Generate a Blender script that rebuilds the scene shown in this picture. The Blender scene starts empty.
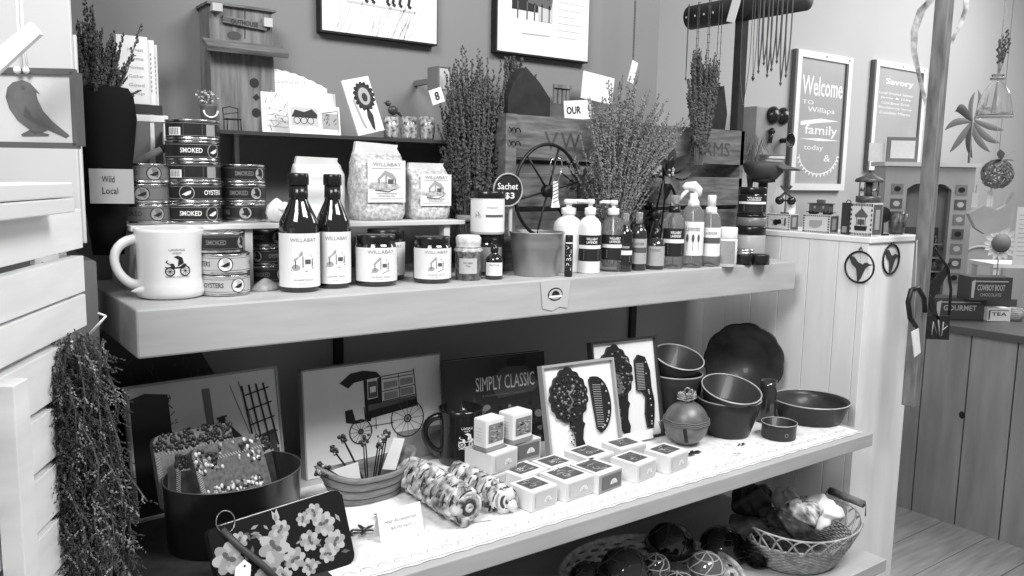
import bpy, math, random
from mathutils import Vector, Matrix
from math import pi, sin, cos, atan2, sqrt, radians
random.seed(7)
S = bpy.context.scene
COL = S.collection
# ------------------------------------------------------------------ camera geometry (from the vanishing points)
WORLD, LA, LB, LC = 0.23, 36, 38, 60
CX, CY, F = 512.0, 288.0, 827.88
AX = Vector((0.807, 0.064, 0.587)).normalized()
_a = Vector((1138.0, 90.0, F)).normalized(); _b = Vector((-612.0, 123.0, F)).normalized()
_c = _a.cross(_b).normalized()
if _c[1] < 0: _c = -_c
CAM = Vector((0, 0, 1.45))
RIGHT = Vector((_a[0], _b[0], _c[0])); UP = Vector((_a[1], _b[1], _c[1])); FWD = Vector((_a[2], _b[2], _c[2]))
def ray(px, py): return RIGHT*(px-CX) - UP*(py-CY) + FWD*F
def hit(px, py, ax, v):
    d = ray(px, py); t = (v-CAM[ax])/d[ax]; return CAM + d*t
def onX(px, py, v): return hit(px, py, 0, v)
def onY(px, py, v): return hit(px, py, 1, v)
def onZ(px, py, v): return hit(px, py, 2, v)
def depth(p): return (Vector(p)-CAM).dot(FWD)
def onP(px, py, p0, n):
    d = ray(px, py); return CAM + d*((p0-CAM).dot(n)/d.dot(n))
def zt(x, y, py):
    lo, hi = 0.0, 3.0
    for _ in range(40):
        m = (lo+hi)/2; p = Vector((x, y, m))-CAM
        if CY - F*p.dot(UP)/p.dot(FWD) > py: lo = m
        else: hi = m
    return lo
def lat(xl, xr, yb, z):            # round thing standing on height z: centre and radius
    p = onZ((xl+xr)/2, yb, z); h = Vector((p.x, p.y, 0)).normalized(); r = .03
    for _ in range(4):
        c = p + h*r; r = (xr-xl)/2*depth(c)/F*.985
    c = p + h*r
    return c.x, c.y, r
def latY(xl, xr, y, z=1.4, r0=0):     # round thing with its centre on plane Y=y
    p = onY((xl+xr)/2, 200, y); r = (xr-xl)/2*depth((p.x, p.y, z))/F*.985
    return p.x, p.y, r
def face(x, y): return atan2(-x, y)
# ------------------------------------------------------------------ materials
MATS = {}
def M(name, v, rough=.55, metal=0, var=0, scale=25, st=(1, 1, 1), bump=0, trans=0, emit=0, spec=.5, coat=0, ior=1.45, detail=4):
    if name in MATS: return MATS[name]
    m = bpy.data.materials.new(name); m.use_nodes = True; nt = m.node_tree; b = nt.nodes['Principled BSDF']
    c = (v, v, v, 1)
    b.inputs['Base Color'].default_value = c; b.inputs['Roughness'].default_value = rough
    b.inputs['Metallic'].default_value = metal; b.inputs['Specular IOR Level'].default_value = spec
    b.inputs['Coat Weight'].default_value = coat; b.inputs['IOR'].default_value = ior
    b.inputs['Transmission Weight'].default_value = trans
    if emit:
        b.inputs['Emission Color'].default_value = c; b.inputs['Emission Strength'].default_value = emit
    if var or bump:
        tc = nt.nodes.new('ShaderNodeTexCoord'); mp = nt.nodes.new('ShaderNodeMapping'); mp.inputs['Scale'].default_value = st
        nz = nt.nodes.new('ShaderNodeTexNoise'); nz.inputs['Scale'].default_value = scale; nz.inputs['Detail'].default_value = detail
        nt.links.new(tc.outputs['Object'], mp.inputs['Vector']); nt.links.new(mp.outputs['Vector'], nz.inputs['Vector'])
        if var:
            cr = nt.nodes.new('ShaderNodeValToRGB'); e = cr.color_ramp.elements
            lo, hi = max(0, v*(1-var)), min(1, v*(1+var))
            e[0].position = .3; e[0].color = (lo, lo, lo, 1); e[1].position = .7; e[1].color = (hi, hi, hi, 1)
            nt.links.new(nz.outputs['Fac'], cr.inputs['Fac']); nt.links.new(cr.outputs['Color'], b.inputs['Base Color'])
        if bump:
            bp = nt.nodes.new('ShaderNodeBump'); bp.inputs['Strength'].default_value = bump; bp.inputs['Distance'].default_value = .004
            nt.links.new(nz.outputs['Fac'], bp.inputs['Height']); nt.links.new(bp.outputs['Normal'], b.inputs['Normal'])
    MATS[name] = m; return m
ink = M('ink', .012, .6); paper = M('paper', .82, .6, var=.04, scale=60); white = M('white_plastic', .82, .3)
labelw = M('label_white', .8, .5); greyink = M('grey_ink', .22, .6); midink = M('mid_ink', .09, .6)
black = M('black_gloss', .012, .22); blackm = M('black_matte', .015, .7, var=.4, scale=40, bump=.2)
tin = M('tin_metal', .62, .25, 1, var=.15, scale=90); shelfw = M('shelf_paint', .44, .5, var=.10, scale=6, st=(1, 5, 8), bump=.05)
boardw = M('board_paint', .82, .5, var=.08, scale=5, st=(4, 4, .6), bump=.06)
wallg = M('wall_grey', .22, .8, var=.05, scale=3, bump=.03); wallp = M('wall_pale', .47, .8, var=.03, scale=2, bump=.03)
woodd = M('wood_weathered', .13, .75, var=.45, scale=14, st=(1.2, 4, 9), bump=.3)
woodv = M('wood_weathered_upright', .16, .75, var=.45, scale=12, st=(9, 4, 1), bump=.3)
woodm = M('wood_mid', .28, .6, var=.25, scale=9, st=(8, 4, .8), bump=.1)
woodl = M('wood_light', .45, .6, var=.15, scale=9, st=(8, 8, 1), bump=.1)
iron = M('black_iron', .02, .45, .4, var=.3, scale=60, bump=.2)
galv = M('galvanised', .38, .42, .75, var=.25, scale=14, st=(1, 1, .4), bump=.05)
glass = M('clear_glass', .97, .03, trans=1, ior=1.45)
bottleg = M('dark_glass', .012, .06, spec=.8, coat=.5)
ceram = M('white_ceramic', .78, .18, coat=.4); ceramb = M('black_ceramic', .014, .15, coat=.4)
brownc = M('dark_stoneware', .028, .38, spec=.3, coat=.08, var=.35, scale=18)
brownr = M('stoneware_rim', .42, .3, coat=.4, var=.3, scale=30)
stem_m = M('dried_stem', .2, .8, var=.3, scale=50); flo_m = M('dried_blossom', .08, .85, var=.6, scale=90)
flod_m = M('dark_blossom', .055, .85, var=.6, scale=90); flol_m = M('pale_blossom', .2, .85, var=.5, scale=90)
grey1 = M('grey10', .10, .6); grey2 = M('grey20', .2, .6); grey3 = M('grey35', .35, .6); grey5 = M('grey50', .5, .6)
twine = M('twine', .35, .9, var=.3, scale=200)
# ------------------------------------------------------------------ mesh builder
TXT = {}
def text2d(s, bold=0):
    k = (s, bold)
    if k in TXT: return TXT[k]
    cu = bpy.data.curves.new('t', 'FONT'); cu.body = s; cu.resolution_u = 2; cu.size = 1; cu.offset = bold
    o = bpy.data.objects.new('t', cu); COL.objects.link(o)
    dg = bpy.context.evaluated_depsgraph_get(); dg.update()
    me = o.evaluated_get(dg).to_mesh()
    vs = [(v.co.x, v.co.y) for v in me.vertices]; fs = [tuple(p.vertices) for p in me.polygons]
    o.evaluated_get(dg).to_mesh_clear(); bpy.data.objects.remove(o); bpy.data.curves.remove(cu)
    x0 = min(v[0] for v in vs); x1 = max(v[0] for v in vs); y0 = min(v[1] for v in vs); y1 = max(v[1] for v in vs)
    TXT[k] = ([(x-(x0+x1)/2, y-(y0+y1)/2) for x, y in vs], fs, x1-x0, y1-y0); return TXT[k]
def flat(y=-.0006, ox=0, oz=0, a=0):
    ca, sa = cos(a), sin(a)
    return lambda u, v: (ox+u*ca-v*sa, y, oz+u*sa+v*ca)
def flatz(z, ox=0, oy=0, a=0):
    ca, sa = cos(a), sin(a)
    return lambda u, v: (ox+u*ca-v*sa, oy+u*sa+v*ca, z)
def cyl(r, oz=0, a0=0, r1=None, h=1):   # wrap on a cylinder (front = -Y)
    def f(u, v):
        rr = r if r1 is None else r+(r1-r)*(v+oz)/h
        a = a0+u/r; return (rr*sin(a), -rr*cos(a), oz+v)
    return f
class MB:
    def __init__(s): s.v = []; s.f = []; s.m = []; s.sm = []
    def add(s, vs, fs, mi=0, sm=False, T=None):
        n = len(s.v)
        s.v += [tuple(T @ Vector(v)) for v in vs] if T else [tuple(v) for v in vs]
        for f in fs: s.f.append(tuple(i+n for i in f)); s.m.append(mi); s.sm.append(sm)
        return s
    def box(s, x0, x1, y0, y1, z0, z1, mi=0, T=None):
        vs = [(x, y, z) for x in (x0, x1) for y in (y0, y1) for z in (z0, z1)]
        return s.add(vs, [(0, 1, 3, 2), (4, 6, 7, 5), (0, 4, 5, 1), (2, 3, 7, 6), (0, 2, 6, 4), (1, 5, 7, 3)], mi, False, T)
    def lathe(s, prof, n=32, mi=0, c=(0, 0), sx=1, sy=1, T=None, wob=None, sm=True):
        vs = []; fs = []
        for r, z in prof:
            for i in range(n):
                a = 2*pi*i/n; k = 1 if wob is None else wob(a, z)
                vs.append((c[0]+r*k*cos(a)*sx, c[1]+r*k*sin(a)*sy, z))
        for j in range(len(prof)-1):
            for i in range(n):
                i2 = (i+1) % n; fs.append((j*n+i, j*n+i2, (j+1)*n+i2, (j+1)*n+i))
        if prof[0][0] > 1e-5: fs.append(tuple(range(n-1, -1, -1)))
        if prof[-1][0] > 1e-5: fs.append(tuple((len(prof)-1)*n+i for i in range(n)))
        return s.add(vs, fs, mi, sm, T)
    def tube(s, pts, r, n=6, mi=0, closed=False, T=None):
        pts = [Vector(p) for p in pts]; m = len(pts); rs = r if isinstance(r, (list, tuple)) else [r]*m
        vs = []; fs = []; ref = None
        for i, p in enumerate(pts):
            if closed: d = pts[(i+1) % m]-pts[i-1]
            else: d = pts[min(i+1, m-1)]-pts[max(i-1, 0)]
            if d.length < 1e-9: d = Vector((0, 0, 1))
            d.normalize()
            if ref is None: ref = Vector((0, 0, 1)) if abs(d.z) < .9 else Vector((1, 0, 0))
            a = ref-d*ref.dot(d)
            if a.length < 1e-6: a = Vector((1, 0, 0))-d*d.x
            a.normalize(); b = d.cross(a); ref = a
            for k in range(n):
                t = 2*pi*k/n; vs.append(p+(a*cos(t)+b*sin(t))*rs[i])
        for i in range(m if closed else m-1):
            j = (i+1) % m
            for k in range(n):
                k2 = (k+1) % n; fs.append((i*n+k, i*n+k2, j*n+k2, j*n+k))
        if not closed: fs.append(tuple(range(n-1, -1, -1))); fs.append(tuple((m-1)*n+k for k in range(n)))
        return s.add(vs, fs, mi, n > 4, T)
    def ball(s, c, r, mi=0, n=12, m=8, sc=(1, 1, 1), T=None):
        vs = [(c[0], c[1], c[2]-r*sc[2])]; fs = []
        for j in range(1, m):
            t = pi*j/m
            for i in range(n): a = 2*pi*i/n; vs.append((c[0]+r*sin(t)*cos(a)*sc[0], c[1]+r*sin(t)*sin(a)*sc[1], c[2]-r*cos(t)*sc[2]))
        vs.append((c[0], c[1], c[2]+r*sc[2])); L = len(vs)-1
        for i in range(n):
            i2 = (i+1) % n; fs.append((0, 1+i2, 1+i)); fs.append((L, L-n+i, L-n+i2))
            for j in range(m-2): fs.append((1+j*n+i, 1+j*n+i2, 1+(j+1)*n+i2, 1+(j+1)*n+i))
        return s.add(vs, fs, mi, True, T)
    def octa(s, c, r, l, d, mi=0):     # small pointed bud
        d = d.normalized(); a = d.orthogonal().normalized(); b = d.cross(a); c = Vector(c)
        s.add([c-d*l*.5, c+a*r, c+b*r, c-a*r, c-b*r, c+d*l*.5], [(0, 2, 1), (0, 3, 2), (0, 4, 3), (0, 1, 4), (5, 1, 2), (5, 2, 3), (5, 3, 4), (5, 4, 1)], mi)
    def extr(s, pts, y0, y1, mi=0, mi2=None, T=None):    # outline in XZ given thickness in Y
        n = len(pts); vs = [(x, y0, z) for x, z in pts]+[(x, y1, z) for x, z in pts]
        s.add(vs, [tuple(range(n)), tuple(range(2*n-1, n-1, -1))], mi, False, T)
        return s.add(vs, [(i, n+i, n+(i+1) % n, (i+1) % n) for i in range(n)], mi if mi2 is None else mi2, False, T)
    def leaf(s, p, d, l, w, mi=0, up=Vector((0, 0, 1)), curl=.15):
        p = Vector(p); d = Vector(d).normalized(); a = d.cross(up)
        if a.length < 1e-3: a = Vector((1, 0, 0))
        a.normalize(); nn = a.cross(d)
        L = [(0, .0), (.25, .8), (.55, 1), (.8, .6), (1, 0)]; vs = []
        for t, k in L:
            q = p+d*l*t+nn*(-curl*l*t*t)
            vs += [q-a*w*.5*k, q-nn*w*.12*k, q+a*w*.5*k]
        fs = []
        for i in range(4): fs += [(3*i, 3*i+1, 3*i+4, 3*i+3), (3*i+1, 3*i+2, 3*i+5, 3*i+4)]
        return s.add(vs, fs, mi, True)
    def text(s, t, w, mp, mi=1, h=None, bold=0, u0=0, v0=0):
        vs, fs, tw, th = text2d(t, bold); k = w/tw; kh = k if h is None else h/th
        return s.add([mp(u0+x*k, v0+y*kh) for x, y in vs], fs, mi)
    def fill(s, pts, mp, mi=1, u0=0, v0=0, k=1):
        return s.add([mp(u0+x*k, v0+y*k) for x, y in pts], [tuple(range(len(pts)))], mi)
    def rect(s, x0, x1, y0, y1, mp, mi=1, n=1):
        vs = [mp(x0+(x1-x0)*i/n, y) for i in range(n+1) for y in (y0, y1)]
        return s.add(vs, [(2*i, 2*i+2, 2*i+3, 2*i+1) for i in range(n)], mi)
    def oval(s, u, v, a, b, mp, mi=1, n=20, rot=0):
        return s.fill([(u+a*cos(2*pi*i/n)*cos(rot)-b*sin(2*pi*i/n)*sin(rot), v+a*cos(2*pi*i/n)*sin(rot)+b*sin(2*pi*i/n)*cos(rot)) for i in range(n)], mp, mi)
    def line(s, pts, w, mp, mi=1, u0=0, v0=0, k=1, closed=False):
        w *= k
        pts = [(u0+x*k, v0+y*k) for x, y in pts]
        if closed: pts = pts+[pts[0]]
        for (x0, y0), (x1, y1) in zip(pts, pts[1:]):
            dx, dy = x1-x0, y1-y0; L = sqrt(dx*dx+dy*dy) or 1; nx, ny = -dy/L*w/2, dx/L*w/2
            s.add([mp(x0+nx, y0+ny), mp(x0-nx, y0-ny), mp(x1-nx, y1-ny), mp(x1+nx, y1+ny)], [(0, 1, 2, 3)], mi)
        return s
    def ring(s, u, v, r, w, mp, mi=1, n=18, ry=None):
        ry = ry or r; return s.line([(u+r*cos(2*pi*i/n), v+ry*sin(2*pi*i/n)) for i in range(n)], w, mp, mi, closed=True)
    def build(s, name, mats, parent=None, loc=None, rz=None, bev=0, mx=None, label=None, sub=0):
        me = bpy.data.meshes.new(name); me.from_pydata(s.v, [], s.f)
        if not isinstance(mats, (list, tuple)): mats = [mats]
        for m in mats: me.materials.append(m)
        k = len(mats)-1
        me.polygons.foreach_set('material_index', [min(i, k) for i in s.m]); me.polygons.foreach_set('use_smooth', s.sm); me.update()
        o = bpy.data.objects.new(name, me); COL.objects.link(o)
        if parent: o.parent = parent
        if mx: o.matrix_world = mx
        if loc is not None: o.location = loc
        if rz is not None: o.rotation_euler = (0, 0, rz)
        if bev:
            b = o.modifiers.new('bevel', 'BEVEL'); b.width = bev; b.segments = 2; b.limit_method = 'ANGLE'; b.angle_limit = radians(40)
        if sub:
            b = o.modifiers.new('sub', 'SUBSURF'); b.levels = sub; b.render_levels = sub
        if label: o['label'] = label
        return o
def tag(o, label, cat, group=None, kind=None):
    o['label'] = label; o['category'] = cat
    if group: o['group'] = group
    if kind: o['kind'] = kind
    return o
def thing(name, label, cat, loc=(0, 0, 0), rz=0, group=None, mx=None):
    o = bpy.data.objects.new(name, None); o.empty_display_size = .02; COL.objects.link(o)
    if mx: o.matrix_world = mx
    else: o.location = loc; o.rotation_euler = (0, 0, rz)
    return tag(o, label, cat, group)
def struct(o): o['kind'] = 'structure'; return o
def dup(root, loc, rz, label, group=None):
    r = root.copy(); COL.objects.link(r); r.location = loc; r.rotation_euler = (0, 0, rz); r['label'] = label
    if group: r['group'] = group
    for ch in list(root.children):
        c = ch.copy(); COL.objects.link(c); c.parent = r
        for g in ch.children: d = g.copy(); COL.objects.link(d); d.parent = c
    return r
def lean(bl, br, tl, z, ang):       # board standing on height z, base corners at bl / br, leaning back by ang
    p0 = onZ(bl[0], bl[1], z); p1 = onZ(br[0], br[1], z); u = (p1-p0); W = u.length; u.normalize()
    n = Vector((-u.y, u.x, 0)); w = Vector((0, 0, cos(ang)))+n*sin(ang); nn = w.cross(u)*-1
    q = onP(tl[0], tl[1], p0, nn); H = (q-p0).dot(w); nn = u.cross(w)*-1
    if nn.dot(n) < 0: nn = -nn
    mx = Matrix(((u.x, nn.x, w.x, p0.x), (u.y, nn.y, w.y, p0.y), (u.z, nn.z, w.z, p0.z), (0, 0, 0, 1)))
    return mx, W, H
def arc(cx, cy, r, a0, a1, n=10, ry=None):
    ry = ry or r; return [(cx+r*cos(a0+(a1-a0)*i/n), cy+ry*sin(a0+(a1-a0)*i/n)) for i in range(n+1)]
# camera
cd = bpy.data.cameras.new('camera'); cam = bpy.data.objects.new('camera', cd); COL.objects.link(cam)
cd.sensor_width = 36; cd.lens = F/1024*36; cd.clip_start = .02
B = -FWD
cam.matrix_world = Matrix(((RIGHT.x, UP.x, B.x, CAM.x), (RIGHT.y, UP.y, B.y, CAM.y), (RIGHT.z, UP.z, B.z, CAM.z), (0, 0, 0, 1)))
S.camera = cam
S.view_settings.view_transform = 'Standard'; S.view_settings.look = 'None'; S.view_settings.gamma = 1; S.view_settings.use_curve_mapping = False
S.view_settings.exposure = 0.0
w = bpy.data.worlds.new('world'); S.world = w; w.use_nodes = True
w.node_tree.nodes['Background'].inputs[0].default_value = (1, 1, 1, 1); w.node_tree.nodes['Background'].inputs[1].default_value = WORLD
def lamp(name, loc, size, energy, aim=None):
    l = bpy.data.lights.new(name, 'AREA'); l.shape = 'RECTANGLE'; l.size = size[0]; l.size_y = size[1]; l.energy = energy
    o = bpy.data.objects.new(name, l); COL.objects.link(o); o.location = loc
    d = (Vector(aim)-Vector(loc)) if aim else Vector((0, 0, -1)); o.rotation_euler = d.to_track_quat('-Z', 'Y').to_euler()
    return o
# ------------------------------------------------------------------ setting
ZT, ZM, ZB = 1.268, .915, .642; XS = 1.663; YCF = 1.012      # tops of the three shelves
X1, YW, YF = 1.725, 1.50, 2.6       # cabinet side, back wall, far wall
XC = 3.56                            # plank counter
floorm = M('floor_boards', .42, .45, var=.22, scale=5, st=(1, 9, 1), bump=.05)
m = MB()
for i in range(22):
    y0 = -1.2+i*.19; m.box(-1.5, 6.5, y0, y0+.186, -.03, 0)
m.box(-1.5, 6.5, -1.2, 3, -.06, -.031, 1)
struct(m.build('floor', [floorm, grey1]))
struct(MB().box(-1.5, 1.54, YW, YW+.12, 0, 2.9).build('wall_back', wallg))
struct(MB().box(1.2, 6.5, YF, YF+.1, 0, 2.9).build('wall_far', wallp))
struct(MB().box(6.5, 6.6, -1.2, YF+.1, 0, 2.9).build('wall_right', wallp))
lamp('unseen_area_light', (-.5, .15, 2.6), (.7, .7), LA, (.8, 1.2, .9))
lamp('unseen_area_light', (1.3, .05, 2.65), (1.0, .5), LB, (1.2, 1.2, .9))
lamp('unseen_area_light', (4.7, 1.1, 2.75), (1.8, 1.0), LC, (4.2, 2.2, .6))  # unseen lamp added to brighten the far wall
# ------------------------------------------------------------------ wall shelf unit
t = thing('wall_shelf_unit', 'pale painted three-tier wooden wall shelf filled with gifts, fixed on grey wall', 'shelf', (.9, YW, ZB))
def ch(mb, name, mats, par, **k):      # build in world coordinates, then attach
    o = mb.build(name, mats, **k); o.parent = par; o.matrix_parent_inverse = Matrix.Translation(par.location).inverted() if not par.rotation_euler.z else par.matrix_basis.inverted(); return o
XL = .236
ch(MB().box(XL, XS-.001, 1.15, YW-.004, ZT-.066, ZT), 'shelf_board', shelfw, t, bev=.003, label='thick top shelf board')
ch(MB().box(.208, XS-.001, .931, YW-.004, ZM-.029, ZM), 'shelf_board', shelfw, t, bev=.002, label='middle shelf board')
ch(MB().box(.208, XS+.012, .885, YW-.004, ZB-.028, ZB), 'shelf_board', shelfw, t, bev=.002, label='bottom shelf board')
ch(MB().box(.208, X1-.001, YW-.03, YW-.016, ZB+.001, ZM-.03), 'back_panel', M('panel_shade', .02, .7), t, label='black lower back panel')  # shade of the lower bay is put into this panel's colour
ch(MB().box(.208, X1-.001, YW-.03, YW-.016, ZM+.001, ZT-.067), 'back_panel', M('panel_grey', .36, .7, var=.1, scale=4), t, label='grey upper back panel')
for x in (.572+.07, 1.25+.21):
    o = onY({0: 338, 1: 632}[int(x > 1)], 330, YW-.035)
    ch(MB().box(o.x-.009, o.x+.009, YW-.04, YW-.031, ZM+.002, ZT-.07), 'shelf_standard', blackm, t)
# card fixed on the front edge of the top shelf
p = onY(555, 293, 1.149)
m = MB(); m.fill([(-.034, .026), (.036, .026), (.030, -.026), (.012, -.022), (-.006, -.028), (-.028, -.023)], flat(0), 0); 
m.oval(0, .002, .017, .012, flat(-.0006), 1); m.oval(0, .002, .0145, .0095, flat(-.001), 0); m.fill([(-.01, -.001), (-.006, .007), (0, .009), (.007, .006), (.011, -.001)], flat(-.0014), 1)
m.rect(-.015, .015, -.004, 0, flat(-.0018), 2)
tag(m.build('label_card', [grey5, ink, paper], None, (p.x, 1.1485, p.z-.004), 0), 'small torn-edged card with oval emblem stuck on top shelf front edge', 'card')
# riser on the top shelf
ZR = 1.369
t = thing('shelf_riser', 'low painted riser shelf carrying cans and grain bags above the top shelf', 'riser', (.53, 1.4, ZT))
ch(MB().box(.262, .835, 1.285, 1.46, ZR-.008, ZR), 'riser_top', M('riser_paint', .6, .5), t, bev=.001)
ch(MB().box(.266, .280, 1.289, 1.455, ZT, ZR-.0085), 'riser_side', grey3, t)
for x in (.435, .60, .80):
    ch(MB().box(x-.006, x+.006, 1.292, 1.31, ZT, ZR-.0085), 'riser_leg', M('riser_paint', .6), t)
# ledge under the grey post and dark vase
p = onY(98, 256, 1.30)
t = tag(MB().box(.115, .204, 1.22, 1.40, 0, p.z).build('pedestal_box', M('pedestal_grey', .16, .6, var=.1, scale=8)), 'plain grey upright box standing left of the shelf end', 'box')
PZ = p.z
m = MB(); m.extr([(.06, 0), (.115, 0), (.105, 1.46), (.085, 1.46)], 1.405, 1.42)
tag(m.build('wooden_easel_board', woodl), 'narrow tapering light wood upright behind the slatted rack', 'board')
# cabinet of white planks
t = thing('plank_cabinet', 'white painted plank cabinet at right end of the shelves', 'cabinet', (X1+.1, 1.2, 0))
ZC = 1.331; XR = X1+.213
yy = [YCF+.0185, 1.085, 1.162, 1.24, 1.32, 1.40, YW-.002]
m = MB()
for a, b in zip(yy, yy[1:]): m.box(X1, X1+.018, a+.0007, b-.0007, 0, ZC-.014)
m.box(X1+.003, X1+.018, YCF+.02, YW-.002, 0, ZC-.015, 1)
ch(m, 'side_panel', [boardw, ink], t, bev=.001)
ch(MB().box(X1, XR, YCF, YCF+.018, 0, ZC-.014), 'front_panel', boardw, t, bev=.001)
ch(MB().box(XR-.018, XR, YCF+.019, YW-.002, 0, ZC-.014), 'side_panel', boardw, t, bev=.001)
ch(MB().box(X1-.002, XR+.005, YCF-.005, YW-.002, ZC-.0135, ZC), 'cabinet_top', boardw, t, bev=.002)
# hanging wooden strip in front of the cabinet corner
a = onY(930, 200, .93); b = onY(916, 405, .93)
t = tag(MB().box(a.x-.0125, a.x+.0125, .92, .95, b.z, 2.45).build('wooden_post', woodv, bev=.002), 'tall narrow wooden post rising past the right corner of white cabinet', 'post')
PX = a.x
# ------------------------------------------------------------------ plank counter on the right
t = thing('plank_counter', 'wood plank counter with dark worktop on the far right', 'counter', (XC+.2, 1.6, 0))
ys = [.6, .83, 1.06, 1.225, 1.42, 1.60, 1.79, 2.0, 2.2, 2.4]
pl = M('counter_plank', .30, .55, var=.18, scale=5, st=(3, 3, .5), bump=.05)
m = MB()
for a, b in zip(ys, ys[1:]): m.box(XC, XC+.02, a+.003, b-.003, 0, .83)
m.box(XC+.008, XC+.03, .6, 2.4, 0, .83, 1)
for (px, py) in ((962, 415),): 
    q = onX(px, py, XC); m.oval(0, 0, .012, .016, lambda u, v: (XC-.001, q.y+u, q.z+v), 1)
ch(m, 'counter_front', [pl, ink], t)
ch(MB().box(XC-.02, XC+.85, .6, 2.4, .831, .862), 'counter_top', M('counter_top_dark', .10, .4), t, bev=.003)
# ------------------------------------------------------------------ slatted rack on the left
P0 = onP(80, 172, CAM+FWD*1.0, FWD); hv = ray(385, 174); hd = Vector((hv.x, hv.y, 0)).normalized()
ang = atan2(hd.y, hd.x)
def zl(px, py):       # height on the rack plane
    return onP(px, py, P0, Vector((-hd.y, hd.x, 0)))
t = thing('slatted_rack', 'white painted slatted crate rack at the left edge of picture', 'rack', (P0.x, P0.y, 0), ang)
rw = M('rack_white', .84, .5, var=.08, scale=6, st=(1, 1, 6), bump=.05)
def mxr(par): return par
rows = [(209, 249, 78), (257, 294, 78), (299, 333, 72), (340, 381, 30), (392, 437, 20), (454, 497, 20), (507, 552, 20), (562, 600, 20)]
zs = []
for (ya, yb, x) in rows[:3]: zs.append((zl(x, yb).z, zl(x, ya).z))
z = zs[-1][0]
for k in range(7): z -= .008; zs.append((z-.056, z)); z -= .056
L = (P0-zl(0, 250)).length
for i, (a, b) in enumerate(zs):
    MB().box(-L-.25, -.002 if i < 3 else -.05, 0, .016, a, b).build('slat', rw, t, bev=.001)
MB().box(-.03, -.006, .018, .045, .0, zs[0][1]).build('rack_post', rw, t)
MB().box(-L-.03, -L+.003, -.022, -.002, 0, zs[2][0]-.01).build('rack_post', rw, t, bev=.001)
m = MB(); m.box(-L-.2, -.03, .05, .058, .3, zs[0][0]+.02); m.build('rack_lining', grey2, t)
zz = zs[1][0]
m = MB(); q = zs[2][1]+.001
m.box(-L-.1, -.035, .03, .036, q-.014, q+.011, 0); m.text('BUY', .035, flat(.029, -L+.045, q-.0015), 1, h=.008); m.build('printed_strip', [midink, paper], t)
ZS0 = zs[0][1]
# white upright panels above the rack
wp = M('panel_white', .62, .5, var=.05, scale=6)
rh = Vector((RIGHT.x, RIGHT.y, 0)).normalized(); fh = Vector((FWD.x, FWD.y, 0)).normalized(); ra = atan2(rh.y, rh.x)
A = onP(74, 100, CAM+fh*1.09, fh); m = MB(); m.box(-.22, 0, 0, .005, ZS0-.05, 2.2); m.box(-.22, .003, .0055, .010, ZS0-.05, 1.62)
tag(m.build('upright_board', wp, None, (A.x, A.y, 0), ra, bev=.001), 'tall white painted panel standing on the slatted rack at the left edge', 'panel')
# pair of white boxes
mp = Matrix.Translation((P0.x, P0.y, 0)) @ Matrix.Rotation(ang, 4, 'Z')
for k, (lb) in enumerate(('flat white box on the slatted rack, lower of two', 'flat white box on the slatted rack, upper of two')):
    m = MB(); z0 = ZS0+.001+k*.0165; m.box(-L-.15, -(zl(46-k, 195)-P0).length, -.03, .018, z0, z0+.0155)
    tag(m.build('flat_box', M('box_white', .78, .5), None, (P0.x, P0.y, 0), ang, bev=.0015), lb, 'box')
# bird plaque hanging on a cord, facing the aisle
rh = Vector((RIGHT.x, RIGHT.y, 0)).normalized(); fh = Vector((FWD.x, FWD.y, 0)).normalized(); ra = atan2(rh.y, rh.x)
def cp(px, py, d): return onP(px, py, CAM+fh*d, fh)
A = cp(78, 72, .88); Bq = cp(78, 146, .88); H = A.z-Bq.z
t = thing('bird_plaque', 'translucent hanging plaque with dark bird silhouette at left edge', 'plaque', Bq, ra)
m = MB(); m.box(-.115, -.004, 0, .004, .003, H-.003); mp_ = flat(-.0006, -.042, .008)
bird = [(-.055, .0), (-.03, .004), (-.012, -.006), (.034, -.008), (.052, -.012), (.054, -.006), (.03, .012), (.014, .035), (.004, .055), (.001, .062), (.009, .060), (.003, .068), (-.006, .078), (-.02, .083), (-.036, .078), (-.046, .066), (-.048, .045), (-.042, .02), (-.03, .008)]
bird = [(-.034, .078), (-.018, .082), (-.006, .077), (.002, .068), (.009, .060), (.002, .063), (.004, .052), (.012, .034), (.026, .018), (.052, -.004), (.046, -.008), (.018, .004), (-.004, -.004), (-.014, .006), (-.03, .018), (-.042, .036), (-.047, .055), (-.043, .070)]
bird2 = [(-.012, .004), (-.026, -.003), (-.024, -.006), (.018, -.005), (.02, -.002), (.002, .002)]
k = H/.1*.86
m.fill([(x*k, (y+.008)*k) for x, y in reversed(bird)], mp_); m.fill([(x*k, (y+.008)*k) for x, y in reversed(bird2)], mp_, v0=-.0004)
m.oval(-.018*k, .078*k, .0022, .0022, flat(-.001, -.042, .008), 2)
m.fill([(-.004*k, .03*k), (.012*k, .024*k), (.03*k, .012*k), (.004*k, .02*k), (-.02*k, .034*k), (-.016*k, .05*k)], flat(-.001, -.042, .008), 2)
m.build('bird_panel', [M('plaque_film', .62, .3, var=.06, scale=10), M('bird_silhouette', .13, .6, var=.3, scale=30), midink], t)  # bird silhouette is a darker grey than the film
m = MB(); m.box(-.12, 0, -.003, .006, H-.003, H+.003); m.box(-.12, 0, -.003, .006, -.003, .003); m.box(-.004, .001, -.003, .014, 0, H)
m.build('plaque_frame', M('frame_grey', .10, .5), t)
m = MB(); m.tube([(-.052, -.004, H+.002), (-.055, 0, H+.05), (-.052, 0, H+.28)], .0018); m.tube([(-.046, -.004, H+.002), (-.051, 0, H+.04), (-.049, 0, H+.28)], .0014)
m.ball((-.056, -.005, H), .004, n=8, m=6); m.ball((-.047, -.005, H), .0035, n=8, m=6); m.build('cord', paper, t)
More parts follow.
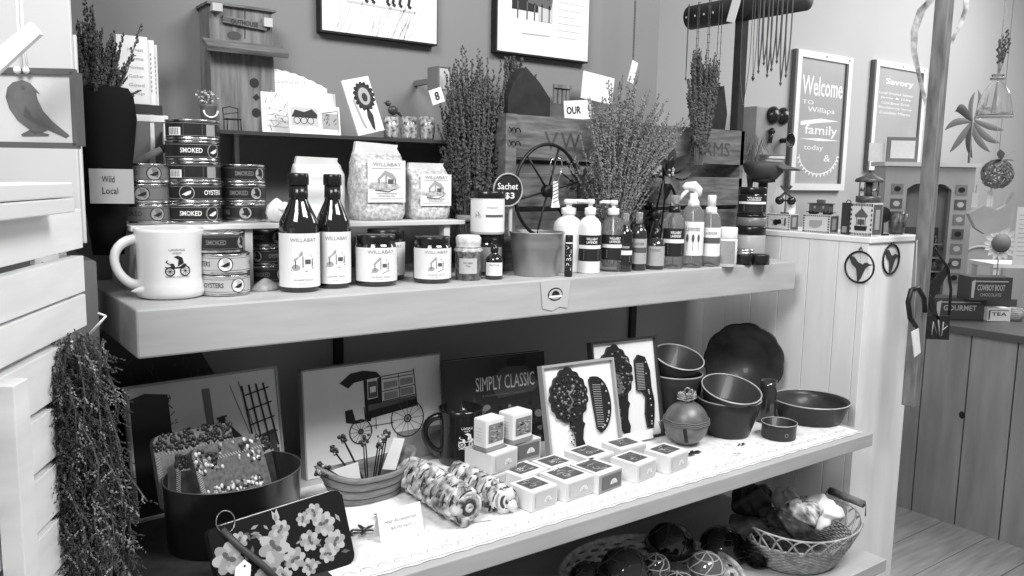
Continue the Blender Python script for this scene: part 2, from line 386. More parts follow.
m = MB(); pa = [cp(-8, 78, .82), cp(-8, 52, .82), cp(30, 22, .82), cp(40, 34, .82)]
vs = pa+[p+fh*.006 for p in pa]
m.add(vs, [(3, 2, 1, 0), (4, 5, 6, 7), (0, 1, 5, 4), (1, 2, 6, 5), (2, 3, 7, 6), (3, 0, 4, 7)])
tag(m.build('paint_stick', paper), 'blunt white strip sticking up diagonally above the bird plaque', 'strip')
# ================================================================== TOP SHELF
CARR = [[(-.5, -.05), (-.3, .0), (-.1, -.12), (.15, -.12), (.4, -.05)]]
def carriage(m, mp, u, v, k, mi=1):     # little open carriage emblem
    m.ring(u-.33*k, v-.22*k, .2*k, .05*k, mp, mi); m.ring(u+.36*k, v-.2*k, .23*k, .05*k, mp, mi)
    for cx, cy, r in ((-.33, -.22, .18), (.36, -.2, .2)):
        for q in range(4): a = q*pi/4; m.line([(cx+r*cos(a), cy+r*sin(a)), (cx-r*cos(a), cy-r*sin(a))], .02, mp, mi, u, v, k)
    m.fill([(-.28, -.1), (.3, -.08), (.44, .12), (.3, .14), (.12, .0), (-.1, -.02), (-.16, .14), (-.3, .16)], mp, mi, u, v, k)
    m.fill([(.02, .02), (.3, .16), (.24, .42), (.02, .52), (-.16, .46), (.06, .34)], mp, mi, u, v, k)
    m.line([(-.3, .1), (-.5, .22), (-.42, .3)], .04, mp, mi, u, v, k); m.line([(-.34, -.05), (-.55, -.02)], .04, mp, mi, u, v, k)
def house(m, mp, u, v, k, mi=1, mj=2):  # sketched cottage
    m.fill([(-.5, .08), (-.1, .5), (.3, .34), (.5, .1), (.42, .06), (-.1, .3), (-.42, .02)], mp, mj, u, v, k)
    m.line([(-.4, .05), (-.4, -.3), (.42, -.22), (.42, .08)], .05, mp, mi, u, v, k); m.line([(-.05, .25), (-.05, -.28)], .04, mp, mi, u, v, k)
    m.rect(u+.05*k, u+.33*k, v-.12*k, v+.1*k, mp, mi); m.oval(u-.38*k, v-.28*k, .2*k, .14*k, mp, mj); m.line([(-.6, -.4), (.1, -.46), (.5, -.3)], .04, mp, mi, u, v, k)
# ---- carriage mug
def mug(name, label, px, z, top, mats, lm, ang, hx):
    x, y, r = lat(px[0], px[1], px[2], z); H = zt(x, y, top)-z; rz = face(x, y)+ang
    t = thing(name, label, 'mug', (x, y, z), rz)
    p = [(r*.82, 0), (r*.93, .003), (r*.97, H*.1), (r*.93, H*.2), (r*.89, H*.3), (r*.91, H*.7), (r*.96, H*.96), (r*.965, H), (r*.92, H), (r*.86, H*.7), (r*.85, H*.1), (0, H*.08)]
    m = MB(); m.lathe(p, 48); mp = cyl(r*.915, H*.52, radians(12)); 
    carriage(m, mp, 0, -.004, .03); m.text('CARRIAGE', .022, mp, 1, h=.0055, v0=.0205); m.text('NORTHWEST', .018, mp, 1, h=.003, v0=.0265); m.text('MUSEUM', .011, mp, 1, h=.003, v0=.0148)
    m.text('RAYMOND, WASHINGTON', .032, mp, 1, h=.0026, v0=-.0185)
    m.build('cup', mats, t)
    m = MB(); pts = []
    for i in range(17):
        a = -pi/2-.35+(pi+.7)*i/16; pts.append((-r*.86-.030*cos(a)*(1+.15*sin(a)), .0, H*.52+H*.33*sin(a)))
    rr = hx; T = Matrix.Rotation(radians(rr), 4, 'Z'); m.tube(pts, [.0062+.0015*abs(i-8)/8 for i in range(17)], 10, 0, T=T); m.build('handle', mats[0], t)
    return t
mug('coffee_mug', 'tall white mug with dark carriage logo on left end of top shelf', (137, 206, 301), ZT, 228, [ceram, ink], ink, 0, 8)
# ---- cans
def can(label, x, y, z, r, h, side, txt, tc, rz, oval=.55, group='stacked fish cans', tx=-.35, back=0, lightoval=1):
    t = thing('fish_can', label, 'can', (x, y, z), rz, group)
    m = MB(); m.lathe([(r*.94, 0), (r, .0008), (r*1.01, .0018), (r*.985, .0035), (r*.985, h-.0035), (r*1.01, h-.0018), (r, h-.0006), (r*.96, h-.0006), (r*.95, h-.002), (0, h-.002)], 40)
    m.build('can_body', tin, t)
    m = MB(); mp = cyl(r*.99); n = 40; a = 2*pi*r*.99
    m.rect(-a/2, a/2, .0042, h-.0042, mp, 0, n)
    mp = cyl(r*.994); 
    m.rect(-a/2, a/2, .0062, .0068, mp, 1, n); m.rect(-a/2, a/2, h-.0066, h-.006, mp, 1, n)
    if back:
        for k in range(5): m.line([(-r*.35, h*.3+k*h*.1), (r*.35, h*.3+k*h*.1)], .0011, mp, 1)
        m.rect(-r*1.0, -r*.45, h*.22, h*.6, mp, 2, 4)
        for k in range(6): m.rect(-r*.95+k*r*.075, -r*.92+k*r*.075, h*.26, h*.56, cyl(r*.996), 3)
        m.rect(r*.5, r*.9, h*.2, h*.75, mp, 1, 4)
    else:
        for s_ in (-1, 1) if oval < 9 else ():
            pass
        for q in (oval, oval-2.6):
            m.oval(q*r, h*.5, r*.30, h*.36, mp, 1 if lightoval else 3); m.oval(q*r, h*.5, r*.26, h*.30, cyl(r*.996), 3 if lightoval else 2)
            m.fill([(q*r-r*.18, h*.42), (q*r+r*.02, h*.56), (q*r+r*.18, h*.62), (q*r+r*.15, h*.45), (q*r-r*.02, h*.36)], cyl(r*.998), 2 if lightoval else 3)
        for q in (tx, tx+2.6, tx-2.6): m.text(txt, r*.82, mp, tc, h=h*.24, bold=.02, u0=q*r, v0=h*.52)
    m.build('can_label', side, t.children[0])
    return t
DK = [M('can_dark', .018, .35), M('can_line', .30, .4), labelw, ink]
DM = [M('can_black', .02, .35), M('can_dim', .18, .4), M('can_dimlab', .34, .5), ink]
GK = [M('can_grey', .20, .35, .3), M('can_greyline', .07, .4), M('can_greylab', .3, .5), ink]
WK = [M('can_white', .55, .35, .2), ink, labelw, ink]
ys2 = 1.345; hc = .0305
def stack(xl, xr, y, z, ytop, n, kinds, G, what):
    x, yy_, r = latY(xl, xr, y, z+.05); y = y; h = (zt(x, y-r*.0, ytop)-z)/n
    for k in range(n):
        side, txt, tc, ov, tx, back, lo, dr = kinds[k]
        can(what[k], x+random.uniform(-.0012, .0012), y, z+k*h, r, h-.0003, side, txt, tc, face(x, y)+dr, ov, G, tx, back, lo)
    return x, y, r, h
zr = ZR+.0005
stack(120, 171, 1.350, zr, 163, 3, [(GK, 'SMOKED', 1, .45, -.55, 0, 0, 0), (GK, 'SMOKED', 1, -.1, -1.1, 0, 0, 0), (GK, 'SMOKED', 1, .35, -.65, 0, 0, 0)], 'grey cans at the left end of the riser',
      ['grey fish can at the bottom of the short grey stack on the riser', 'grey fish can in the middle of the short grey stack on the riser', 'grey fish can on top of the short grey stack on the riser'])
stack(169, 221, 1.335, zr, 120, 5, [(DK, 'SMOKED', 2, .72, -.15, 0, 1, 0), (DK, 'OYSTERS', 2, -.3, .75, 0, 1, 0), (DK, '', 1, .6, 0, 1, 1, 0), (DK, 'SMOKED', 2, .85, -.05, 0, 1, 0), (DK, '', 1, .6, 0, 1, 1, 0)], 'tall stack of dark cans on the riser',
      ['dark fish can at the very bottom of the tallest stack', 'dark OYSTERS can second from bottom of the tallest stack', 'dark fish can halfway up the tallest stack, back of label showing', 'dark SMOKED can second from top of the tallest stack', 'topmost can of the tallest stack, label text and barcode showing'])
stack(221, 266, 1.355, zr, 164, 3, [(DM, 'OYSTERS', 1, .1, -1.0, 0, 0, 0), (DM, 'SMOKED', 1, .6, -.2, 0, 0, 0), (DM, 'SMOKED', 1, .85, .1, 0, 0, 0)], 'black cans on the riser right of the tallest stack',
      ['black can at the bottom of three-can stack behind the white shell', 'black can in the middle of three-can stack behind the white shell', 'black can on top of three-can stack behind the white shell'])
stack(247, 283, 1.345, ZT+.0005, 227.5, 3, [(DM, 'SMOKED', 1, .9, -.2, 0, 0, 0), (DM, 'OYSTERS', 1, -.5, .55, 0, 0, 0), (DM, 'SMOKED', 1, .6, -.5, 0, 0, 0)], 'black cans under the riser',
      ['black can at shelf level under the riser, beside left bottle', 'black can in middle of the stack under the riser beside left bottle', 'black can touching the underside of the riser beside left bottle'])
x, y, r = lat(200, 250, 297, ZT); hh = (zt(x, y, 252.5)-ZT)/2
can('pale oyster can at shelf level directly right of white mug', x, y, ZT+.0005, r, hh, WK, 'OYSTERS', 1, face(x, y), .55, 'pale oyster cans beside the mug', -.45, 0, 0)
can('pale oyster can stacked second beside the white mug', x, y, ZT+.001+hh, r, hh, WK, 'OYSTERS', 1, face(x, y), .05, 'pale oyster cans beside the mug', -.95, 0, 0)
can('dark can on top of the two pale oyster cans', x-.006, y+.004, ZT+.0015+2*hh, r*.96, hh*.98, DM, 'SMOKED', 1, face(x, y), 1.1, 'pale oyster cans beside the mug', -.1, 0, 0)
# card behind the grey cans
p = onY(112, 185, 1.255)
m = MB(); m.box(-.026, .03, 0, .002, -.026, .022, 0); m.text('Wild', .016, flat(), 1, h=.009, u0=-.002, v0=.008); m.text('Local', .020, flat(), 1, h=.009, u0=0, v0=-.008)

tag(m.build('sign_card', [grey3, ink], None, (p.x, 1.268, p.z), -.3), 'grey lettered sign card half hidden behind the grey cans', 'sign')
# shells
def shell(label, px, yb, z, L, R, rz, mat):
    p = onZ(px, yb, z); m = MB(); prof = [(0, 0)]
    for i in range(1, 15): t_ = i/14; prof.append((R*(t_**.8)*(1+.05*sin(i*2.2)), L*.72*t_))
    prof += [(R*.92, L*.8), (R*.62, L*.85), (R*.6, L*.90), (R*.3, L*.93), (R*.26, L*.97), (0, L)]
    T = Matrix.Translation((0, 0, R*.97)) @ Matrix.Rotation(rz, 4, 'Z') @ Matrix.Rotation(radians(86), 4, 'Y')
    m.lathe(prof, 24, T=T); m.tube([T @ Vector((R*.5*cos(a)*(1-a/14), R*.5*sin(a)*(1-a/14), L*.87+a*.0006)) for a in [i*.5 for i in range(22)]], .0012, 6, 1)
    return tag(m.build('seashell', [mat, grey3], None, p, 0), label, 'shell')
shell('pointed white cone seashell lying in front of the white mug', 131, 300, ZT, .052, .0125, radians(-12), M('shell_white', .72, .4, var=.15, scale=60))
x = onZ(268, 291, ZT); m = MB(); m.lathe([(.022, 0), (.021, .004), (.013, .011), (.004, .018), (0, .019)], 12, sx=1.2, sy=.7, wob=lambda a, z: 1+.12*sin(5*a)+.08*sin(3*a+1))
tag(m.build('seashell', M('shell_grey', .33, .7, var=.3, scale=60, bump=.3), None, (x.x, x.y+.01, ZT), .3), 'low grey limpet shell on shelf beside left sauce bottle', 'shell')
p = onY(275, 222, 1.31); m = MB()
m.lathe([(.004, 0), (.014, .004), (.018, .016), (.014, .028), (.006, .036), (0, .04)], 20, wob=lambda a, z: 1+.1*sin(6*a)); m.lathe([(.012, .018), (.016, .022), (.012, .03), (0, .034)], 16, c=(.01, -.008), wob=lambda a, z: 1+.15*sin(4*a))
tag(m.build('seashell', M('shell_white', .7), None, (p.x+.004, 1.312, ZR)), 'rounded white shell standing on the riser right of the black cans', 'shell')
# ---- grain bags
bagm = M('grain_bag', .48, .35, var=.45, scale=150, bump=.6, coat=.4, detail=6); bagf = M('flour_bag', .66, .3, var=.12, scale=14, bump=.4, coat=.3)
def bag(label, xl, xr, yb, ytop, Y, z, mat, lab=True, fold=0, dr=0, sub=''):
    a = onY(xl, yb, Y); b = onY(xr, yb, Y); W = (b.x-a.x)*.86; cx = (a.x+b.x)/2+.004; H = zt(cx, Y, ytop)-z; D = .05
    t = thing('grain_bag', label, 'bag', (cx, Y+D*.4, z), dr, 'bags of baking mix on the riser')
    m = MB(); n = 28; rows_ = 12; vs = []
    for j in range(rows_+1):
        q = j/rows_; k = 1-.06*(2*q-1)**2; dd = D*(.5 if q < .8 else .5*(1-(q-.8)/.2*.85)); kk = k*(1 if q > .06 else .95)
        for i in range(n):
            a_ = 2*pi*i/n; ex = .45; cxs = math.copysign(abs(cos(a_))**ex, cos(a_)); sn = math.copysign(abs(sin(a_))**ex, sin(a_))
            w_ = 1+.02*sin(3*a_+j)+random.uniform(-.01, .01); vs.append((W/2*kk*cxs*w_, dd*sn*w_*(1+.1*sin(j*1.3)), H*.9*q))
    fs = [(j*n+i, j*n+(i+1) % n, (j+1)*n+(i+1) % n, (j+1)*n+i) for j in range(rows_) for i in range(n)]+[tuple(range(n-1, -1, -1)), tuple(rows_*n+i for i in range(n))]
    m.add(vs, fs, 0, True); m.build('pouch', mat, t)
    m = MB(); f = H*.9; e = fold*H
    m.extr([(-W*.46, f-.004), (W*.46, f-.004), (W*.38, f+H*.06), (W*.40, H+e*.3), (-W*.42, H+e), (-W*.44, f+H*.05)], -.004, .004)
    m.build('folded_top', bagf, t)
    if lab:
        m = MB(); lw = W*.37; y0 = -D*.5-.0015; mp = flat(y0-.0006, .006, 0)
        m.box(.006-lw, .006+lw, y0, y0+.0012, H*.24, H*.80, 0)
        m.text('WILLABAY', lw*1.5, mp, 3, h=.0062, v0=H*.745); m.line([(-lw*.8, H*.69), (lw*.8, H*.69)], .0006, mp, 3); house(m, mp, 0, H*.52, lw*1.05, 1, 2)
        m.text('HOMEMADE', lw*1.1, mp, 1, h=.0026, v0=H*.36); m.text('PANCAKE MIX', lw*.9, mp, 1, h=.0026, v0=H*.325); m.line([(-lw*.9, H*.29), (lw*.9, H*.29)], .0006, mp, 3)
        m.build('label', [labelw, midink, grey3, greyink], t)
    return t
bag('tall bag of mix with cottage label, tallest on the riser', 350, 409, 223, 145, 1.315, zr, bagm, fold=.04)
bag('shorter bag with cottage label at right end of the riser', 405, 453, 223, 163, 1.325, zr, bagm, fold=.0)
bag('crumpled pale bag of mix behind the two sauce bottles', 291, 349, 224, 158, 1.345, zr, bagf, lab=False, fold=.02)
# ---- sauce bottles
def botl(name, label, cat, px, yb, z, top, prof, gm, parts, rzo=0, group=None, kw=None):
    x, y, r = lat(px[0], px[1], yb, z); H = zt(x, y, top)-z
    t = thing(name, label, cat, (x, y, z), face(x, y)+rzo, group)
    m = MB(); m.lathe([(a*r, b*H) for a, b in prof], 32); m.build('bottle_body' if 'bottle' in name or 'spray' in name or 'pump' in name else 'jar_body', gm, t)
    for f in parts: f(t, r, H)
    return t, x, y, r, H
def wraplabel(z0, z1, mats, fn=None, half=1.2, k=1.012, nm='label'):
    def f(t, r, H):
        m = MB(); R_ = r*k; m.rect(-half*R_, half*R_, z0*H, z1*H, cyl(R_), 0, 20)
        if fn: fn(m, cyl(R_+.0004), r, H, (z0+z1)/2*H, (z1-z0)*H)
        m.build(nm, mats, next((c for c in t.children if 'body' in c.name), t))
    return f
def willa(m, mp, r, H, zc, h):
    m.text('WILLABAY', r*1.35, mp, 3, h=min(.006, h*.1), v0=zc+h*.38, u0=r*.12); m.line([(-r*.5, zc+h*.28), (r*.8, zc+h*.28)], .0005, mp, 3)
    house(m, mp, r*.12, zc-h*.02, r*1.05 if h > r*1.8 else h*.5, 1, 2); m.text('GOURMET SAUCE', r*.95, mp, 1, h=.0022, v0=zc-h*.36, u0=r*.1); m.text('13 oz', r*.3, mp, 1, h=.0018, v0=zc-h*.43)
def lid(z0, z1, k, mats, nm='lid', ridg=0):
    def f(t, r, H):
        m = MB(); R_ = r*k; m.lathe([(R_*.97, z0*H), (R_, z0*H+.001), (R_, z1*H-.0015), (R_*.96, z1*H), (0, z1*H)], 36, wob=(lambda a, z: 1+.012*(1 if int(a*36/pi) % 2 else -1)) if ridg else None)
        m.build(nm, mats, t)
    return f
LW = [labelw, midink, grey3, greyink]
SP = [(.93, 0), (.99, .01), (1, .03), (1, .54), (.94, .6), (.72, .68), (.48, .76), (.42, .8), (.41, .9), (.47, .905), (.47, .93), (.43, .935), (.43, 1), (0, 1)]
def neck(t, r, H):
    m = MB(); m.lathe([(r*.50, H*.90), (r*.52, H*.905), (r*.52, H*.99), (r*.48, H*1.0), (0, H*1.0)], 28); m.lathe([(r*.45, H*.78), (r*.47, H*.80), (r*.46, H*.898)], 28); m.build('cap', black, t)
for px, yb, tp, lb in (((280, 320), 293, 173, 'left of two dark sauce bottles with white cottage label'), ((316, 351), 289, 174, 'right of two dark sauce bottles with white cottage label')):
    botl('sauce_bottle', lb, 'bottle', px, yb, ZT, tp, SP, bottleg, [wraplabel(.045, .50, LW, willa, 1.45), neck], .1, 'dark sauce bottles')
JP = [(.9, 0), (.98, .015), (1, .05), (1, .72), (.95, .80), (.86, .84), (.86, .88)]
def jar(label, px, yb, tp, z=ZT, g='jars of preserves', lm=LW, fn=willa, gm=bottleg, rz=.15, lidm=black, l0=.1, l1=.76):
    return botl('preserve_jar', label, 'jar', px, yb, z, tp, JP, gm, [wraplabel(l0, l1, lm, fn, 1.35), lid(.82, 1, .95, lidm, ridg=1)], rz, g)
jar('black-lidded jar with cottage label right of the sauce bottles', (355, 397), 287, 234)
jar('black-lidded jar with cottage label left of the cloth-topped jar', (413, 451), 284, 236)
x_ = jar('black-lidded jar partly hidden behind the jar right of sauce bottles', (366, 405), 281, 229)
# cloth-topped jar
def cloth(t, r, H):
    m = MB(); m.lathe([(r*.98, H*.63), (r*1.08, H*.66), (r*.9, H*.74), (r*.96, H*.82), (r*.98, H*.94), (r*.8, H*1.0), (0, H*1.01)], 40, wob=lambda a, z: 1+(.10*sin(9*a) if z < H*.7 else .03*sin(7*a)))
    m.build('cloth_cover', M('cloth_white', .62, .8, var=.2, scale=120), t)
    m = MB(); m.tube([(r*.95*cos(a), r*.95*sin(a), H*.74) for a in [i*pi/12 for i in range(24)]], .001, 5, closed=True); m.build('twine_band', twine, t)
def plain(m, mp, r, H, zc, h):
    m.text('WILLABAY', r*.8, mp, 1, h=h*.12, v0=zc+h*.2); m.text('TEA', r*.4, mp, 1, h=h*.12, v0=zc); m.line([(-r*.4, zc-h*.2), (r*.4, zc-h*.2)], .0006, mp, 1)
botl('tea_jar', 'small jar of dried tea with white cloth cover beside dropper bottle', 'jar', (455, 481), 281, ZT, 235, [(.9, 0), (1, .02), (1, .62), (.9, .7), (.85, .9)], M('tea_leaves', .12, .3, var=.9, scale=160, coat=.5), [wraplabel(.16, .5, [M('lab_dim', .5), midink], plain, .75), cloth])
# dropper bottle
DP = [(.92, 0), (1, .02), (1, .46), (.9, .53), (.5, .6), (.36, .63), (.36, .66)]
def dropper(cm=black, z=.66):
    def f(t, r, H):
        m = MB(); m.lathe([(r*.42, H*z), (r*.44, H*(z+.01)), (r*.44, H*(z+.14)), (r*.3, H*(z+.15)), (r*.26, H*(z+.2)), (r*.27, H*.96), (r*.18, H), (0, H)], 20); m.build('dropper_cap', cm, t)
    return f
def lines(k=4, hd=None, mi=1):
    def f(m, mp, r, H, zc, h):
        if hd: m.text(hd, r*1.2, mp, mi, h=h*.13, v0=zc+h*.3)
        for i in range(k): m.line([(-r*(.7-.1*(i % 2)), zc+h*(.15-.15*i)), (r*(.7-.15*(i % 3)), zc+h*(.15-.15*i))], h*.035, mp, mi)
    return f
botl('dropper_bottle', 'small dark dropper bottle standing between tea jar and metal bucket', 'bottle', (485, 503), 280, ZT, 238, DP, bottleg, [wraplabel(.1, .42, [labelw, midink], lines(3, 'TINCTURE'), 1.1), dropper()])
T_ = botl('preserve_jar', 'dark jar behind the dropper bottle carrying the pale salve tin', 'jar', (474, 502), 276, ZT, 234, JP, bottleg, [wraplabel(.1, .7, [M('lab_grey', .25), midink], lines(4), 1.3), lid(.8, 1, .98, black)], 0, 'jars of preserves')
tt, x, y, r, H = T_
tp = zt(x, y, 191); H2 = tp-(ZT+H)
t = thing('candle_jar', 'pale-labelled jar with black lid standing on a dark jar', 'jar', (x-.003, y, ZT+H+.0005), face(x, y))
R2 = r*1.22; m = MB(); m.lathe([(R2*.95, 0), (R2, .002), (R2, H2*.82), (R2*.95, H2*.84)], 32); m.build('jar_body', M('salve_jar', .6, .4), t)
m = MB(); mp = cyl(R2*1.01); m.rect(-R2*1.4, R2*1.4, H2*.06, H2*.78, mp, 0, 20); mp = cyl(R2*1.02); m.text('WALNUT', R2*.7, mp, 1, h=.003, v0=H2*.62, u0=R2*.3); m.rect(-R2*.1, R2*1.1, H2*.40, H2*.46, mp, 1, 4); carriage(m, mp, -R2*.6, H2*.45, .012, 2)
for q in (.3, .23, .16): m.line([(-R2*.1, H2*q), (R2*.9, H2*q)], .0007, mp, 2)
m.build('label', [labelw, midink, grey3], t)
m = MB(); m.lathe([(R2*1.03, H2*.84), (R2*1.05, H2*.86), (R2*1.05, H2*.98), (R2, H2), (0, H2)], 36); m.build('lid', black, t)
# ---- galvanised bucket
x, y, r = lat(508, 564, 278, ZT); H = zt(x, y, 232)-ZT; r *= .98
t = thing('metal_bucket', 'small tapered galvanised bucket at the middle of top shelf edge', 'bucket', (x, y, ZT))
m = MB(); m.lathe([(r*.80, 0), (r*.82, .001), (r*.93, H*.62), (r*.955, H*.66), (r*.945, H*.70), (r*.96, H*.74), (r*.95, H*.78), (r*.99, H*.97), (r*1.02, H*.985), (r*1.02, H), (r*.97, H), (r*.92, H*.7), (r*.8, .002), (0, .002)], 48)
m.build('bucket_body', galv, t)
m = MB(); m.tube([(r*1.0*cos(a), r*1.0*sin(a), H) for a in [i*pi/24 for i in range(48)]], .0014, 6, closed=True); m.build('rim', galv, t)
# chalk sign on a stake in the bucket
p = onY(506, 190, y+.026); px_ = onY(511, 232, y+.01)
t = thing('chalk_sign', 'oval black chalk sign reading Sachet $3 on wooden stake', 'sign', (p.x+.004, y+.026, p.z), -.05)
a = .031; b = .029
m = MB(); m.extr([(a*cos(q)*abs(cos(q))**-.15 if abs(cos(q)) > .01 else 0, b*sin(q)) for q in [i*pi/16+.02 for i in range(32)]], 0, .004, 0)
m.text('Sachet', .045, flat(-.0005, 0, .007, .0), 1, h=.012, bold=.01); m.text('$3', .022, flat(-.0005, .004, -.011), 1, h=.013, bold=.02); m.build('sign_board', [M('chalkboard', .012, .6), paper], t)
m = MB(); m.tube([(a*1.02*cos(q), -.001, b*1.03*sin(q)) for q in [i*pi/16 for i in range(32)]], .0016, 6, closed=True); m.build('rope_edge', twine, t)
m = MB(); m.box(.008, .014, .0045, .008, -.085, -.0); m.build('stake', M('stake', .45, .6), t)
# ---- pump bottles
PP = [(.92, 0), (.99, .006), (1, .02), (1, .62), (.95, .68), (.7, .735), (.42, .765), (.38, .80)]
blk = [ink, paper, M('lab_line', .5)]
def wlotion(m, mp, r, H, zc, h):
    m.text('WILLABAY', r*1.05, mp, 1, h=h*.10, v0=zc+h*.36, u0=r*.15, bold=.02); m.text('LAVENDER', r*1.0, mp, 1, h=h*.10, v0=zc+h*.23, u0=r*.15, bold=.02)
    m.rect(-r*1.2, r*1.2, zc-h*.02, zc+h*.12, mp, 1, 14)
    for q in (-.12, -.22, -.32, -.40): m.line([(-r*.6, zc+h*q), (r*.8, zc+h*q)], h*.035, mp, 2)
def pump(side=-1):
    def f(t, r, H):
        m = MB(); m.lathe([(r*.46, H*.79), (r*.5, H*.80), (r*.5, H*.875), (r*.42, H*.885), (r*.2, H*.89), (r*.2, H*.93), (r*.36, H*.935), (r*.36, H*.985), (r*.25, H), (0, H)], 24)
        T = Matrix.Rotation(side, 4, 'Z'); m.tube([(r*.1, 0, H*.965), (r*1.0, 0, H*.97), (r*1.25, 0, H*.955)], [r*.17, r*.15, r*.11], 8, 0, T=T); m.tube([(0, 0, H*.78), (0, 0, H*.1)], r*.08, 6); m.build('pump_head', white, t)
    return f
def fillin(z1, mat, z0=.012, k=.93):
    def f(t, r, H):
        m = MB(); m.lathe([(r*k*.95, H*z0), (r*k, H*(z0+.02)), (r*k, H*z1), (0, H*z1)], 24); m.build('liquid', mat, t)
    return f
lotion = M('lotion', .82, .25, coat=.4)
thin = M('thin_glass', .9, .05, trans=.92, ior=1.12)
botl('pump_bottle', 'white lotion pump bottle furthest left, behind the small metal bucket', 'bottle', (552, 582), 273, ZT, 199, PP, lotion, [pump(.3)], 0, 'lotion pump bottles')
botl('pump_bottle', 'white lotion pump bottle with dark label, middle of the three pumps', 'bottle', (577, 600), 274, ZT, 199, PP, lotion, [wraplabel(.17, .52, blk, wlotion, 1.3), pump(pi)], .1, 'lotion pump bottles')
botl('pump_bottle', 'clear soap pump bottle with dark label, right of the white pumps', 'bottle', (600, 623), 272, ZT, 200, PP, thin, [wraplabel(.17, .52, blk, wlotion, 1.3), pump(pi)], .1, 'lotion pump bottles')
def stick(t, r, H):
    m = MB(); mp = cyl(r*1.01); m.rect(-r, r, H*.03, H*.97, mp, 0, 8)
    mp2 = lambda u, v: cyl(r*1.03)(v*-1*0+u*0+(-v)*0+u, v)
    T = text2d('LIP BALM'); k = H*.6/T[2]; m.add([cyl(r*1.03)(-y*k*1.2, H*.45+x*k) for x, y in T[0]], T[1], 1); m.rect(-r, r, H*.8, H*.83, cyl(r*1.02), 1, 8); m.build('label', [ink, paper], t)
x, y, r = lat(566, 576, 277, ZT); p = onZ(571, 277, ZT)
t = thing('balm_tube', 'narrow black balm tube standing before white pump bottles', 'tube', (p.x, p.y+.008, ZT), face(p.x, p.y)); H = zt(p.x, p.y+.008, 235)-ZT; r = .0075
MB().lathe([(r*.95, 0), (r, .001), (r, H*.8), (r*.97, H*.802), (r*.97, H-.001), (r*.9, H), (0, H)], 20).build('tube_body', black, t); stick(t, r, H)
# spray and dropper bottles
SPR = [(.9, 0), (1, .02), (1, .60), (.92, .68), (.6, .745), (.45, .77), (.45, .8)]
def sprayer(colm, capm, z=.78, capz=.87):
    def f(t, r, H):
        m = MB(); m.lathe([(r*.5, H*z), (r*.52, H*(z+.005)), (r*.52, H*capz), (0, H*capz)], 20); m.build('collar', colm, t)
        m = MB(); m.lathe([(r*.42, H*capz), (r*.42, H*.985), (r*.38, H), (0, H)], 20); m.tube([(0, 0, H*.78), (0, 0, H*.06)], .0012, 5); m.build('spray_cap', capm, t)
    return f
capg = M('clear_cap', .55, .15, trans=.6)
def lab2(m, mp, r, H, zc, h):
    m.text('LAVENDER', r*1.2, mp, 1, h=h*.1, v0=zc+h*.3); m.rect(-r*1.1, r*1.1, zc-h*.05, zc+h*.15, mp, 1, 12)
    for q in (-.14, -.24, -.34): m.line([(-r*.6, zc+h*q), (r*.7, zc+h*q)], h*.035, mp, 1)
amber = M('amber_glass', .03, .08, coat=.6); wl = [labelw, midink]; gl = [M('lab_mid', .40), midink]
thinl = fillin(.55, M('spray_liquid', .42, .2))
botl('dropper_bottle', 'tiny dark bottle with clear cap right of the clear soap pump', 'bottle', (616, 632), 272, ZT, 213, SPR, bottleg, [wraplabel(.12, .5, blk, lab2, 1.2), sprayer(black, capg, .7, .78)], 0, 'small spray bottles')
botl('spray_bottle', 'small bottle with clear cap and pale label left of dark amber bottle', 'bottle', (629, 646), 271, ZT, 212, SPR, amber, [wraplabel(.12, .55, gl, lab2, 1.2), sprayer(black, capg, .7, .80)], .1, 'small spray bottles')
botl('spray_bottle', 'tall dark spray bottle standing behind the amber bottle', 'bottle', (638, 655), 262, ZT, 194, SPR, bottleg, [sprayer(black, capg, .78, .88)], 0, 'small spray bottles')
botl('dropper_bottle', 'round dark amber bottle with plain pale label among the sprays', 'bottle', (645, 664), 270, ZT, 218, DP, amber, [wraplabel(.08, .58 if 0 else .46, gl, lines(4, 'TONIC'), 1.3), dropper(black, .62)], 0, 'small spray bottles')
botl('spray_bottle', 'clear spray bottle with black collar and dark label', 'bottle', (661, 683), 269, ZT, 195, SPR, thin, [wraplabel(.17, .55, blk, wlotion, 1.3), sprayer(black, capg, .76, .85)], .1, 'small spray bottles')
def trigger(t, r, H):
    m = MB(); m.lathe([(r*.5, H*.74), (r*.52, H*.745), (r*.5, H*.80), (r*.36, H*.83), (r*.34, H*.90), (0, H*.9)], 20)
    T = Matrix.Rotation(.25, 4, 'Z')
    m.tube([(r*.35, 0, H*.86), (r*.35, 0, H*.94), (0, 0, H*.985), (-r*.7, 0, H*.985), (-r*1.0, 0, H*.955)], [r*.3, r*.42, r*.46, r*.36, r*.26], 10, 0, T=T)
    m.tube([(-r*.55, 0, H*.95), (-r*1.0, 0, H*.88), (-r*1.3, 0, H*.80)], [r*.2, r*.17, r*.12], 8, 0, T=T); m.tube([(0, 0, H*.78), (0, 0, H*.06)], .0012, 5); m.build('trigger_head', white, t)
def flow(m, mp, r, H, zc, h):
    m.text('Lavender', r*1.3, mp, 1, h=h*.16, v0=zc+h*.3)
    for q in (-.5, 0, .5): m.line([(q*r, zc-h*.35), (q*r, zc)], .0008, mp, 1); m.oval(q*r, zc+.001, r*.12, h*.12, mp, 1)
botl('spray_bottle', 'clear bottle with hooked white trigger spray head', 'bottle', (679, 702), 268, ZT, 185, SPR, thin, [wraplabel(.15, .56, wl, flow, 1.3), trigger], .1, 'small spray bottles')
botl('spray_bottle', 'clear spray bottle with white cap, furthest right of the sprays', 'bottle', (698, 719), 267, ZT, 195, SPR, thin, [wraplabel(.15, .55, wl, lab2, 1.3), sprayer(white, white, .74, .83)], .1, 'small spray bottles')
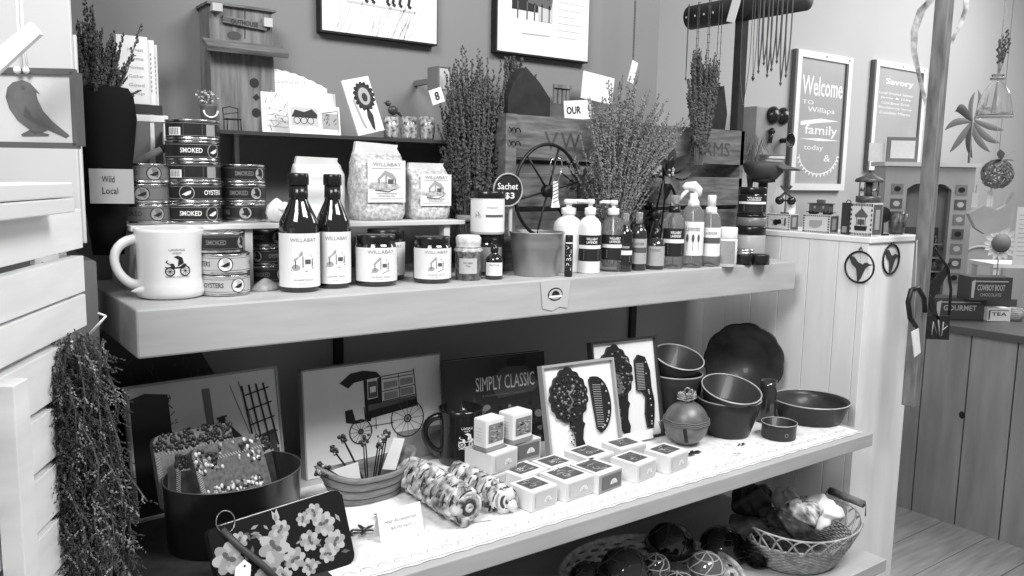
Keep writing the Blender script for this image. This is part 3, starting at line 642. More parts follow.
botl('powder_shaker', 'plain white cylinder canister at right of the spray bottles', 'canister', (716, 736), 267, ZT, 227, [(.96, 0), (1, .01), (1, .70), (.98, .71)], white, [wraplabel(.08, .66, [M('silver_lab', .5, .3, .5), midink], lines(4), .9), lid(.72, 1, .97, white)])
x, y, r = lat(737, 767, 262, ZT); y += .02; x += .015
def stackjar(label, z, z1, r, bm, lm, cat='jar', fn=None, lidk=.75):
    H = z1-z; t = thing('salve_jar', label, cat, (x, y, z+.0004), face(x, y), 'stacked jars at right end of top shelf'); H -= .0006
    MB().lathe([(r*.95, 0), (r, .002), (r, H*.72), (r*.93, H*.76)], 32).build('jar_body', bm, t)
    if fn: wraplabel(.08, .7, lm, fn, 1.3)(t, r, H)
    lid(.76, 1, 1.0, black)(t, r, H)
z1 = zt(x, y, 226); z2 = zt(x, y, 214); z3 = zt(x, y, 187)
stackjar('wide pale jar with dark lid at bottom of the jar stack', ZT, z1, r, M('salve_pale', .36, .35), gl)
stackjar('jar with dark lid in middle of the stack near white cabinet', z1, z2, r*.98, M('salve_grey', .15, .35), gl)
stackjar('black-labelled lavender jar on top of the jar stack', z2, z3, r*.93, bottleg, blk, fn=wlotion)
for px, lb in (((734, 752), 'flat dark tin with stacked silver lid, left of two flat tins'), ((749, 769), 'flat dark tin at the right end of the top shelf')):
    x_, y_, r_ = lat(px[0], px[1], 265, ZT); h_ = zt(x_, y_, 254)-ZT
    t = thing('balm_tin', lb, 'tin', (x_, y_, ZT)); MB().lathe([(r_, 0), (r_, h_*.9), (r_*.97, h_), (0, h_)], 28).build('tin_body', M('tin_dark', .04, .3, .6), t)
    if px[0] == 734: 
        m = MB()
        for k in range(2): m.lathe([(r_*1.04, h_+.001+k*.0055), (r_*1.04, h_+.0055+k*.0055), (0, h_+.0056+k*.0055)], 28)
        m.build('lid', tin, t)
# ---- crate
YC = 1.30
a = onY(503, 115, YC); b = onY(745, 130, YC); zc1 = (a.z+b.z)/2; cx0, cx1 = a.x, b.x
t = thing('wooden_crate', 'long weathered wooden crate lettered FARMS standing behind the bottles', 'crate', ((cx0+cx1)/2, YC, ZT))
def cz(py): return onY(560, py, YC).z
s1 = (zc1, onY(520, 157, YC).z); s2 = (onY(520, 173, YC).z, onY(520, 207, YC).z); s3 = (onY(520, 212, YC).z, ZT+.002)
for k, (u, v) in enumerate((s1, s2, s3)):
    m = MB(); m.box(cx0+.012, cx1, YC, YC+.012, v, u); mp = lambda uu, vv: (cx1-.125+uu, YC-.0006, (s1[0]+s1[1])/2-.006+vv)
    if k == 0: 
        m.text('FARMS', .145, mp, 1, h=.032); m.text('STLE', .10, mp, 1, h=.032, u0=-.185); m.text('V', .035, mp, 1, h=.034, u0=-.47); m.text('W', .05, mp, 1, h=.034, u0=-.42)
    ch(m, 'slat', [woodd, M('stencil', .06, .7)], t, bev=.0015)
    ch(MB().box(cx0+.012, cx1, 1.486, 1.496, v, u), 'slat', woodd, t)
for x in (cx0, cx1-.012):
    ch(MB().box(x, x+.012, YC, 1.485, ZT+.001, zc1), 'end_panel', woodd, t)
ch(MB().box(cx0-.001, cx0+.024, YC-.012, YC-.0005, ZT+.001, zc1), 'corner_post', woodd, t)
ch(MB().box(cx0+.014, cx1-.014, YC+.014, 1.484, ZT+.001, ZT+.01), 'base_board', woodd, t)
m = MB()
for z in (zc1-.03, zc1-.055):
    pts = [(cx0+.004+i*.0022, YC-.015-.003*sin(i*1.3), z+.004*cos(i*1.3)) for i in range(13)]; m.tube(pts, .0014, 5)
ch(m, 'wire_hook', iron, t)
zp = (s1[0]+s1[1])/2
# iron wheels
def wheel(label, c, R, Y, nsp, rw_, tilt=0):
    p = onY(c[0], c[1], Y); t = thing('wheel_ornament', label, 'wheel', p, 0)
    m = MB(); m.tube([(R[0]*cos(a), tilt*cos(a), R[1]*sin(a)) for a in [i*pi/24 for i in range(48)]], rw_, 8, closed=True); m.build('rim', iron, t)
    m = MB()
    for k in range(nsp): a = 2*pi*k/nsp+.2; m.tube([(0, 0, 0), (R[0]*cos(a)*.98, tilt*cos(a), R[1]*sin(a)*.98)], .0022, 5)
    m.build('spokes', iron, t); m = MB(); m.lathe([(0, -.008), (.012, -.008), (.012, .008), (0, .008)], 16, T=Matrix.Rotation(pi/2, 4, 'X')); m.build('hub', iron, t); return t
pr_ = lambda px, Y: px*depth(onY(550, 190, Y))/F
wheel('thin round iron wheel leaning on crate above the metal bucket', (548, 191), (pr_(46, 1.26), pr_(46, 1.26)), 1.262, 6, .0034, .012)
wheel('dark iron wheel rim behind the spray bottles, partly under the poinsettia', (655, 215), (pr_(40, 1.25), pr_(44, 1.25)), 1.272, 6, .0032, .006)
# metal cooling whisk with tag on crate
p = onY(556, 175, 1.24); t = thing('wire_whisk', 'small bright wire whisk with a paper tag hanging on the crate', 'whisk', p)
m = MB()
for s_ in (-1, 1): m.tube([(s_*.004, 0, -.012), (s_*.012, 0, .004), (s_*.015, 0, .018), (s_*.012, 0, .028), (s_*.004, 0, .033)], .0011, 6)
m.build('wire_loop', M('bright_wire', .7, .25, 1), t)
m = MB(); m.extr([(-.006, -.012), (.006, -.012), (.007, -.045), (.012, -.062), (-.010, -.062), (-.006, -.04)], 0, .001); mp = flat(-.0005)
for k in range(6): m.line([(-.006, -.018-.007*k), (.006, -.013-.007*k)], .0014, mp, 1)
m.build('paper_tag', [paper, ink], t)
# ---- dried flower bundles
def spikes(ms, mf, base, n, spread, H, tips=None, fl=.45, bud=.0016, dens=34, bend=.02, lo=.55, ax=(1, .6)):
    base = Vector(base)
    for i in range(n):
        a = random.uniform(0, 2*pi); q = sqrt(random.random()); dx = spread*q*cos(a)*ax[0]; dy = spread*q*sin(a)*ax[1]
        h = H*random.uniform(lo, 1)*(1-.12*q); tip = base+Vector((dx, dy, h)); b0 = base+Vector((dx*.25+random.uniform(-.004, .004), dy*.25, 0)); bx = random.uniform(-bend, bend)
        P = []
        for k in range(7):
            t_ = k/6; P.append(b0.lerp(tip, t_)+Vector((bx*t_*t_+dx*.25*(t_*t_-t_), random.uniform(-.001, .001), 0)))
        ms.tube(P, .0007, 3)
        L = fl*random.uniform(.7, 1.2); nb = int(dens*L/.45)
        for k in range(nb):
            t_ = 1-L*k/nb; j = min(5, int(t_*6)); f = t_*6-j; c = P[j].lerp(P[j+1], min(1, f)); d = P[j+1]-P[j]; o = Vector((random.gauss(0, 1), random.gauss(0, 1), random.gauss(.5, .5)))
            w_ = bud*(1.3-.7*(t_-(1-L))/L); mf.octa(c+o.normalized()*w_*1.1, w_, w_*3, d+o*.25*d.length)
def bundle(name, label, cat, base, n, spread, H, fm=flo_m, band=None, **k):
    t = thing(name, label, cat, base); ms = MB(); mf = MB(); spikes(ms, mf, (0, 0, 0), n, spread, H, **k)
    ms.build('stems', stem_m, t)['kind'] = 'stuff'; mf.build('blossoms', fm, t)['kind'] = 'stuff'
    if band: m = MB(); m.lathe([(band[1], band[0]-.006), (band[1]*1.04, band[0]), (band[1], band[0]+.006)], 20, sy=.7); m.build('band', twine, t)
    return t
p = onY(474, 232, 1.345); H = zt(p.x, 1.345, 36)-ZT-.002
bundle('lavender_bundle', 'tall upright sheaf of dried lavender left of the wooden crate', 'dried flowers', (p.x, 1.35, ZT+.001), 210, .066, H, band=(.10, .036), dens=40, fl=.5, bud=.0034, bend=.012, lo=.5, ax=(1, .9))
p = onY(612, 245, 1.262); H = zt(p.x, 1.262, 58)-ZT
t = thing('dried_flower_spray', 'wide fanning spray of fluffy dried stems in front of the crate', 'dried flowers', (p.x, 1.262, ZT+.001)); ms = MB(); mf = MB()
for i in range(150):
    q = random.uniform(-1, 1); tx = q*.115+random.gauss(0, .014)+.022; h = H*random.uniform(.62, .98)*(1-.18*abs(q)); curl = .045*(1 if random.random() < .7 else -.6)*random.random(); ty = random.uniform(-.05, .015)
    P = [Vector((q*.012+tx*(k/8)**1.5+curl*(k/8)**4, ty*(k/8)**1.6, h*(k/8)-.03*abs(curl)/.045*(k/8)**5)) for k in range(9)]
    ms.tube(P, .0007, 3)
    for k in range(44):
        s_ = .45+.55*k/44; j = min(7, int(s_*8)); c = P[j].lerp(P[j+1], s_*8-j); o = Vector((random.gauss(0, 1), random.gauss(0, 1), random.gauss(0, 1))).normalized()
        mf.octa(c+o*.004*random.random(), .0021, .0078, o+Vector((0, 0, .8)))
ms.build('stems', stem_m, t)['kind'] = 'stuff'; mf.build('blossoms', flol_m, t)['kind'] = 'stuff'
p = onY(696, 165, 1.28); H = zt(p.x, 1.28, 42)-p.z
bundle('lavender_bundle', 'smaller lavender sheaf rising above the FARMS lettering on crate', 'dried flowers', (p.x-.005, 1.288-.02, p.z), 120, .05, H, dens=40, fl=.75, bud=.0030, bend=.012, ax=(1, .4))
m = MB(); pts = [(0, -.05), (.03, -.03), (.05, .02), (.048, .06), (.03, .085), (.01, .06), (-.03, .03), (-.045, -.04)]
# dark leaf-shaped pot lids behind crate
p = onY(525, 114, 1.4); m = MB(); k = pr_(1, 1.4)
m.extr([(-24*k, -4*k), (27*k, -4*k), (27*k, 16*k), (14*k, 30*k), (-4*k, 44*k), (-18*k, 28*k), (-24*k, 14*k)], -.01, .02)
tag(m.build('felt_pouch', blackm, None, (p.x, 1.4, p.z), bev=.006), 'dark pointed felt pouch standing in left side of the crate', 'pouch')
# purple spikes behind pouch
bundle('lavender_bundle', 'few dark lavender spikes poking up from behind the felt pouch', 'dried flowers', (p.x, 1.44, p.z), 12, .045, zt(p.x, 1.44, 46)-p.z, dens=46, fl=.6, bud=.0036, ax=(1, .3))
p = onY(706, 140, 1.40); m = MB(); m.extr([(-30*k, 0), (14*k, 0), (18*k, 30*k), (10*k, 62*k), (-6*k, 38*k), (-22*k, 16*k)], -.01, .012)
tag(m.build('felt_pouch', blackm, None, (p.x, 1.38, p.z), bev=.006), 'dark slanted felt pouch behind the smaller lavender sheaf', 'pouch')
# poinsettia
p = onY(668, 172, 1.23); m = MB()
for k in range(16):
    a = k*2.4; el = random.uniform(-.2, .9); d = Vector((cos(a), -.5+.5*sin(a*1.7), sin(a)*.8)); m.leaf((0, 0, 0), d, random.uniform(.035, .062), .028, 0, Vector((0, -1, .2)), .2)
t = thing('fabric_flower', 'large dark poinsettia flower in front of crate lettering', 'flower', p); m.build('petals', M('dark_petal', .03, .5, var=.3, scale=60), t)
m = MB()
for k in range(9): m.ball((random.uniform(-.008, .008), -.01, random.uniform(-.008, .008)), .003, n=6, m=4)
m.build('flower_centre', grey3, t)
m = MB(); m.tube([(0, .004, 0), (.005, .01, -.05), (0, .02, -(p.z-ZT))], .002, 5); m.build('stem', iron, t)
# dried branches on the wheel
p = onY(575, 185, 1.245); t = thing('dried_branch', 'dark sprig of dried leaves lying over the iron wheel', 'dried flowers', (p.x, 1.235, p.z)); ms = MB(); mf = MB()
for k in range(22):
    a = random.uniform(.1, 3.6); L = random.uniform(.02, .05); e = Vector((L*cos(a), -.004, L*sin(a))); ms.tube([Vector((.005, 0, -.03)), e*.5+Vector((0, -.003, 0)), e], .0006, 4)
    for q in range(5): mf.leaf(e*(.4+.15*q), Vector((cos(a+random.uniform(-1, 1)), -.3, sin(a+random.uniform(-1, 1)))), .012, .004, 0)
ms.build('stems', iron, t)['kind'] = 'stuff'; mf.build('leaves', M('dark_leaf', .05, .7), t)['kind'] = 'stuff'
# ---- glass wall shelf with its things
ga = onY(222, 131, 1.37); gb = onY(500, 141, 1.37); ZG = ga.z+.002
t = thing('glass_wall_shelf', 'narrow glass shelf with dark edge fixed to the grey wall', 'shelf', ((ga.x+gb.x)/2, YW, ZG-.006))
ch(MB().box(ga.x-.06, gb.x, 1.37, YW-.002, ZG-.006, ZG), 'glass_pane', M('shelf_glass', .05, .1, coat=.5), t)
for px in (237, 397): q = onY(px, 150, YW-.02); ch(MB().box(q.x-.004, q.x+.004, YW-.02, YW-.002, ZG-.10, ZG-.0065), 'bracket', M('bracket', .45, .4, .6), t)
# birdhouse
xa = onY(206, 60, 1.44).x; xb = onY(276, 60, 1.44).x; zb = ZG+.0005; ztp = onY(238, 6, 1.44).z; W = xb-xa
t = thing('birdhouse', 'weathered wooden birdhouse with two round holes and sloping ledge', 'birdhouse', ((xa+xb)/2, 1.49, zb)); H = ztp-zb
def hole(m, x, z, r): m.oval(x, z, r, r, flat(1.40-1.45-.0006), 1, 20)
m = MB(); w0, w1 = W*.5, W*.44
m.extr([(-w1, 0), (w0, 0), (w1, H*.99), (-w1, H*.99)], -.05, .006); hole(m, .17*W, H*.405, .0082); hole(m, .19*W, H*.165, .0078)
m.fill([(.14*W, H*.29), (.19*W, H*.26), (.25*W, H*.29), (.2*W, H*.32)], flat(-.0506), 1); m.line([(.05*W, H*.75), (.06*W, H*.97)], .0015, flat(-.0506), 1); m.oval(-.1*W, H*.765, .012, .007, flat(-.0506), 2)
m.build('house_body', [woodv, ink, M('knot', .06, .8)], t)
m = MB(); T = Matrix.Translation((0, -.05, H*.70)) @ Matrix.Rotation(radians(28), 4, 'X'); m.box(-W*.54, W*.60, -.032, .004, -.004, .004, T=T); m.build('ledge', woodd, t)
m = MB(); m.box(-w0*.95, w0*1.0, -.056, .008, H*.985, H*1.005); m.build('roof_board', woodd, t)
MB().box(-w1+.002, -w1+.018, -.064, -.0505, H*.93, H*.99).build('corner_block', woodl, t); MB().box(w1-.016, w1-.001, -.060, -.0505, H*.86, H*.93).build('corner_block', woodl, t)
m = MB(); m.extr([(-.27*W, H*.855), (.35*W, H*.83), (.36*W, H*.885), (-.26*W, H*.91)], -.056, -.0505); m.text('OUTHOUSE', .046, flat(-.0566, .004, H*.868, -.03), 1, h=.008, bold=.02); m.build('name_plank', [woodd, ink], t)
# small pot of flowers and wire chair
p = onY(212, 132, 1.372); p.x -= .0
t = thing('flower_pot', 'miniature pot of pale flowers before the birdhouse', 'plant pot', (p.x, 1.388, ZG+.0005)); hp = zt(p.x, 1.388, 105)-ZG
m = MB(); m.lathe([(.008, 0), (.011, hp*.3), (.013, hp*.9), (.015, hp), (.012, hp*.95)], 20); m.build('pot', M('pot_dark', .09, .5), t)
m = MB(); m.tube([(.011*cos(a), -.013, hp*.75+.011*sin(a)) for a in [pi+i*pi/10 for i in range(11)]], .0015, 6); m.build('bright_band', white, t, label='white crescent mark')
m = MB()
for k in range(46): a = random.uniform(0, 2*pi); q = random.random(); m.octa((.019*q*cos(a)-.003, .012*q*sin(a), hp+.004+.017*random.random()), .0028, .004, Vector((random.gauss(0, 1), random.gauss(0, 1), 1)), k % 2)
m.build('flower_heads', [M('pale_flower', .6), grey2], t)
p = onY(236, 133, 1.372); t = thing('miniature_chair', 'miniature wire chair on the glass shelf beside birdhouse holes', 'miniature chair', (p.x, 1.388, ZG+.0005))
m = MB(); e = .0115; h1, h2 = .018, .036
for sx in (-e, e): m.tube([(sx, -.008, 0), (sx*.9, -.008, h1)], .0009, 5); m.tube([(sx, .008, 0), (sx, .008, h1), (sx*1.1, .010, h2)], .0009, 5)
m.tube([(-e, -.008, h1), (e, -.008, h1), (e, .008, h1), (-e, .008, h1)], .0012, 5, closed=True); m.tube([(-e*1.1, .01, h2), (0, .01, h2+.003), (e*1.1, .01, h2)], .0009, 5); m.tube([(-e, .009, .026), (e, .009, .030)], .0008, 5); m.build('chair_frame', M('wire_dark', .03, .4, .5), t)
# cards
def card(label, bl, br, top, Y, out=None, mats=None, fn=None, ang=8, name='greeting_card', cat='card', th=.004, group=None, xo=0):
    a = onY(bl[0], bl[1], Y); b = onY(br[0], br[1], Y); W = b.x-a.x; H = (onY((bl[0]+br[0])/2, top, Y).z-ZG)/cos(radians(ang))
    mx = Matrix.Translation((a.x+xo, Y, ZG+.0008)) @ Matrix.Rotation(radians(-ang), 4, 'X'); m = MB()
    o = out(W, H) if out else [(0, 0), (W, 0), (W, H), (0, H)]
    m.extr(o, 0, th)
    if fn: fn(m, W, H)
    o = m.build(name, mats or [paper, ink, grey3, grey5], mx=mx, ); return tag(o, label, cat, group)
def sc(W, H):
    o = [(0, 0), (W, 0), (W, H*.78)]
    for k in range(16): t_ = k/15; o.append((W*(.98-.97*t_), H*(.78+.22*sin(t_*pi*.62)/sin(pi*.62)*1.0)+(.0022 if k % 2 else 0)))
    return o
def c1(m, W, H):
    mp = flat(-.0004); m.text('Raymond', W*.5, mp, 2, h=.010, u0=W*.42, v0=H*.83)
    for k in range(60): u, v = random.uniform(.06, .5)*W, random.uniform(.1, .72)*H; m.line([(u, v), (u+random.gauss(0, .004), v+random.gauss(0, .005))], .0011, mp, random.choice((1, 2, 3, 3)))
    for k in range(4): m.line([(W*.06, H*(.12+.09*k)), (W*.4, H*(.1+.09*k))], .0009, mp, 2)
card('large white card with scalloped top edge on the glass shelf', (263, 134), (330, 138), 72, 1.43, sc, None, c1)
def c2(m, W, H):
    mp = flat(-.0004); m.rect(W*.06, W*.94, H*.24, H*.8, mp, 3); m.fill([(W*.08, H*.5), (W*.2, H*.72), (W*.5, H*.66), (W*.75, H*.76), (W*.92, H*.6), (W*.9, H*.48)], flat(-.0006), 1)
    for k in range(3): m.ring(W*(.25+.22*k), H*.4, H*.1, .0012, flat(-.0007), 1)
card('small card with horse carriage photograph in front of scalloped card', (290, 136), (321, 138), 101, 1.39, None, None, c2, name='photo_card')
def c3(m, W, H):
    mp = flat(-.0004); m.rect(W*.1, W*.9, H*.2, H*.75, mp, 2); m.line([(W*.1, H*.75), (W*.9, H*.85), (W*.9, H*.1)], .0012, mp, 1, closed=False)
    for k in range(14): u, v = random.uniform(.15, .8)*W, random.uniform(.2, .7)*H; m.line([(u, v), (u+.003, v+.004)], .0015, mp, 1)
card('dark photo card right of the carriage card on glass shelf', (321, 138), (341, 140), 107, 1.392, None, None, c3, name='photo_card')
card('plain white box card behind the two small photo cards', (308, 136), (338, 138), 93, 1.41, None, None, None, name='box_card')
def mirr(m, W, H, s=1, mp=None):
    mp = mp or flat(-.0006)
    m.oval(W*.5, H*.66, W*.27, H*.24, mp, 1, 26)
    for k in range(16): a = 2*pi*k/16; m.oval(W*.5+W*.27*cos(a), H*.66+H*.235*sin(a), W*.05, H*.035, mp, 1, 8)
    m2 = lambda u, v: (mp(u, v)[0], mp(u, v)[1]-.0004, mp(u, v)[2])
    m.oval(W*.5, H*.66, W*.17, H*.16, m2, 2, 22); m.oval(W*.5, H*.64, W*.08, H*.08, lambda u, v: (mp(u, v)[0], mp(u, v)[1]-.0008, mp(u, v)[2]), 1)
    m.fill([(W*.46, H*.42), (W*.42, H*.3), (W*.47, H*.08), (W*.53, H*.02), (W*.56, H*.1), (W*.6, H*.3), (W*.54, H*.42)], mp, 1)
def c4(m, W, H):
    mirr(m, W*1.25, H); m.fill([(W*.16, H*.62), (W*.24, H*.66), (W*.36, H*.2), (W*.40, H*.12), (W*.34, H*.08), (W*.27, H*.18)], flat(-.0006), 2)
mx = Matrix.Translation((onY(360, 137, 1.37).x, 1.375, ZG+.001)) @ Matrix.Rotation(radians(-10), 4, 'X') @ Matrix.Rotation(radians(-14), 4, 'Y')
W = .054; H = .1; m = MB(); m.box(0, W, 0, .004, 0, H); c4(m, W, H); o = m.build('mirror_card', [paper, ink, grey3], mx=mx); tag(o, 'tilted white card with antique hand mirror picture on glass shelf', 'card')
# glass jars + figurine
gj = M('patterned_glass', .35, .15, var=.9, scale=160, coat=.8)
for k, (xl, xr) in enumerate(((385, 402), (402, 421), (421, 438))):
    p = onY((xl+xr)/2, 139, 1.40); R_ = (xr-xl)*depth(p)/F/2*.95; H = zt(p.x, 1.40, 117)-ZG
    t = thing('sugar_glass', ['etched glass tumbler under the dark bird figurine', 'etched glass tumbler, middle of three on the glass shelf', 'etched glass tumbler nearest the tall lavender sheaf'][k], 'glass', (p.x, 1.41, ZG+.0005), 0, 'etched glass tumblers')
    m = MB(); m.lathe([(R_*.8, 0), (R_*.9, H*.1), (R_, H*.5), (R_*.95, H), (R_*.85, H), (R_*.85, H*.1), (0, H*.08)], 24, wob=lambda a, z: 1+.03*sin(12*a)); m.build('glass_body', gj, t)
    if k == 0: zfig = ZG+H+.001; xf = p.x
m = MB(); m.ball((0, 0, .012), .008, n=14, m=10, sc=(1.3, .8, 1.1)); m.ball((-.010, 0, .024), .0055, n=12, m=8); m.tube([(.006, 0, .014), (.014, 0, .006), (.02, 0, .0)], [.005, .003, .001], 6); m.tube([(-.014, 0, .025), (-.020, 0, .024)], [.002, .0005], 5); m.tube([(0, 0, .01), (.0, 0, 0)], .002, 5)
m.lathe([(.008, 0), (.008, .002), (0, .002)], 14)
tag(m.build('bird_figurine', M('figure_dark', .05, .4, var=.4, scale=80), None, (xf+.004, 1.41, zfig)), 'small dark bird figurine perched on the leftmost etched tumbler', 'figurine')
# framed prints on the wall
def frame_print(label, bl, br, Hh, fn):
    a = onY(bl[0], bl[1], YW-.02); b = onY(br[0], br[1], YW-.02); W = b.x-a.x; z = (a.z+b.z)/2
    t = thing('framed_print', label, 'picture', (a.x, YW-.022, z))
    m = MB(); m.box(0, W, 0, .02, 0, Hh); fn(m, W, Hh); m.build('canvas', [M('print_paper', .72, .5), ink, grey3, grey5, grey1], t); m = MB(); m.box(-.003, W+.003, .002, .021, -.003, 0); m.box(-.003, 0, .002, .021, 0, Hh); m.box(W, W+.003, .002, .021, 0, Hh); m.box(-.003, W+.003, .002, .021, Hh, Hh+.003); m.build('frame_edge', blackm, t)
def pA(m, W, H):
    mp = flat(-.0006); g = H*.22
    for k in range(34): u = random.uniform(.15, .9)*W; v = random.uniform(.02, .22)*H; m.line([(u, v), (u-.012+random.gauss(0, .004), v-.03 if v > .04 else 0)], .0012, mp, 3)
    for q in (.36, .42, .55, .60, .66, .74): m.line([(W*q, H*.34), (W*(q+.01), H*.25), (W*(q-.005), H*.19), (W*(q+.02), H*.18)], .006, mp, 1)
    m.fill([(W*.3, H*.34), (W*.8, H*.34), (W*.84, H*.5), (W*.7, H*.62), (W*.45, H*.6), (W*.3, H*.5)], mp, 4); m.line([(W*.2, H*.17), (W*.8, H*.16)], .004, mp, 3)
frame_print('left framed print on grey wall, horse legs on snowy ground', (322, 30), (436, 44), .34, pA)
def pB(m, W, H):
    mp = flat(-.0006); m.rect(W*.14, W*.42, H*.30, H*.62, mp, 1); m.rect(W*.42, W*.58, H*.24, H*.62, mp, 3)
    for u in (.44, .5): m.rect(W*u, W*(u+.045), H*.40, H*.55, flat(-.0009), 1)
    for q in (.2, .3, .38, .46, .54): m.line([(W*q, H*.36), (W*q, H*.24)], .0035, flat(-.0009), 4)
    m.fill([(W*.3, H*.36), (W*.56, H*.33), (W*.58, H*.42), (W*.48, H*.4), (W*.32, H*.42)], flat(-.0009), 4)
    m.line([(W*.25, H*.14), (W*.55, H*.145)], .002, mp, 2)
    for k in range(9): m.line([(W*.64, H*(.55-.05*k)), (W*(.93-.04*(k % 3)), H*(.55-.05*k))], .0011, mp, 3)
    m.rect(W*.7, W*.94, H*.64, H*.8, mp, 2)
frame_print('right framed print on grey wall, storefront drawing with lines of text', (497, 50), (587, 62), .30, pB)
# tags and signs around the crate
def plate(name, label, cat, px, py, Y, w_, h_, rot, txt, tw, th_, dx=0, mats=None, dark=0):
    p = onY(px, py, Y); mx = Matrix.Translation(p) @ Matrix.Rotation(rot, 4, 'Y'); m = MB(); m.box(-w_/2, w_/2, 0, .002, -h_/2, h_/2)
    if txt: m.text(txt, tw, flat(-.0005, dx), 1, h=th_, bold=.03)
    return tag(m.build(name, mats or [paper, ink], mx=mx), label, cat)
plate('number_tag', 'white diamond tag with figure 8 beside the lavender sheaf', 'tag', 437, 96, 1.34, .027, .027, -.35, '8', .010, .016)
m = MB(); p = onY(441, 80, 1.40); m.box(-.009, .012, -.01, .03, -.018, .022); m.box(-.011, .014, -.012, .032, .0225, .025, 1); m.box(-.012, -.0095, -.011, .031, p.z*0-.018, .022, 1)
m.box(-.004, .006, .031, .098, -.004, .006, 1)
tag(m.build('wooden_box', [grey5, grey2], None, (p.x, 1.40, p.z)), 'small wall-mounted box at left edge of the lavender sheaf', 'box')
plate('enamel_sign', 'white angled sign lettered OUR standing in the crate', 'sign', 578, 110, 1.36, .075, .04, -.10, 'OUR', .040, .016, -.012)
plate('white_card', 'blank white card above the crate behind the OUR sign', 'card', 598, 88, 1.44, .095, .06, .10, '', 0, 0)
plate('white_card', 'narrow tilted white card beneath the hanging chain', 'card', 633, 72, 1.42, .018, .05, .28, '', 0, 0)
m = MB(); p = onY(562, 95, 1.46)
for k in range(4): m.box(-.022+.012*k, -.0135+.012*k, 0, .006, -.02, .022-.001*k)
m.box(-.025, .026, -.004, .0, .014, .022)
tag(m.build('twig_fence', woodv, None, (p.x, 1.46, p.z)), 'miniature wooden picket piece against the wall above crate', 'ornament')
# chain with card
p = onY(636, 0, 1.42); zb_ = onY(637, 58, 1.42).z; m = MB(); k = 0; z = zb_
while z < zb_+.55:
    T = Matrix.Translation((p.x-.002, 1.42, z)) @ Matrix.Rotation(k*pi/2, 4, 'Z'); m.tube([(.0022*cos(a), 0, .0042*sin(a)) for a in [i*pi/4 for i in range(8)]], .0008, 4, closed=True, T=T); z += .0066; k += 1
tag(m.build('hanging_chain', iron), 'dark thin chain hanging down beside the wall end', 'chain')
# ================================================================== MIDDLE SHELF
z0 = ZM+.001
# lace runner
lace = M('lace_runner', .80, .7, var=.12, scale=70, bump=.2)
m = MB(); q = [onZ(352, 566, ZM), onZ(868, 431, ZM)]
nx = 60; ya = .945; yb_ = 1.30
x0, x1 = .42, XS-.02; vs = []; fs = []
for i in range(nx+1):
    x = x0+(x1-x0)*i/nx; vs += [(x, ya+.003*(i % 2), z0+.0008), (x, yb_, z0+.0008), (x, ya+.003*(i % 2), z0), (x, yb_, z0)]
for i in range(nx): fs += [(4*i, 4*i+4, 4*i+5, 4*i+1), (4*i, 4*i+2, 4*i+6, 4*i+4)]
m.add(vs, fs, 0)
mp = flatz(z0+.0011)
m.line([(x0, ya+.006), (x1, ya+.006)], .0014, mp, 1)
for i in range(150):
    u = x0+random.random()*(x1-x0); v = ya+.012+random.random()*.10; m.line([(u, v), (u+random.uniform(.002, .006), v)], .0012, mp, 1)
for i in range(46):
    u = x0+.03+i*.026; m.line(arc(u, ya+.022, .009, 0, pi, 6), .0010, mp, 1)
tag(m.build('lace_runner', [lace, M('lace_hole', .22, .8)]), 'white lace runner with dark eyelets lying along the middle shelf edge', 'table runner')
zl_ = z0+.0015
m = MB(); m.box(.215, .43, .94, 1.40, z0+.0003, z0+.0025); tag(m.build('display_cloth', M('cloth_black', .02, .8, var=.3, scale=60)), 'black cloth covering the left end of middle shelf under tub', 'cloth')
# ---- black backing panel and leaning prints
mx, W, H = lean((112, 500), (306, 448), (112, 330), ZM+.0035, radians(6)); H = min(H, .272)
m = MB(); m.box(0, W, 0, .008, 0, H)
for k in range(120): u, v = random.random()*W, random.random()*H*.9; m.line([(u, v), (u+random.gauss(0, .006), v+.02*random.random())], .0006, flat(-.0004), 1)
tag(m.build('backing_board', [M('scratched_black', .012, .4), M('scratch', .10, .6)], mx=mx), 'scratched black board standing behind the farm photograph', 'board')
mx, W, H = lean((135, 524), (287, 487), (118, 388), ZM+.0035, radians(9))
H = (onP(118, 388, mx.translation, mx.col[1].xyz)-mx.translation).dot(mx.col[2].xyz)
t = thing('farm_print', 'leaning grey farm photograph with workers and wooden rigging', 'picture', mx=mx)
m = MB(); m.box(.004, W-.004, 0, .006, .004, H-.004)
mp = flat(-.0006); m2 = flat(-.001)
m.fill([(W*.03, H*.03), (W*.28, H*.03), (W*.26, H*.9), (W*.12, H*.93), (W*.03, H*.9)], mp, 1); m.fill([(W*.28, H*.03), (W*.97, H*.03), (W*.97, H*.34), (W*.6, H*.30), (W*.28, H*.42)], mp, 2)
for k in range(120): u = random.uniform(.02, .3)*W; v = random.uniform(.1, .93)*H; m.line([(u, v), (u+random.gauss(0, .004), v+random.gauss(0, .006))], .0014, mp, 1)
m.line([(W*.36, H*.62), (W*.44, H*.42)], .010, m2, 1); m.line([(W*.50, H*.9), (W*.52, H*.5)], .012, m2, 3); m.oval(W*.47, H*.60, .006, .007, m2, 2); m.fill([(W*.43, H*.42), (W*.45, H*.58), (W*.49, H*.58), (W*.52, H*.42)], m2, 3)
m.oval(W*.59, H*.64, .006, .006, m2, 1); m.fill([(W*.53, H*.46), (W*.57, H*.62), (W*.62, H*.62), (W*.72, H*.48), (W*.68, H*.44)], m2, 1); m.line([(W*.555, H*.655), (W*.625, H*.665)], .003, m2, 1)
for q in range(4): m.line([(W*(.74+.05*q), H*.88), (W*(.80+.055*q), H*.36)], .0034, m2, 1)
for q in range(4): m.line([(W*(.76+.012*q), H*(.80-.12*q)), (W*(.93+.012*q), H*(.84-.12*q))], .0024, m2, 1)
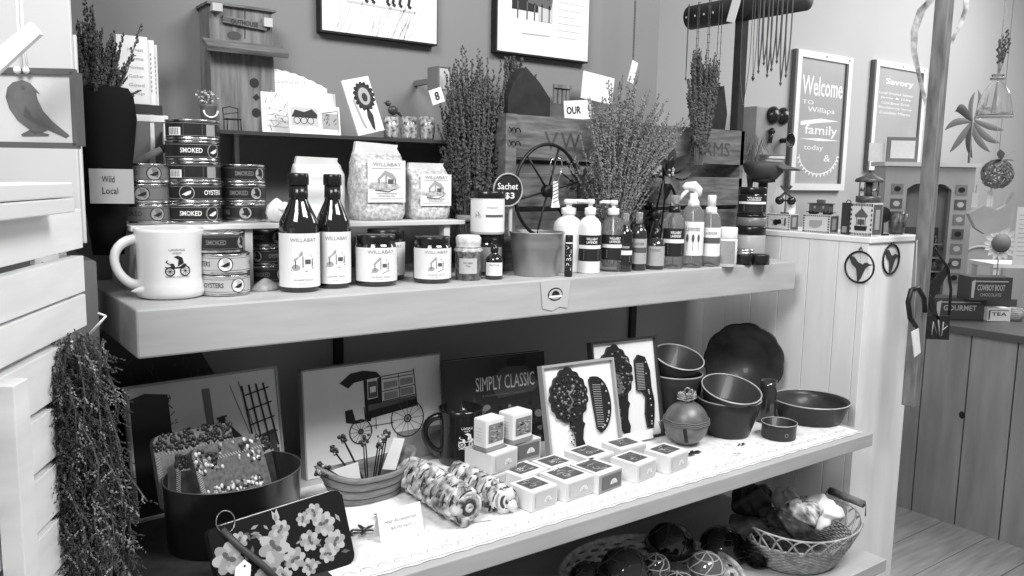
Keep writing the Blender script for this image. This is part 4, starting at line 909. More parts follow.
m.line([(W*.66, H*.9), (W*.80, H*.38)], .001, m2, 1); m.line([(W*.72, H*.92), (W*.84, H*.36)], .001, m2, 1)
m.fill([(W*.7, H*.3), (W*.74, H*.44), (W*.95, H*.5), (W*.96, H*.1), (W*.72, H*.1)], m2, 2)
m.build('photograph', [M('photo_grey', .62, .35), M('photo_dark', .02, .4), M('photo_mid', .06, .4), M('photo_soft', .14, .4)], t)
m = MB()
for a in ((0, W, 0, .004), (0, W, H-.004, H), (0, .004, .0041, H-.0041), (W-.004, W, .0041, H-.0041)): m.box(a[0], a[1], -.002, .008, a[2], a[3])
m.build('frame_edge', M('edge_silver', .30, .4), t)
mx, W, H = lean((308, 480), (443, 452), (297, 373), ZM+.001, radians(5))
t = thing('carriage_print', 'pale leaning canvas painted with a closed black horse carriage', 'picture', mx=mx)
m = MB(); m.box(0, W, 0, .018, 0, H); mp = flat(-.0006); m2 = flat(-.0010)
def U(x, y): return (W*(x-80)/530, H*(1-(y-125)/430))       # crop coordinates to canvas
def pl_(P): return [U(*p) for p in P]
m.fill(pl_([(208, 190), (240, 215), (262, 195), (300, 190), (368, 185), (350, 162), (300, 150), (250, 155)]), mp, 1)
m.fill(pl_([(298, 190), (300, 275), (312, 275), (312, 190)]), mp, 1); m.fill(pl_([(352, 190), (352, 270), (368, 268), (368, 185)]), mp, 1)
m.fill(pl_([(300, 275), (300, 355), (505, 330), (505, 290), (368, 300), (368, 268)]), mp, 1); m.fill(pl_([(315, 200), (350, 198), (350, 265), (315, 268)]), mp, 2); m.fill(pl_([(322, 222), (344, 220), (344, 244), (322, 246)]), m2, 4)
for a in ((370, 185, 498, 178), (370, 196, 498, 192), (370, 248, 500, 238), (370, 290, 505, 280)): m.line(pl_([a[:2], a[2:]]), .0016, mp, 1)
m.line(pl_([(498, 168), (508, 335)]), .0022, mp, 1); m.line(pl_([(436, 185), (438, 290)]), .0014, mp, 1)
for a in ((376, 210, 430, 238), (442, 205, 494, 234), (376, 255, 430, 285), (442, 248, 494, 278)): m.fill(pl_([(a[0], a[3]), (a[2], a[3]-4), (a[2], a[1]-2), (a[0], a[1])]), mp, 3)
m.fill(pl_([(312, 295), (312, 320), (500, 300), (500, 285)]), m2, 2)
m.fill(pl_([(224, 305), (226, 355), (262, 365), (296, 362), (298, 352), (262, 350), (252, 302)]), mp, 1); m.fill(pl_([(302, 338), (326, 338), (320, 364), (306, 362)]), mp, 1); m.line(pl_([(296, 300), (300, 355)]), .0014, mp, 1)
for cx, cy, R_ in ((466, 378, 66), (280, 400, 42)):
    c = U(cx, cy); k = W/530; m.ring(c[0], c[1], R_*k, .0022, m2, 1, 28); m.ring(c[0], c[1], R_*k*.2, .0022, m2, 1, 12)
    for q in range(6): a = q*pi/6; m.line([(c[0]+R_*k*cos(a), c[1]+R_*k*sin(a)), (c[0]-R_*k*cos(a), c[1]-R_*k*sin(a))], .0009, m2, 2)
m.line(pl_([(300, 330), (505, 318)]), .0015, m2, 1); m.line(pl_([(300, 385), (410, 385)]), .0014, m2, 1); m.line(pl_([(340, 340), (340, 400)]), .0014, m2, 1)
m.rect(U(420, 0)[0], W, H*.0, U(0, 430)[1], mp, 3)
m.build('canvas', [M('canvas_pale', .75, .6, var=.05, scale=12), ink, grey1, M('wash_grey', .28, .6), paper], t)
m = MB(); m.box(-.003, -.0002, .0, .02, 0, H+.003); m.box(-.003, W+.003, .0, .02, H+.0002, H+.003); m.box(W+.0002, W+.003, 0, .02, 0, H); m.build('canvas_edge', grey3, t)
# cook book
mx, W, H = lean((449, 458), (547, 441), (442, 362), ZM+.001, radians(6))
t = thing('cook_book', 'dark hardback book titled SIMPLY CLASSIC leaning behind the black mug', 'book', mx=mx)
m = MB(); m.box(0, W, 0, .002, 0, H); m.box(0, W, .020, .022, 0, H); m.box(0, .002, .0021, .0199, 0, H); mp = flat(-.0006)
random.seed(5)
for k in range(60):
    u, v = random.random()*W*.94, random.random()*H*.45; m.oval(u+W*.03, v+H*.02, random.uniform(.003, .009), random.uniform(.003, .008), lambda a, b, k=k: (a, -.0004-.00001*k, b), random.choice((3, 4, 1)), 8)
m.fill([(W*.1, H*.35), (W*.14, H*.6), (W*.18, H*.36)], flat(-.0012), 5); m.fill([(W*.22, H*.35), (W*.26, H*.62), (W*.32, H*.33)], flat(-.0012), 5); m.oval(W*.62, H*.36, .006, .009, flat(-.0013), 4)
m.fill([(W*.6, H*.86), (W*.8, H*.88), (W*.8, H*.98), (W*.6, H*.96)], mp, 1)
m.fill([(W*.40, H*.75), (W*.58, H*.88), (W*.80, H*.86), (W*.93, H*.66), (W*.88, H*.58), (W*.5, H*.55)], flat(-.0013), 5); m.text('SIMPLY CLASSIC', W*.60, flat(-.0018, 0, 0), 2, h=H*.15, u0=W*.58, v0=H*.72, bold=.0)
m.text('A Northwest Kitchen Companion', W*.44, flat(-.0018), 4, h=H*.03, u0=W*.56, v0=H*.59)
m.build('cover', [M('book_dark', .03, .3), ink, M('title_pale', .62, .4), grey1, grey2, M('cover_grey', .07, .4)], t); MB().box(.0025, W-.002, .0022, .0198, .002, H-.002).build('pages', paper, t)
random.seed(11)
# ---- framed mirror and comb sets
def comb_frame(label, bl, br, tl, ang, side):
    mx, W, H = lean(bl, br, tl, zl_, radians(ang))
    t = thing('comb_display', label, 'framed set', mx=mx)
    m = MB(); m.box(.004, W-.004, .004, .008, .004, H-.004, 0); m.build('backing_card', M('card_bright', .8, .6), t)
    m = MB(); f = .0045
    for a in ((0, W, 0, f), (0, W, H-f, H), (0, f, f+.0001, H-f-.0001), (W-f, W, f+.0001, H-f-.0001)): m.box(a[0], a[1], -.004, .012, a[2], a[3])
    m.build('frame', M('frame_beige' if side else 'frame_black', .36 if side else .03, .4), t)
    cxm = W*.33; czm = H*.66; a_ = W*.235; b_ = H*.24
    m = MB(); o = []
    for i in range(64):
        a = 2*pi*i/64; k = 1+.10*abs(sin(7.5*a)); k += .16*max(0, cos(a-pi/2))**12; o.append((cxm+a_*k*cos(a), czm+b_*k*sin(a)))
    m.extr(o, -.003, .0035, 0)
    for i in range(170):
        q = sqrt(random.random())*.96; a = random.uniform(0, 2*pi); m.ball((cxm+a_*q*cos(a), -.003, czm+b_*q*sin(a)), random.uniform(.0010, .0020)*W/.1, random.choice((0, 0, 1)), 6, 4)
    if side: m.tube([(cxm-.008, -.004, czm-b_*.6), (cxm+.006, -.004, czm-b_*.2), (cxm-.002, -.004, czm+b_*.1), (cxm+.008, -.004, czm+b_*.3)], .0025, 6, 1); m.ball((cxm+.009, -.004, czm+b_*.4), .0045, 1, 8, 6)
    else: m.oval(cxm+.002, czm-b_*.35, a_*.3, b_*.4, flat(-.0045), 1)
    m.build('hand_mirror', [M('mirror_bronze', .025, .4, .3), M('mirror_light', .22, .35, .5)], t)
    m = MB(); hx = cxm+W*.10; m.extr([(hx-W*.15, H*.46), (hx-W*.10, H*.40), (hx-W*.12, H*.36), (hx-W*.07, H*.30), (hx-W*.05, H*.20), (hx-W*.06, H*.15), (hx-W*.01, H*.06), (hx+W*.04, H*.08), (hx+W*.06, H*.15), (hx+W*.03, H*.22), (hx+W*.05, H*.32), (hx+W*.08, H*.37), (hx+W*.05, H*.40), (hx+W*.06, H*.46)], -.002, .0035)
    for i in range(18): m.ball((hx-.01*W/.1+random.gauss(.002, .004), -.002, H*random.uniform(.1, .42)), .0018, random.choice((0, 1)), 6, 4)
    m.build('mirror_handle', [M('mirror_bronze', .04), M('mirror_light', .2)], t)
    m = MB(); R_ = H*.29; c0 = (W*.76, H*.55) 
    if side:
        o = arc(W*.70, H*.54, W*.20, -pi/2+.1, pi/2-.0, 12, R_); o += [(W*.66, H*.83), (W*.63, H*.8), (W*.68, H*.3), (W*.72, H*.25)]
        m.extr(o, -.002, .0035)
        for k in range(19): z = H*(.32+.45*k/19); m.line([(W*(.655-.0+.02*(1-k/19)), z), (W*.77, z-.002)], .0009, flat(-.0026), 1)
        for i in range(26): a = random.uniform(-1.3, 1.3); m.ball((W*.70+W*.165*cos(a), -.002, H*.54+R_*.86*sin(a)), .0022, random.choice((0, 0, 1)), 6, 4)
    else:
        o = [(W*.64, H*.78), (W*.70, H*.83), (W*.80, H*.80), (W*.86, H*.66), (W*.86, H*.50), (W*.89, H*.36), (W*.87, H*.2), (W*.84, H*.09), (W*.76, H*.10), (W*.74, H*.24), (W*.77, H*.40), (W*.72, H*.46), (W*.64, H*.48)]
        m.extr(o, -.002, .0035)
        for k in range(17): z = H*(.49+.27*k/17); m.line([(W*.64, z), (W*.76, z-.001)], .0009, flat(-.0026), 1)
        for i in range(30): q = random.random(); m.ball((W*(.81+.02*sin(q*6)), -.002, H*(.12+.65*q)), .002, random.choice((0, 0, 1)), 6, 4)
    m.build('comb', [M('mirror_bronze', .04), M('comb_gap', .5, .5)], t)
    if not side:
        m = MB(); m.box(W*.18, W*.74, -.018, -.016, .002, H*.10); m.build('plain_card', M('card_bright', .8), t)
    return t
comb_frame('white framed mirror and comb set in black frame, taller and further back', (599, 448), (664, 435), (579, 344), 11, 0)
comb_frame('framed mirror and comb set in beige frame, shorter and in front', (551, 468), (623, 453), (527, 368), 13, 1)
# ---- black mug
mug('coffee_mug', 'black mug with small white carriage logo on the middle shelf', (437, 483, 469), ZM+.0005, 407, [ceramb, paper], ink, .12, 0)
# ---- soap bars
ws = M('soap_wrap', .80, .45); wk = M('soap_band', .50, .5); wt = M('soap_tan', .30, .5)
def soap(label, bl, bc, br, H, z, kind=0, lift=0):
    # bl, bc, br : pixels of the left, middle (nearest) and right bottom corners
    C_ = onZ(bc[0], bc[1], z); A_ = onZ(bl[0], bl[1], z); B_ = onZ(br[0], br[1], z); u = (B_-C_).to_2d(); W = u.length; L = (A_-C_).to_2d().length; an = atan2(u.y, u.x)
    t = thing('soap_bar', label, 'soap', (C_.x, C_.y, z+lift), an, 'wrapped soap bars on the middle shelf')
    side = wt if kind == 2 else ws
    MB().box(0, W, 0, L, 0, H).build('soap_block', [M('soap_cream', .62, .5) if kind != 2 else wt], t, bev=.002)
    m = MB(); e = .0006; m.box(-e, W+e, L*.02, L*.98, -e*0, H+e) if kind != 3 else m.box(-e, W+e, -e, L+e, 0, H+e)
    mp = flatz(H+e*2, W/2, L*.55); m.rect(-W*.36, W*.36, -L*.33, L*.33, mp, 1); 
    mf3 = flatz(H+e*3, W/2, L*.55)
    for k in range(13): u_, v = random.uniform(-.3, .1)*W, random.uniform(-.28, .28)*L; m.line([(u_, v), (u_+W*.12, v+random.gauss(0, .0015)), (u_+W*random.uniform(.15, .24), v+random.gauss(0, .002))], .0011, mf3, random.choice((0, 2, 2, 3)))
    m.ring(-W*.1, -L*.14, W*.09, .0008, mf3, 0, 10)
    m.build('wrapper', [ws, grey1, grey3, ink], t)
    m = MB(); mp = flat(-e*1.5, W*.52, H*.45); m.rect(-W*.40, W*.40, -H*.30, H*.42, mp, 0); m2 = flat(-e*2.2, W*.6, H*.36)
    m.fill(arc(0, 0, W*.15, 0, pi, 10, H*.28), m2, 1)
    for k in range(4): a = pi*(k+1)/5; m.line([(0, 0), (W*.13*cos(a), H*.25*sin(a))], .0006, flat(-e*3, W*.6, H*.36), 2)
    m.build('end_label', [wk if kind != 2 else M('soap_tanlabel', .12, .5), M('soap_arch', .75, .5), grey3], t)
    return t
sp = [
 ('soap bar at left end of front row, beside striped scrunchies', (522, 500), (532, 513), (557, 504), 0),
 ('soap bar second from left in the front row', (551, 489), (566, 503), (594, 493), 0),
 ('soap bar with dark end label, third in the front row', (588, 480), (599, 495), (622, 486), 2),
 ('soap bar fourth in the front row, left of the last one', (617, 473), (637, 484), (656, 476), 0),
 ('soap bar at right end of the row near the jingle bell', (650, 465), (669, 475), (688, 467), 0),
 ('soap bar in back row beneath the stacked soap boxes', (503, 486), (522, 497), (548, 487), 0),
 ('soap bar second in back row before the beige frame', (539, 477), (553, 488), (577, 480), 0),
 ('soap bar third in back row below comb of beige frame', (572, 466), (590, 478), (614, 470), 0),
 ('soap bar at right of back row below the black frame', (607, 458), (620, 467), (646, 460), 0)]
for lb, a, b, c, kd in sp: soap(lb, a, b, c, .033, zl_, kd)
# stacked soap boxes
soap('lower left wide soap block under the left soap box', (470, 484), (492, 496), (517, 486), .034, zl_, 0)
soap('wide soap block stacked second, directly under the left soap box', (470, 484), (492, 496), (517, 486), .034, zl_, 0, .0355)
soap('lower right tan-ended soap block under the right soap box', (499, 474), (514, 483), (540, 475), .034, zl_, 2)
soap('upper tan-ended soap block directly under the right soap box', (499, 474), (514, 483), (540, 475), .034, zl_, 2, .0355)
def soapbox(label, bl, bc, br, top, z):
    C_ = onZ(bc[0], bc[1], z); A_ = onZ(bl[0], bl[1], z); B_ = onZ(br[0], br[1], z); u = (B_-C_).to_2d(); W = u.length; L = (A_-C_).to_2d().length; an = atan2(u.y, u.x); H = zt(C_.x, C_.y, top)-z
    t = thing('soap_box', label, 'soap', (C_.x, C_.y, z), an, 'upright boxed soaps')
    MB().box(0, W, 0, L, 0, H).build('box_body', ws, t, bev=.0025); m = MB(); m.box(-.0006, W+.0006, -.0006, L+.0006, 0, H*.14); m.build('base_band', M('band_grey', .25, .5), t)
    m = MB(); mp = flat(-.0008, W*.5, H*.52); m.rect(-W*.38, W*.42, -H*.26, H*.32, mp, 0)
    for k in range(26): u_, v = random.uniform(-.34, .3)*W, random.uniform(-.24, .28)*H; m.line([(u_, v), (u_+W*.12, v+random.gauss(0, .0012))], .0014, flat(-.0012, W*.5, H*.52), random.choice((1, 2)))
    for k in range(5): m.line([(L*.2, H*(.3+.1*k)), (L*.7, H*(.3+.1*k))], .0008, lambda a, b: (-.0007, L-a, b), 2)
    m.build('picture_label', [grey2, ink, grey5], t)
zb1 = zl_+.0715; zb2 = zl_+.0715
soapbox('left of two upright soap boxes with carriage picture', (476, 448), (486, 453), (504, 447), 421, zb1)
soapbox('right of two upright soap boxes, set slightly higher', (503, 439), (513, 445), (532, 439), 415, zb2)
# ---- pots, plate, bell
def pot(label, px, yb, top, flare=.78, z=None, tilt=None, dark=brownc):
    z = z or zl_; x, y, r = lat(px[0]+(px[1]-px[0])*.07, px[1]-(px[1]-px[0])*.07, yb, z); r /= .9; H = zt(x, y, top)-z
    t = thing('flower_pot', label, 'pot', (x, y, z), 0, 'dark glazed stoneware pots')
    m = MB(); m.lathe([(r*flare*.96, 0), (r*flare, .003), (r*.9, H*.66), (r*.93, H*.72), (r*.98, H*.98), (r*.97, H), (r*.9, H*.98), (r*.86, H*.6), (r*flare*.9, .006), (0, .006)], 48); m.build('pot_body', dark, t)
    m = MB(); m.tube([(r*.955*cos(a), r*.955*sin(a), H) for a in [i*pi/24 for i in range(48)]], .0016, 6, closed=True); m.build('rim', brownr, t, label='pale glazed rim')
    return t, x, y, r, H
P1 = pot('dark stoneware pot standing upright beneath the tilted pot', (693, 761), 442, 398, .66)
P2 = pot('dark stoneware pot standing upright behind the jingle bell', (645, 702), 434, 373, .72)
for PQ, lb_, tl_, dz_ in ((P1, 'dark stoneware pot nested and tilted on top of the upright pot', 16, .026), (P2, 'dark stoneware pot tilted forward in the rear pot beside black frame', 19, .010)):
  t, x, y, r, H = PQ
  T2 = thing('flower_pot', lb_, 'pot', (x-.004, y+.004, zl_+H-dz_), 0, 'dark glazed stoneware pots')
  T = Matrix.Rotation(radians(tl_), 4, 'X') @ Matrix.Rotation(radians(-4), 4, 'Y'); rr = r*.97; h2 = .052
  m = MB(); m.lathe([(rr*.70, 0), (rr*.72, .002), (rr*.93, h2*.96), (rr*.95, h2), (rr*.88, h2*.98), (rr*.68, .006), (0, .006)], 48, T=T); m.build('pot_body', brownc, T2)
  m = MB(); m.tube([T @ Vector((rr*.94*cos(a), rr*.94*sin(a), h2)) for a in [i*pi/24 for i in range(48)]], .0016, 6, closed=True); m.build('rim', brownr, T2, label='pale glazed rim')
p = onY(746, 372, 1.27); r = 37.5*depth(p)/F
T = Matrix.Translation((p.x, 1.395, 0)); 
m = MB(); wv = lambda a, z: 1+.035*abs(sin(5.5*a)); m.lathe([(r*.62, 0), (r*.64, .004), (r*.95, .016), (r, .018), (r*.97, .013), (r*.66, .0), (r*.6, -.002), (0, -.003)], 88, T=Matrix.Rotation(radians(90-9), 4, 'X'), wob=wv)
t = thing('scalloped_plate', 'large dark scalloped plate standing on edge at back right', 'plate', (p.x-.012, 1.27, ZM+.002+r*1.0), face(p.x, 1.27)); o = m.build('plate_body', [brownc], t); 
for o in t.children: 
    o.data.transform(Matrix.Scale(-1, 4, (0, 1, 0))) if 0 else None
# pie dish, small dish
x, y, r = lat(776, 842, 428, zl_); H = zt(x, y, 399)-zl_
r = 38*depth((x, y, 1))/F
t = thing('pie_dish', 'wide shallow dark pie dish near right end of middle shelf', 'dish', (x, y, zl_))
m = MB(); m.lathe([(r*.76, 0), (r*.78, .002), (r*.97, H*.94), (r, H), (r*.95, H*.97), (r*.90, H*.8), (r*.74, .005), (0, .005)], 56); m.build('dish_body', brownc, t)
m = MB(); m.tube([(r*.985*cos(a), r*.985*sin(a), H) for a in [i*pi/28 for i in range(56)]], .0015, 6, closed=True); m.build('rim', brownr, t)
x, y, r = lat(760, 796, 442, zl_); H = zt(x, y, 422)-zl_
t = thing('small_dish', 'tiny round dark dish with stamped mark in front of pie dish', 'dish', (x, y, zl_), face(x, y))
m = MB(); m.lathe([(r*.92, 0), (r*.94, .001), (r*.95, H*.88), (r, H), (r*.9, H*.97), (r*.88, .004), (0, .004)], 40); m.ring(r*.45, H*.42, .0035, .001, cyl(r*.957), 1); m.build('dish_body', [brownc, M('stamp_pale', .3, .5)], t)
m = MB(); m.tube([(r*.97*cos(a), r*.97*sin(a), H) for a in [i*pi/20 for i in range(40)]], .0011, 6, closed=True); m.build('rim', brownr, t)
x, y, r = lat(757, 775, 424, zl_); H = zt(x, y, 380)-zl_
t = thing('narrow_vase', 'narrow dark glazed jar between the stacked pots and pie dish', 'vase', (x, y, zl_))
m = MB(); m.lathe([(r*.9, 0), (r, .003), (r*1.0, H*.7), (r*.85, H*.85), (r*.95, H), (r*.8, H*.98), (0, H*.8)], 32); m.build('vase_body', M('vase_dark', .03, .12, coat=.8), t)
# jingle bell
p = onZ(697, 448, zl_); R_ = 22.5*depth(p)/F; cB = Vector((p.x, p.y+R_*.7, zl_))
t = thing('jingle_bell', 'round dark jingle bell with slot and ribbon bow on top', 'bell', cB, face(cB.x, cB.y)); bm_ = M('bell_metal', .16, .42, .3, var=.3, scale=40)
m = MB(); m.ball((0, 0, R_), R_, 0, 32, 20); m.line([(-.002+.0006*i, R_*(.98-.09*i)) for i in range(9)], .0075, lambda u, v: (u, -sqrt(max(0, R_*R_-u*u-(v-R_)**2))-.0008, v), 1); m.build('bell_body', [bm_, ink], t)
m = MB()
for dz, k in ((.12, 1), (.2, .985), (.05, 1.01)): m.tube([(R_*k*cos(a)*1.02, R_*k*sin(a)*1.02, R_*(1+dz)+.001*sin(7*a)) for a in [i*pi/20 for i in range(40)]], .0013, 6, closed=True)
m.tube([(-R_*1.0, -R_*.2, R_*1.1), (-R_*1.2, -R_*.3, R_*1.0), (-R_*1.1, -R_*.35, R_*.7)], .0012, 5); m.build('twine_wrap', M('twine_dark', .16, .8), t)
m = MB()
for k in range(24):
    a = 2*pi*k/24+random.uniform(-.2, .2); d = Vector((cos(a), sin(a)*.7-.2, random.uniform(.1, 1.1))); L_ = random.uniform(.014, .027); pts = [Vector((0, 0, 2*R_))+d.normalized()*L_*s_+Vector((-sin(a), cos(a), 0))*.006*sin(pi*s_) for s_ in (0, .3, .6, .9, 1)]; pts += [Vector((0, 0, 2*R_))+d.normalized()*L_*s_-Vector((-sin(a), cos(a), 0))*.006*sin(pi*s_) for s_ in (.9, .6, .3, 0)]
    m.tube(pts, random.uniform(.0010, .0018), 5)
m.build('ribbon_bow', M('ribbon_grey', .3, .7, var=.7, scale=140), t)
m = MB(); m.tube([(.006*cos(a), -.002, 2*R_+.020+.007*sin(a)) for a in [i*pi/6 for i in range(12)]], .0016, 6, closed=True); m.build('top_loop', M('loop_metal', .4, .3, .8), t)
# small metal hooks on lace
def leafy(label, px, py, n, L, seed, sp=1.0):
    random.seed(seed); p = onZ(px, py, zl_); m = MB()
    for k in range(n):
        a = random.uniform(0, 2*pi) if sp > 1 else random.gauss(.1, .35); m.leaf((random.gauss(0, L*.4), random.gauss(0, L*.15), .003), (cos(a), sin(a)*.6, .12), L, L*.3, 0)
    return tag(m.build('metal_leaf', M('leaf_iron', .04, .4, .5), None, p), label, 'leaf ornament')
leafy('dark metal leaf sprig lying behind the last soap bar', 690, 455, 6, .022, 3); leafy('small dark metal leaf lying below the stone pots', 740, 446, 3, .014, 4); leafy('tiny dark metal leaf on lace at the shelf edge', 735, 455, 2, .010, 5)
random.seed(12)
# ---- boat basket with hair pins
p = onZ(345, 512, zl_); a = onZ(303, 492, zl_); b = onZ(400, 470, zl_); c = Vector(((a.x+b.x)/2-.012, p.y+.040, zl_)); an = -.30+.35
Lb = .082; Wb = .046; Hb = .048
t = thing('boat_basket', 'long boat-shaped basket holding hair pins before the carriage canvas', 'basket', c, .04)
m = MB(); n = 40; vs = []; lv = [0, .2, .24, .5, .54, .8, .84, 1]
for j, q in enumerate(lv):
    s_ = .70+.30*q+(.012 if j % 2 else 0)
    for i in range(n):
        a = 2*pi*i/n; e = abs(cos(a)); vs.append((Lb*s_*math.copysign(e**.8, cos(a))*(1+.12*e**4*q), Wb*s_*sin(a), Hb*q*(1+.45*e**3)))
N_ = len(vs); vs += [(x*.93, y*.9, z+.001 if z > .002 else .003) for x, y, z in vs]
fs = [(j*n+i, j*n+(i+1) % n, (j+1)*n+(i+1) % n, (j+1)*n+i) for j in range(7) for i in range(n)]; fs += [tuple(N_+k for k in reversed(f)) for f in fs]; fs += [(7*n+i, 7*n+(i+1) % n, N_+7*n+(i+1) % n, N_+7*n+i) for i in range(n)]; fs += [tuple(range(n-1, -1, -1)), tuple(N_+i for i in range(n))]
m.add(vs, fs, 0, True); m.build('basket_body', M('basket_wood', .20, .5, var=.35, scale=30, st=(1, 1, 6)), t)
m = MB()
for z in (.22, .52, .82): m.tube([((Lb*(.70+.30*z)*math.copysign(abs(cos(a))**.8, cos(a))*(1+.12*abs(cos(a))**4*z))*1.01, Wb*(.70+.3*z)*sin(a)*1.02, Hb*z*(1+.45*abs(cos(a))**3)) for a in [i*pi/24 for i in range(48)]], .0008, 4, closed=True)
m.build('weave_lines', M('weave_dark', .03, .7), t)
def pin(label, base, tip, card_=False, k=0):
    d = (Vector(tip)-Vector(base)); L = d.length; m_ = Matrix.Translation(Vector(c)+Vector(base)) @ d.to_track_quat('Z', 'Y').to_matrix().to_4x4()
    t = thing('hair_pin', label, 'hair pin', mx=m_, group='hair pins in the boat basket')
    m = MB()
    for s_ in (-1, 1): m.tube([(s_*.002, 0, 0), (s_*.003, 0, L*.5), (s_*.0025, 0, L*.8)], .0012, 5)
    m.build('prongs', M('pin_dark', .03, .3, .6), t); m = MB()
    for q in range(16): a = random.uniform(0, 2*pi); r_ = random.uniform(0, .011); m.ball((r_*cos(a), r_*sin(a)*.5, L*.8+random.uniform(-.006, .012)), random.uniform(.002, .0038), random.choice((0, 0, 1)), 7, 5)
    m.build('ornament', [M('orn_dark', .05, .3, .5), M('orn_light', .42, .3, .5)], t)
_pin = pin
def pin(l, b, e): _pin(l, tuple(q*1.25 for q in b), tuple(q*1.22 for q in e))
pin('hair pin pointing far left out of the basket, studded and dark', (-.02, .0, .02), (-.072, -.0, .062)); pin('hair pin with beaded head leaning left over basket rim', (-.01, .01, .02), (-.050, .012, .080))
pin('dark-knobbed hair pin rising tallest at left of basket', (0, .012, .02), (-.034, .016, .096)); pin('hair pin with round ornament at the middle of basket', (0, 0, .02), (-.002, .005, .090)); pin('hair pin with pale ornament leaning right in basket', (.01, 0, .02), (.022, .002, .082)); pin('dark hair pin furthest right in the basket', (.02, .006, .02), (.036, .008, .092))
pin('low hair pin lying along the left rim of basket', (-.03, -.012, .03), (-.080, -.014, .055))
m = MB(); m.extr([(-.014, 0), (.012, 0), (.016, .055), (-.006, .055)], 0, .001); tag(m.build('white_card', paper, mx=Matrix.Translation(c+Vector((.044, .004, .036))) @ Matrix.Rotation(.25, 4, 'Y')), 'white pin card sticking up at right side of the basket', 'card')
m = MB(); m.extr([(-.03, 0), (.02, 0), (.026, .03), (-.035, .045)], 0, .001); tag(m.build('white_card', paper, mx=Matrix.Translation(c+Vector((-.03, .0, .025))) @ Matrix.Rotation(-.35, 4, 'Y')), 'white pin card lying low at left side of the basket', 'card')
# ---- twisted scrunchie rolls
def roll(label, b, e, R_, pale, seed, coarse=0):
    random.seed(seed); A_ = onZ(b[0], b[1], zl_); B_ = onZ(e[0], e[1], zl_); d = (B_-A_); L = d.length; an = atan2(d.y, d.x)
    t = thing('scrunchie_roll', label, 'scrunchies', (A_.x, A_.y, zl_), an); m = MB(); n = 13 if not coarse else 8
    for k in range(n):
        x = L*(k+.5)/n; rr = R_*(1 if 1 < k < n-2 else (.93 if k else .86)); ph = random.random()*6; r0 = L/n*.50; sl = random.uniform(-.25, .25)
        pts = [(x+rr*sl*cos(a)+.004*sin(4*a+ph), (rr-r0)*cos(a)*(1+.10*sin(6*a+ph)), R_+(rr-r0)*sin(a)*(1+.10*cos(5*a+ph))) for a in [i*pi/16 for i in range(32)]]
        m.tube(pts, [r0*(1.15+.4*sin(i*1.9+ph)) for i in range(32)], 8, 0 if (not coarse or k % 2) else 1, closed=True)
        for j in (0, 1): m.tube([(q[0]+r0*(.85-.5*j), q[1]*1.0, R_+(q[2]-R_)*1.0) for q in [(x+rr*sl*cos(a), (rr-r0*.35+r0*.35*j)*cos(a), R_+(rr-r0*.35+r0*.35*j)*sin(a)) for a in [i*pi/16 for i in range(32)]]], r0*.20 if j == 0 else r0*.12, 5, 1 if j == 0 else 2, closed=True)
    for k in range(4):
        rr = R_*(.72-.19*k); m.tube([(L-.001+.0012*k, rr*cos(a), R_+rr*sin(a)) for a in [i*pi/12 for i in range(24)]], R_*.105, 6, (0, 2, 1, 0)[k] if not coarse else (0, 2, 0, 2)[k], closed=True)
    m.ball((L-.001, 0, R_), R_*.12, 2, 8, 6)
    m.build('ruffled_cloth', pale, t); return t
zeb = [M('scr_white', .42, .7, var=.95, scale=55, bump=.5, detail=2), M('scr_black', .04, .5, var=.6, scale=120), M('scr_mid', .35, .6, var=.6, scale=160)]
roll('pale crinkled scrunchie roll lying between the price card and striped roll', (410, 488), (468, 526), .030, zeb, 21)
roll('striped scrunchie roll with dark swirled end beside the front soap bar', (456, 484), (507, 514), .022, [M('scr_pale', .68, .6), M('scr_mid', .3), M('scr_black', .03)], 22, 1)
t = thing('scrunchie_roll', 'short end of dark patterned scrunchie behind the pale roll', 'scrunchies', onZ(398, 475, zl_)); m = MB()
for k in range(4): m.tube([(.004*k+.001*sin(3*a), .014*cos(a), .017+.014*sin(a)) for a in [i*pi/12 for i in range(24)]], .0042, 8, k % 2, closed=True)
m.build('ruffled_cloth', [M('scr_dk', .06, .5, var=.8, scale=150), M('scr_mid', .3)], t)
random.seed(31)
p = onZ(487, 518, zl_); m = MB(); m.fill([(-.028, -.004), (.0, -.012), (.018, .010), (-.008, .012)], flatz(0), 0); m.v = [(x, y, z+.0012) for x, y, z in m.v]+[]; m.fill([(-.028, -.004), (.0, -.012), (.018, .010), (-.008, .012)], flatz(0.0004), 0)
m.tube([(.012, .012, .004), (.016, .010, .016), (.017, .006, .022)], .002, 5, 1)
tag(m.build('paper_tag', [M('tag_white', .75), ink], None, p), 'folded paper tag under the striped scrunchie roll', 'tag')
# price card
a = onZ(381, 543, zl_); b = onZ(424, 531, zl_); W = (b-a).length; an = atan2((b-a).y, (b-a).x); H = .044
m = MB(); T = Matrix.Rotation(radians(-16), 4, 'X'); m.box(0, W, 0, .0008, 0, H, T=T); m.box(0, W, .0, .0008, 0, H, T=Matrix.Translation((0, 2*H*sin(radians(16)), 0)) @ Matrix.Rotation(radians(16), 4, 'X'))
mp = lambda u, v: tuple(T @ Vector((W/2+u, -.0005, H/2+v))); m.text('Hair Accessories', W*.72, mp, 1, h=.0055, v0=.005); m.text('$4.00 each', W*.48, mp, 1, h=.0055, v0=-.006)
tag(m.build('price_card', [paper, M('card_ink', .30)], None, a, an), 'folded white price card for hair accessories on the lace', 'sign')
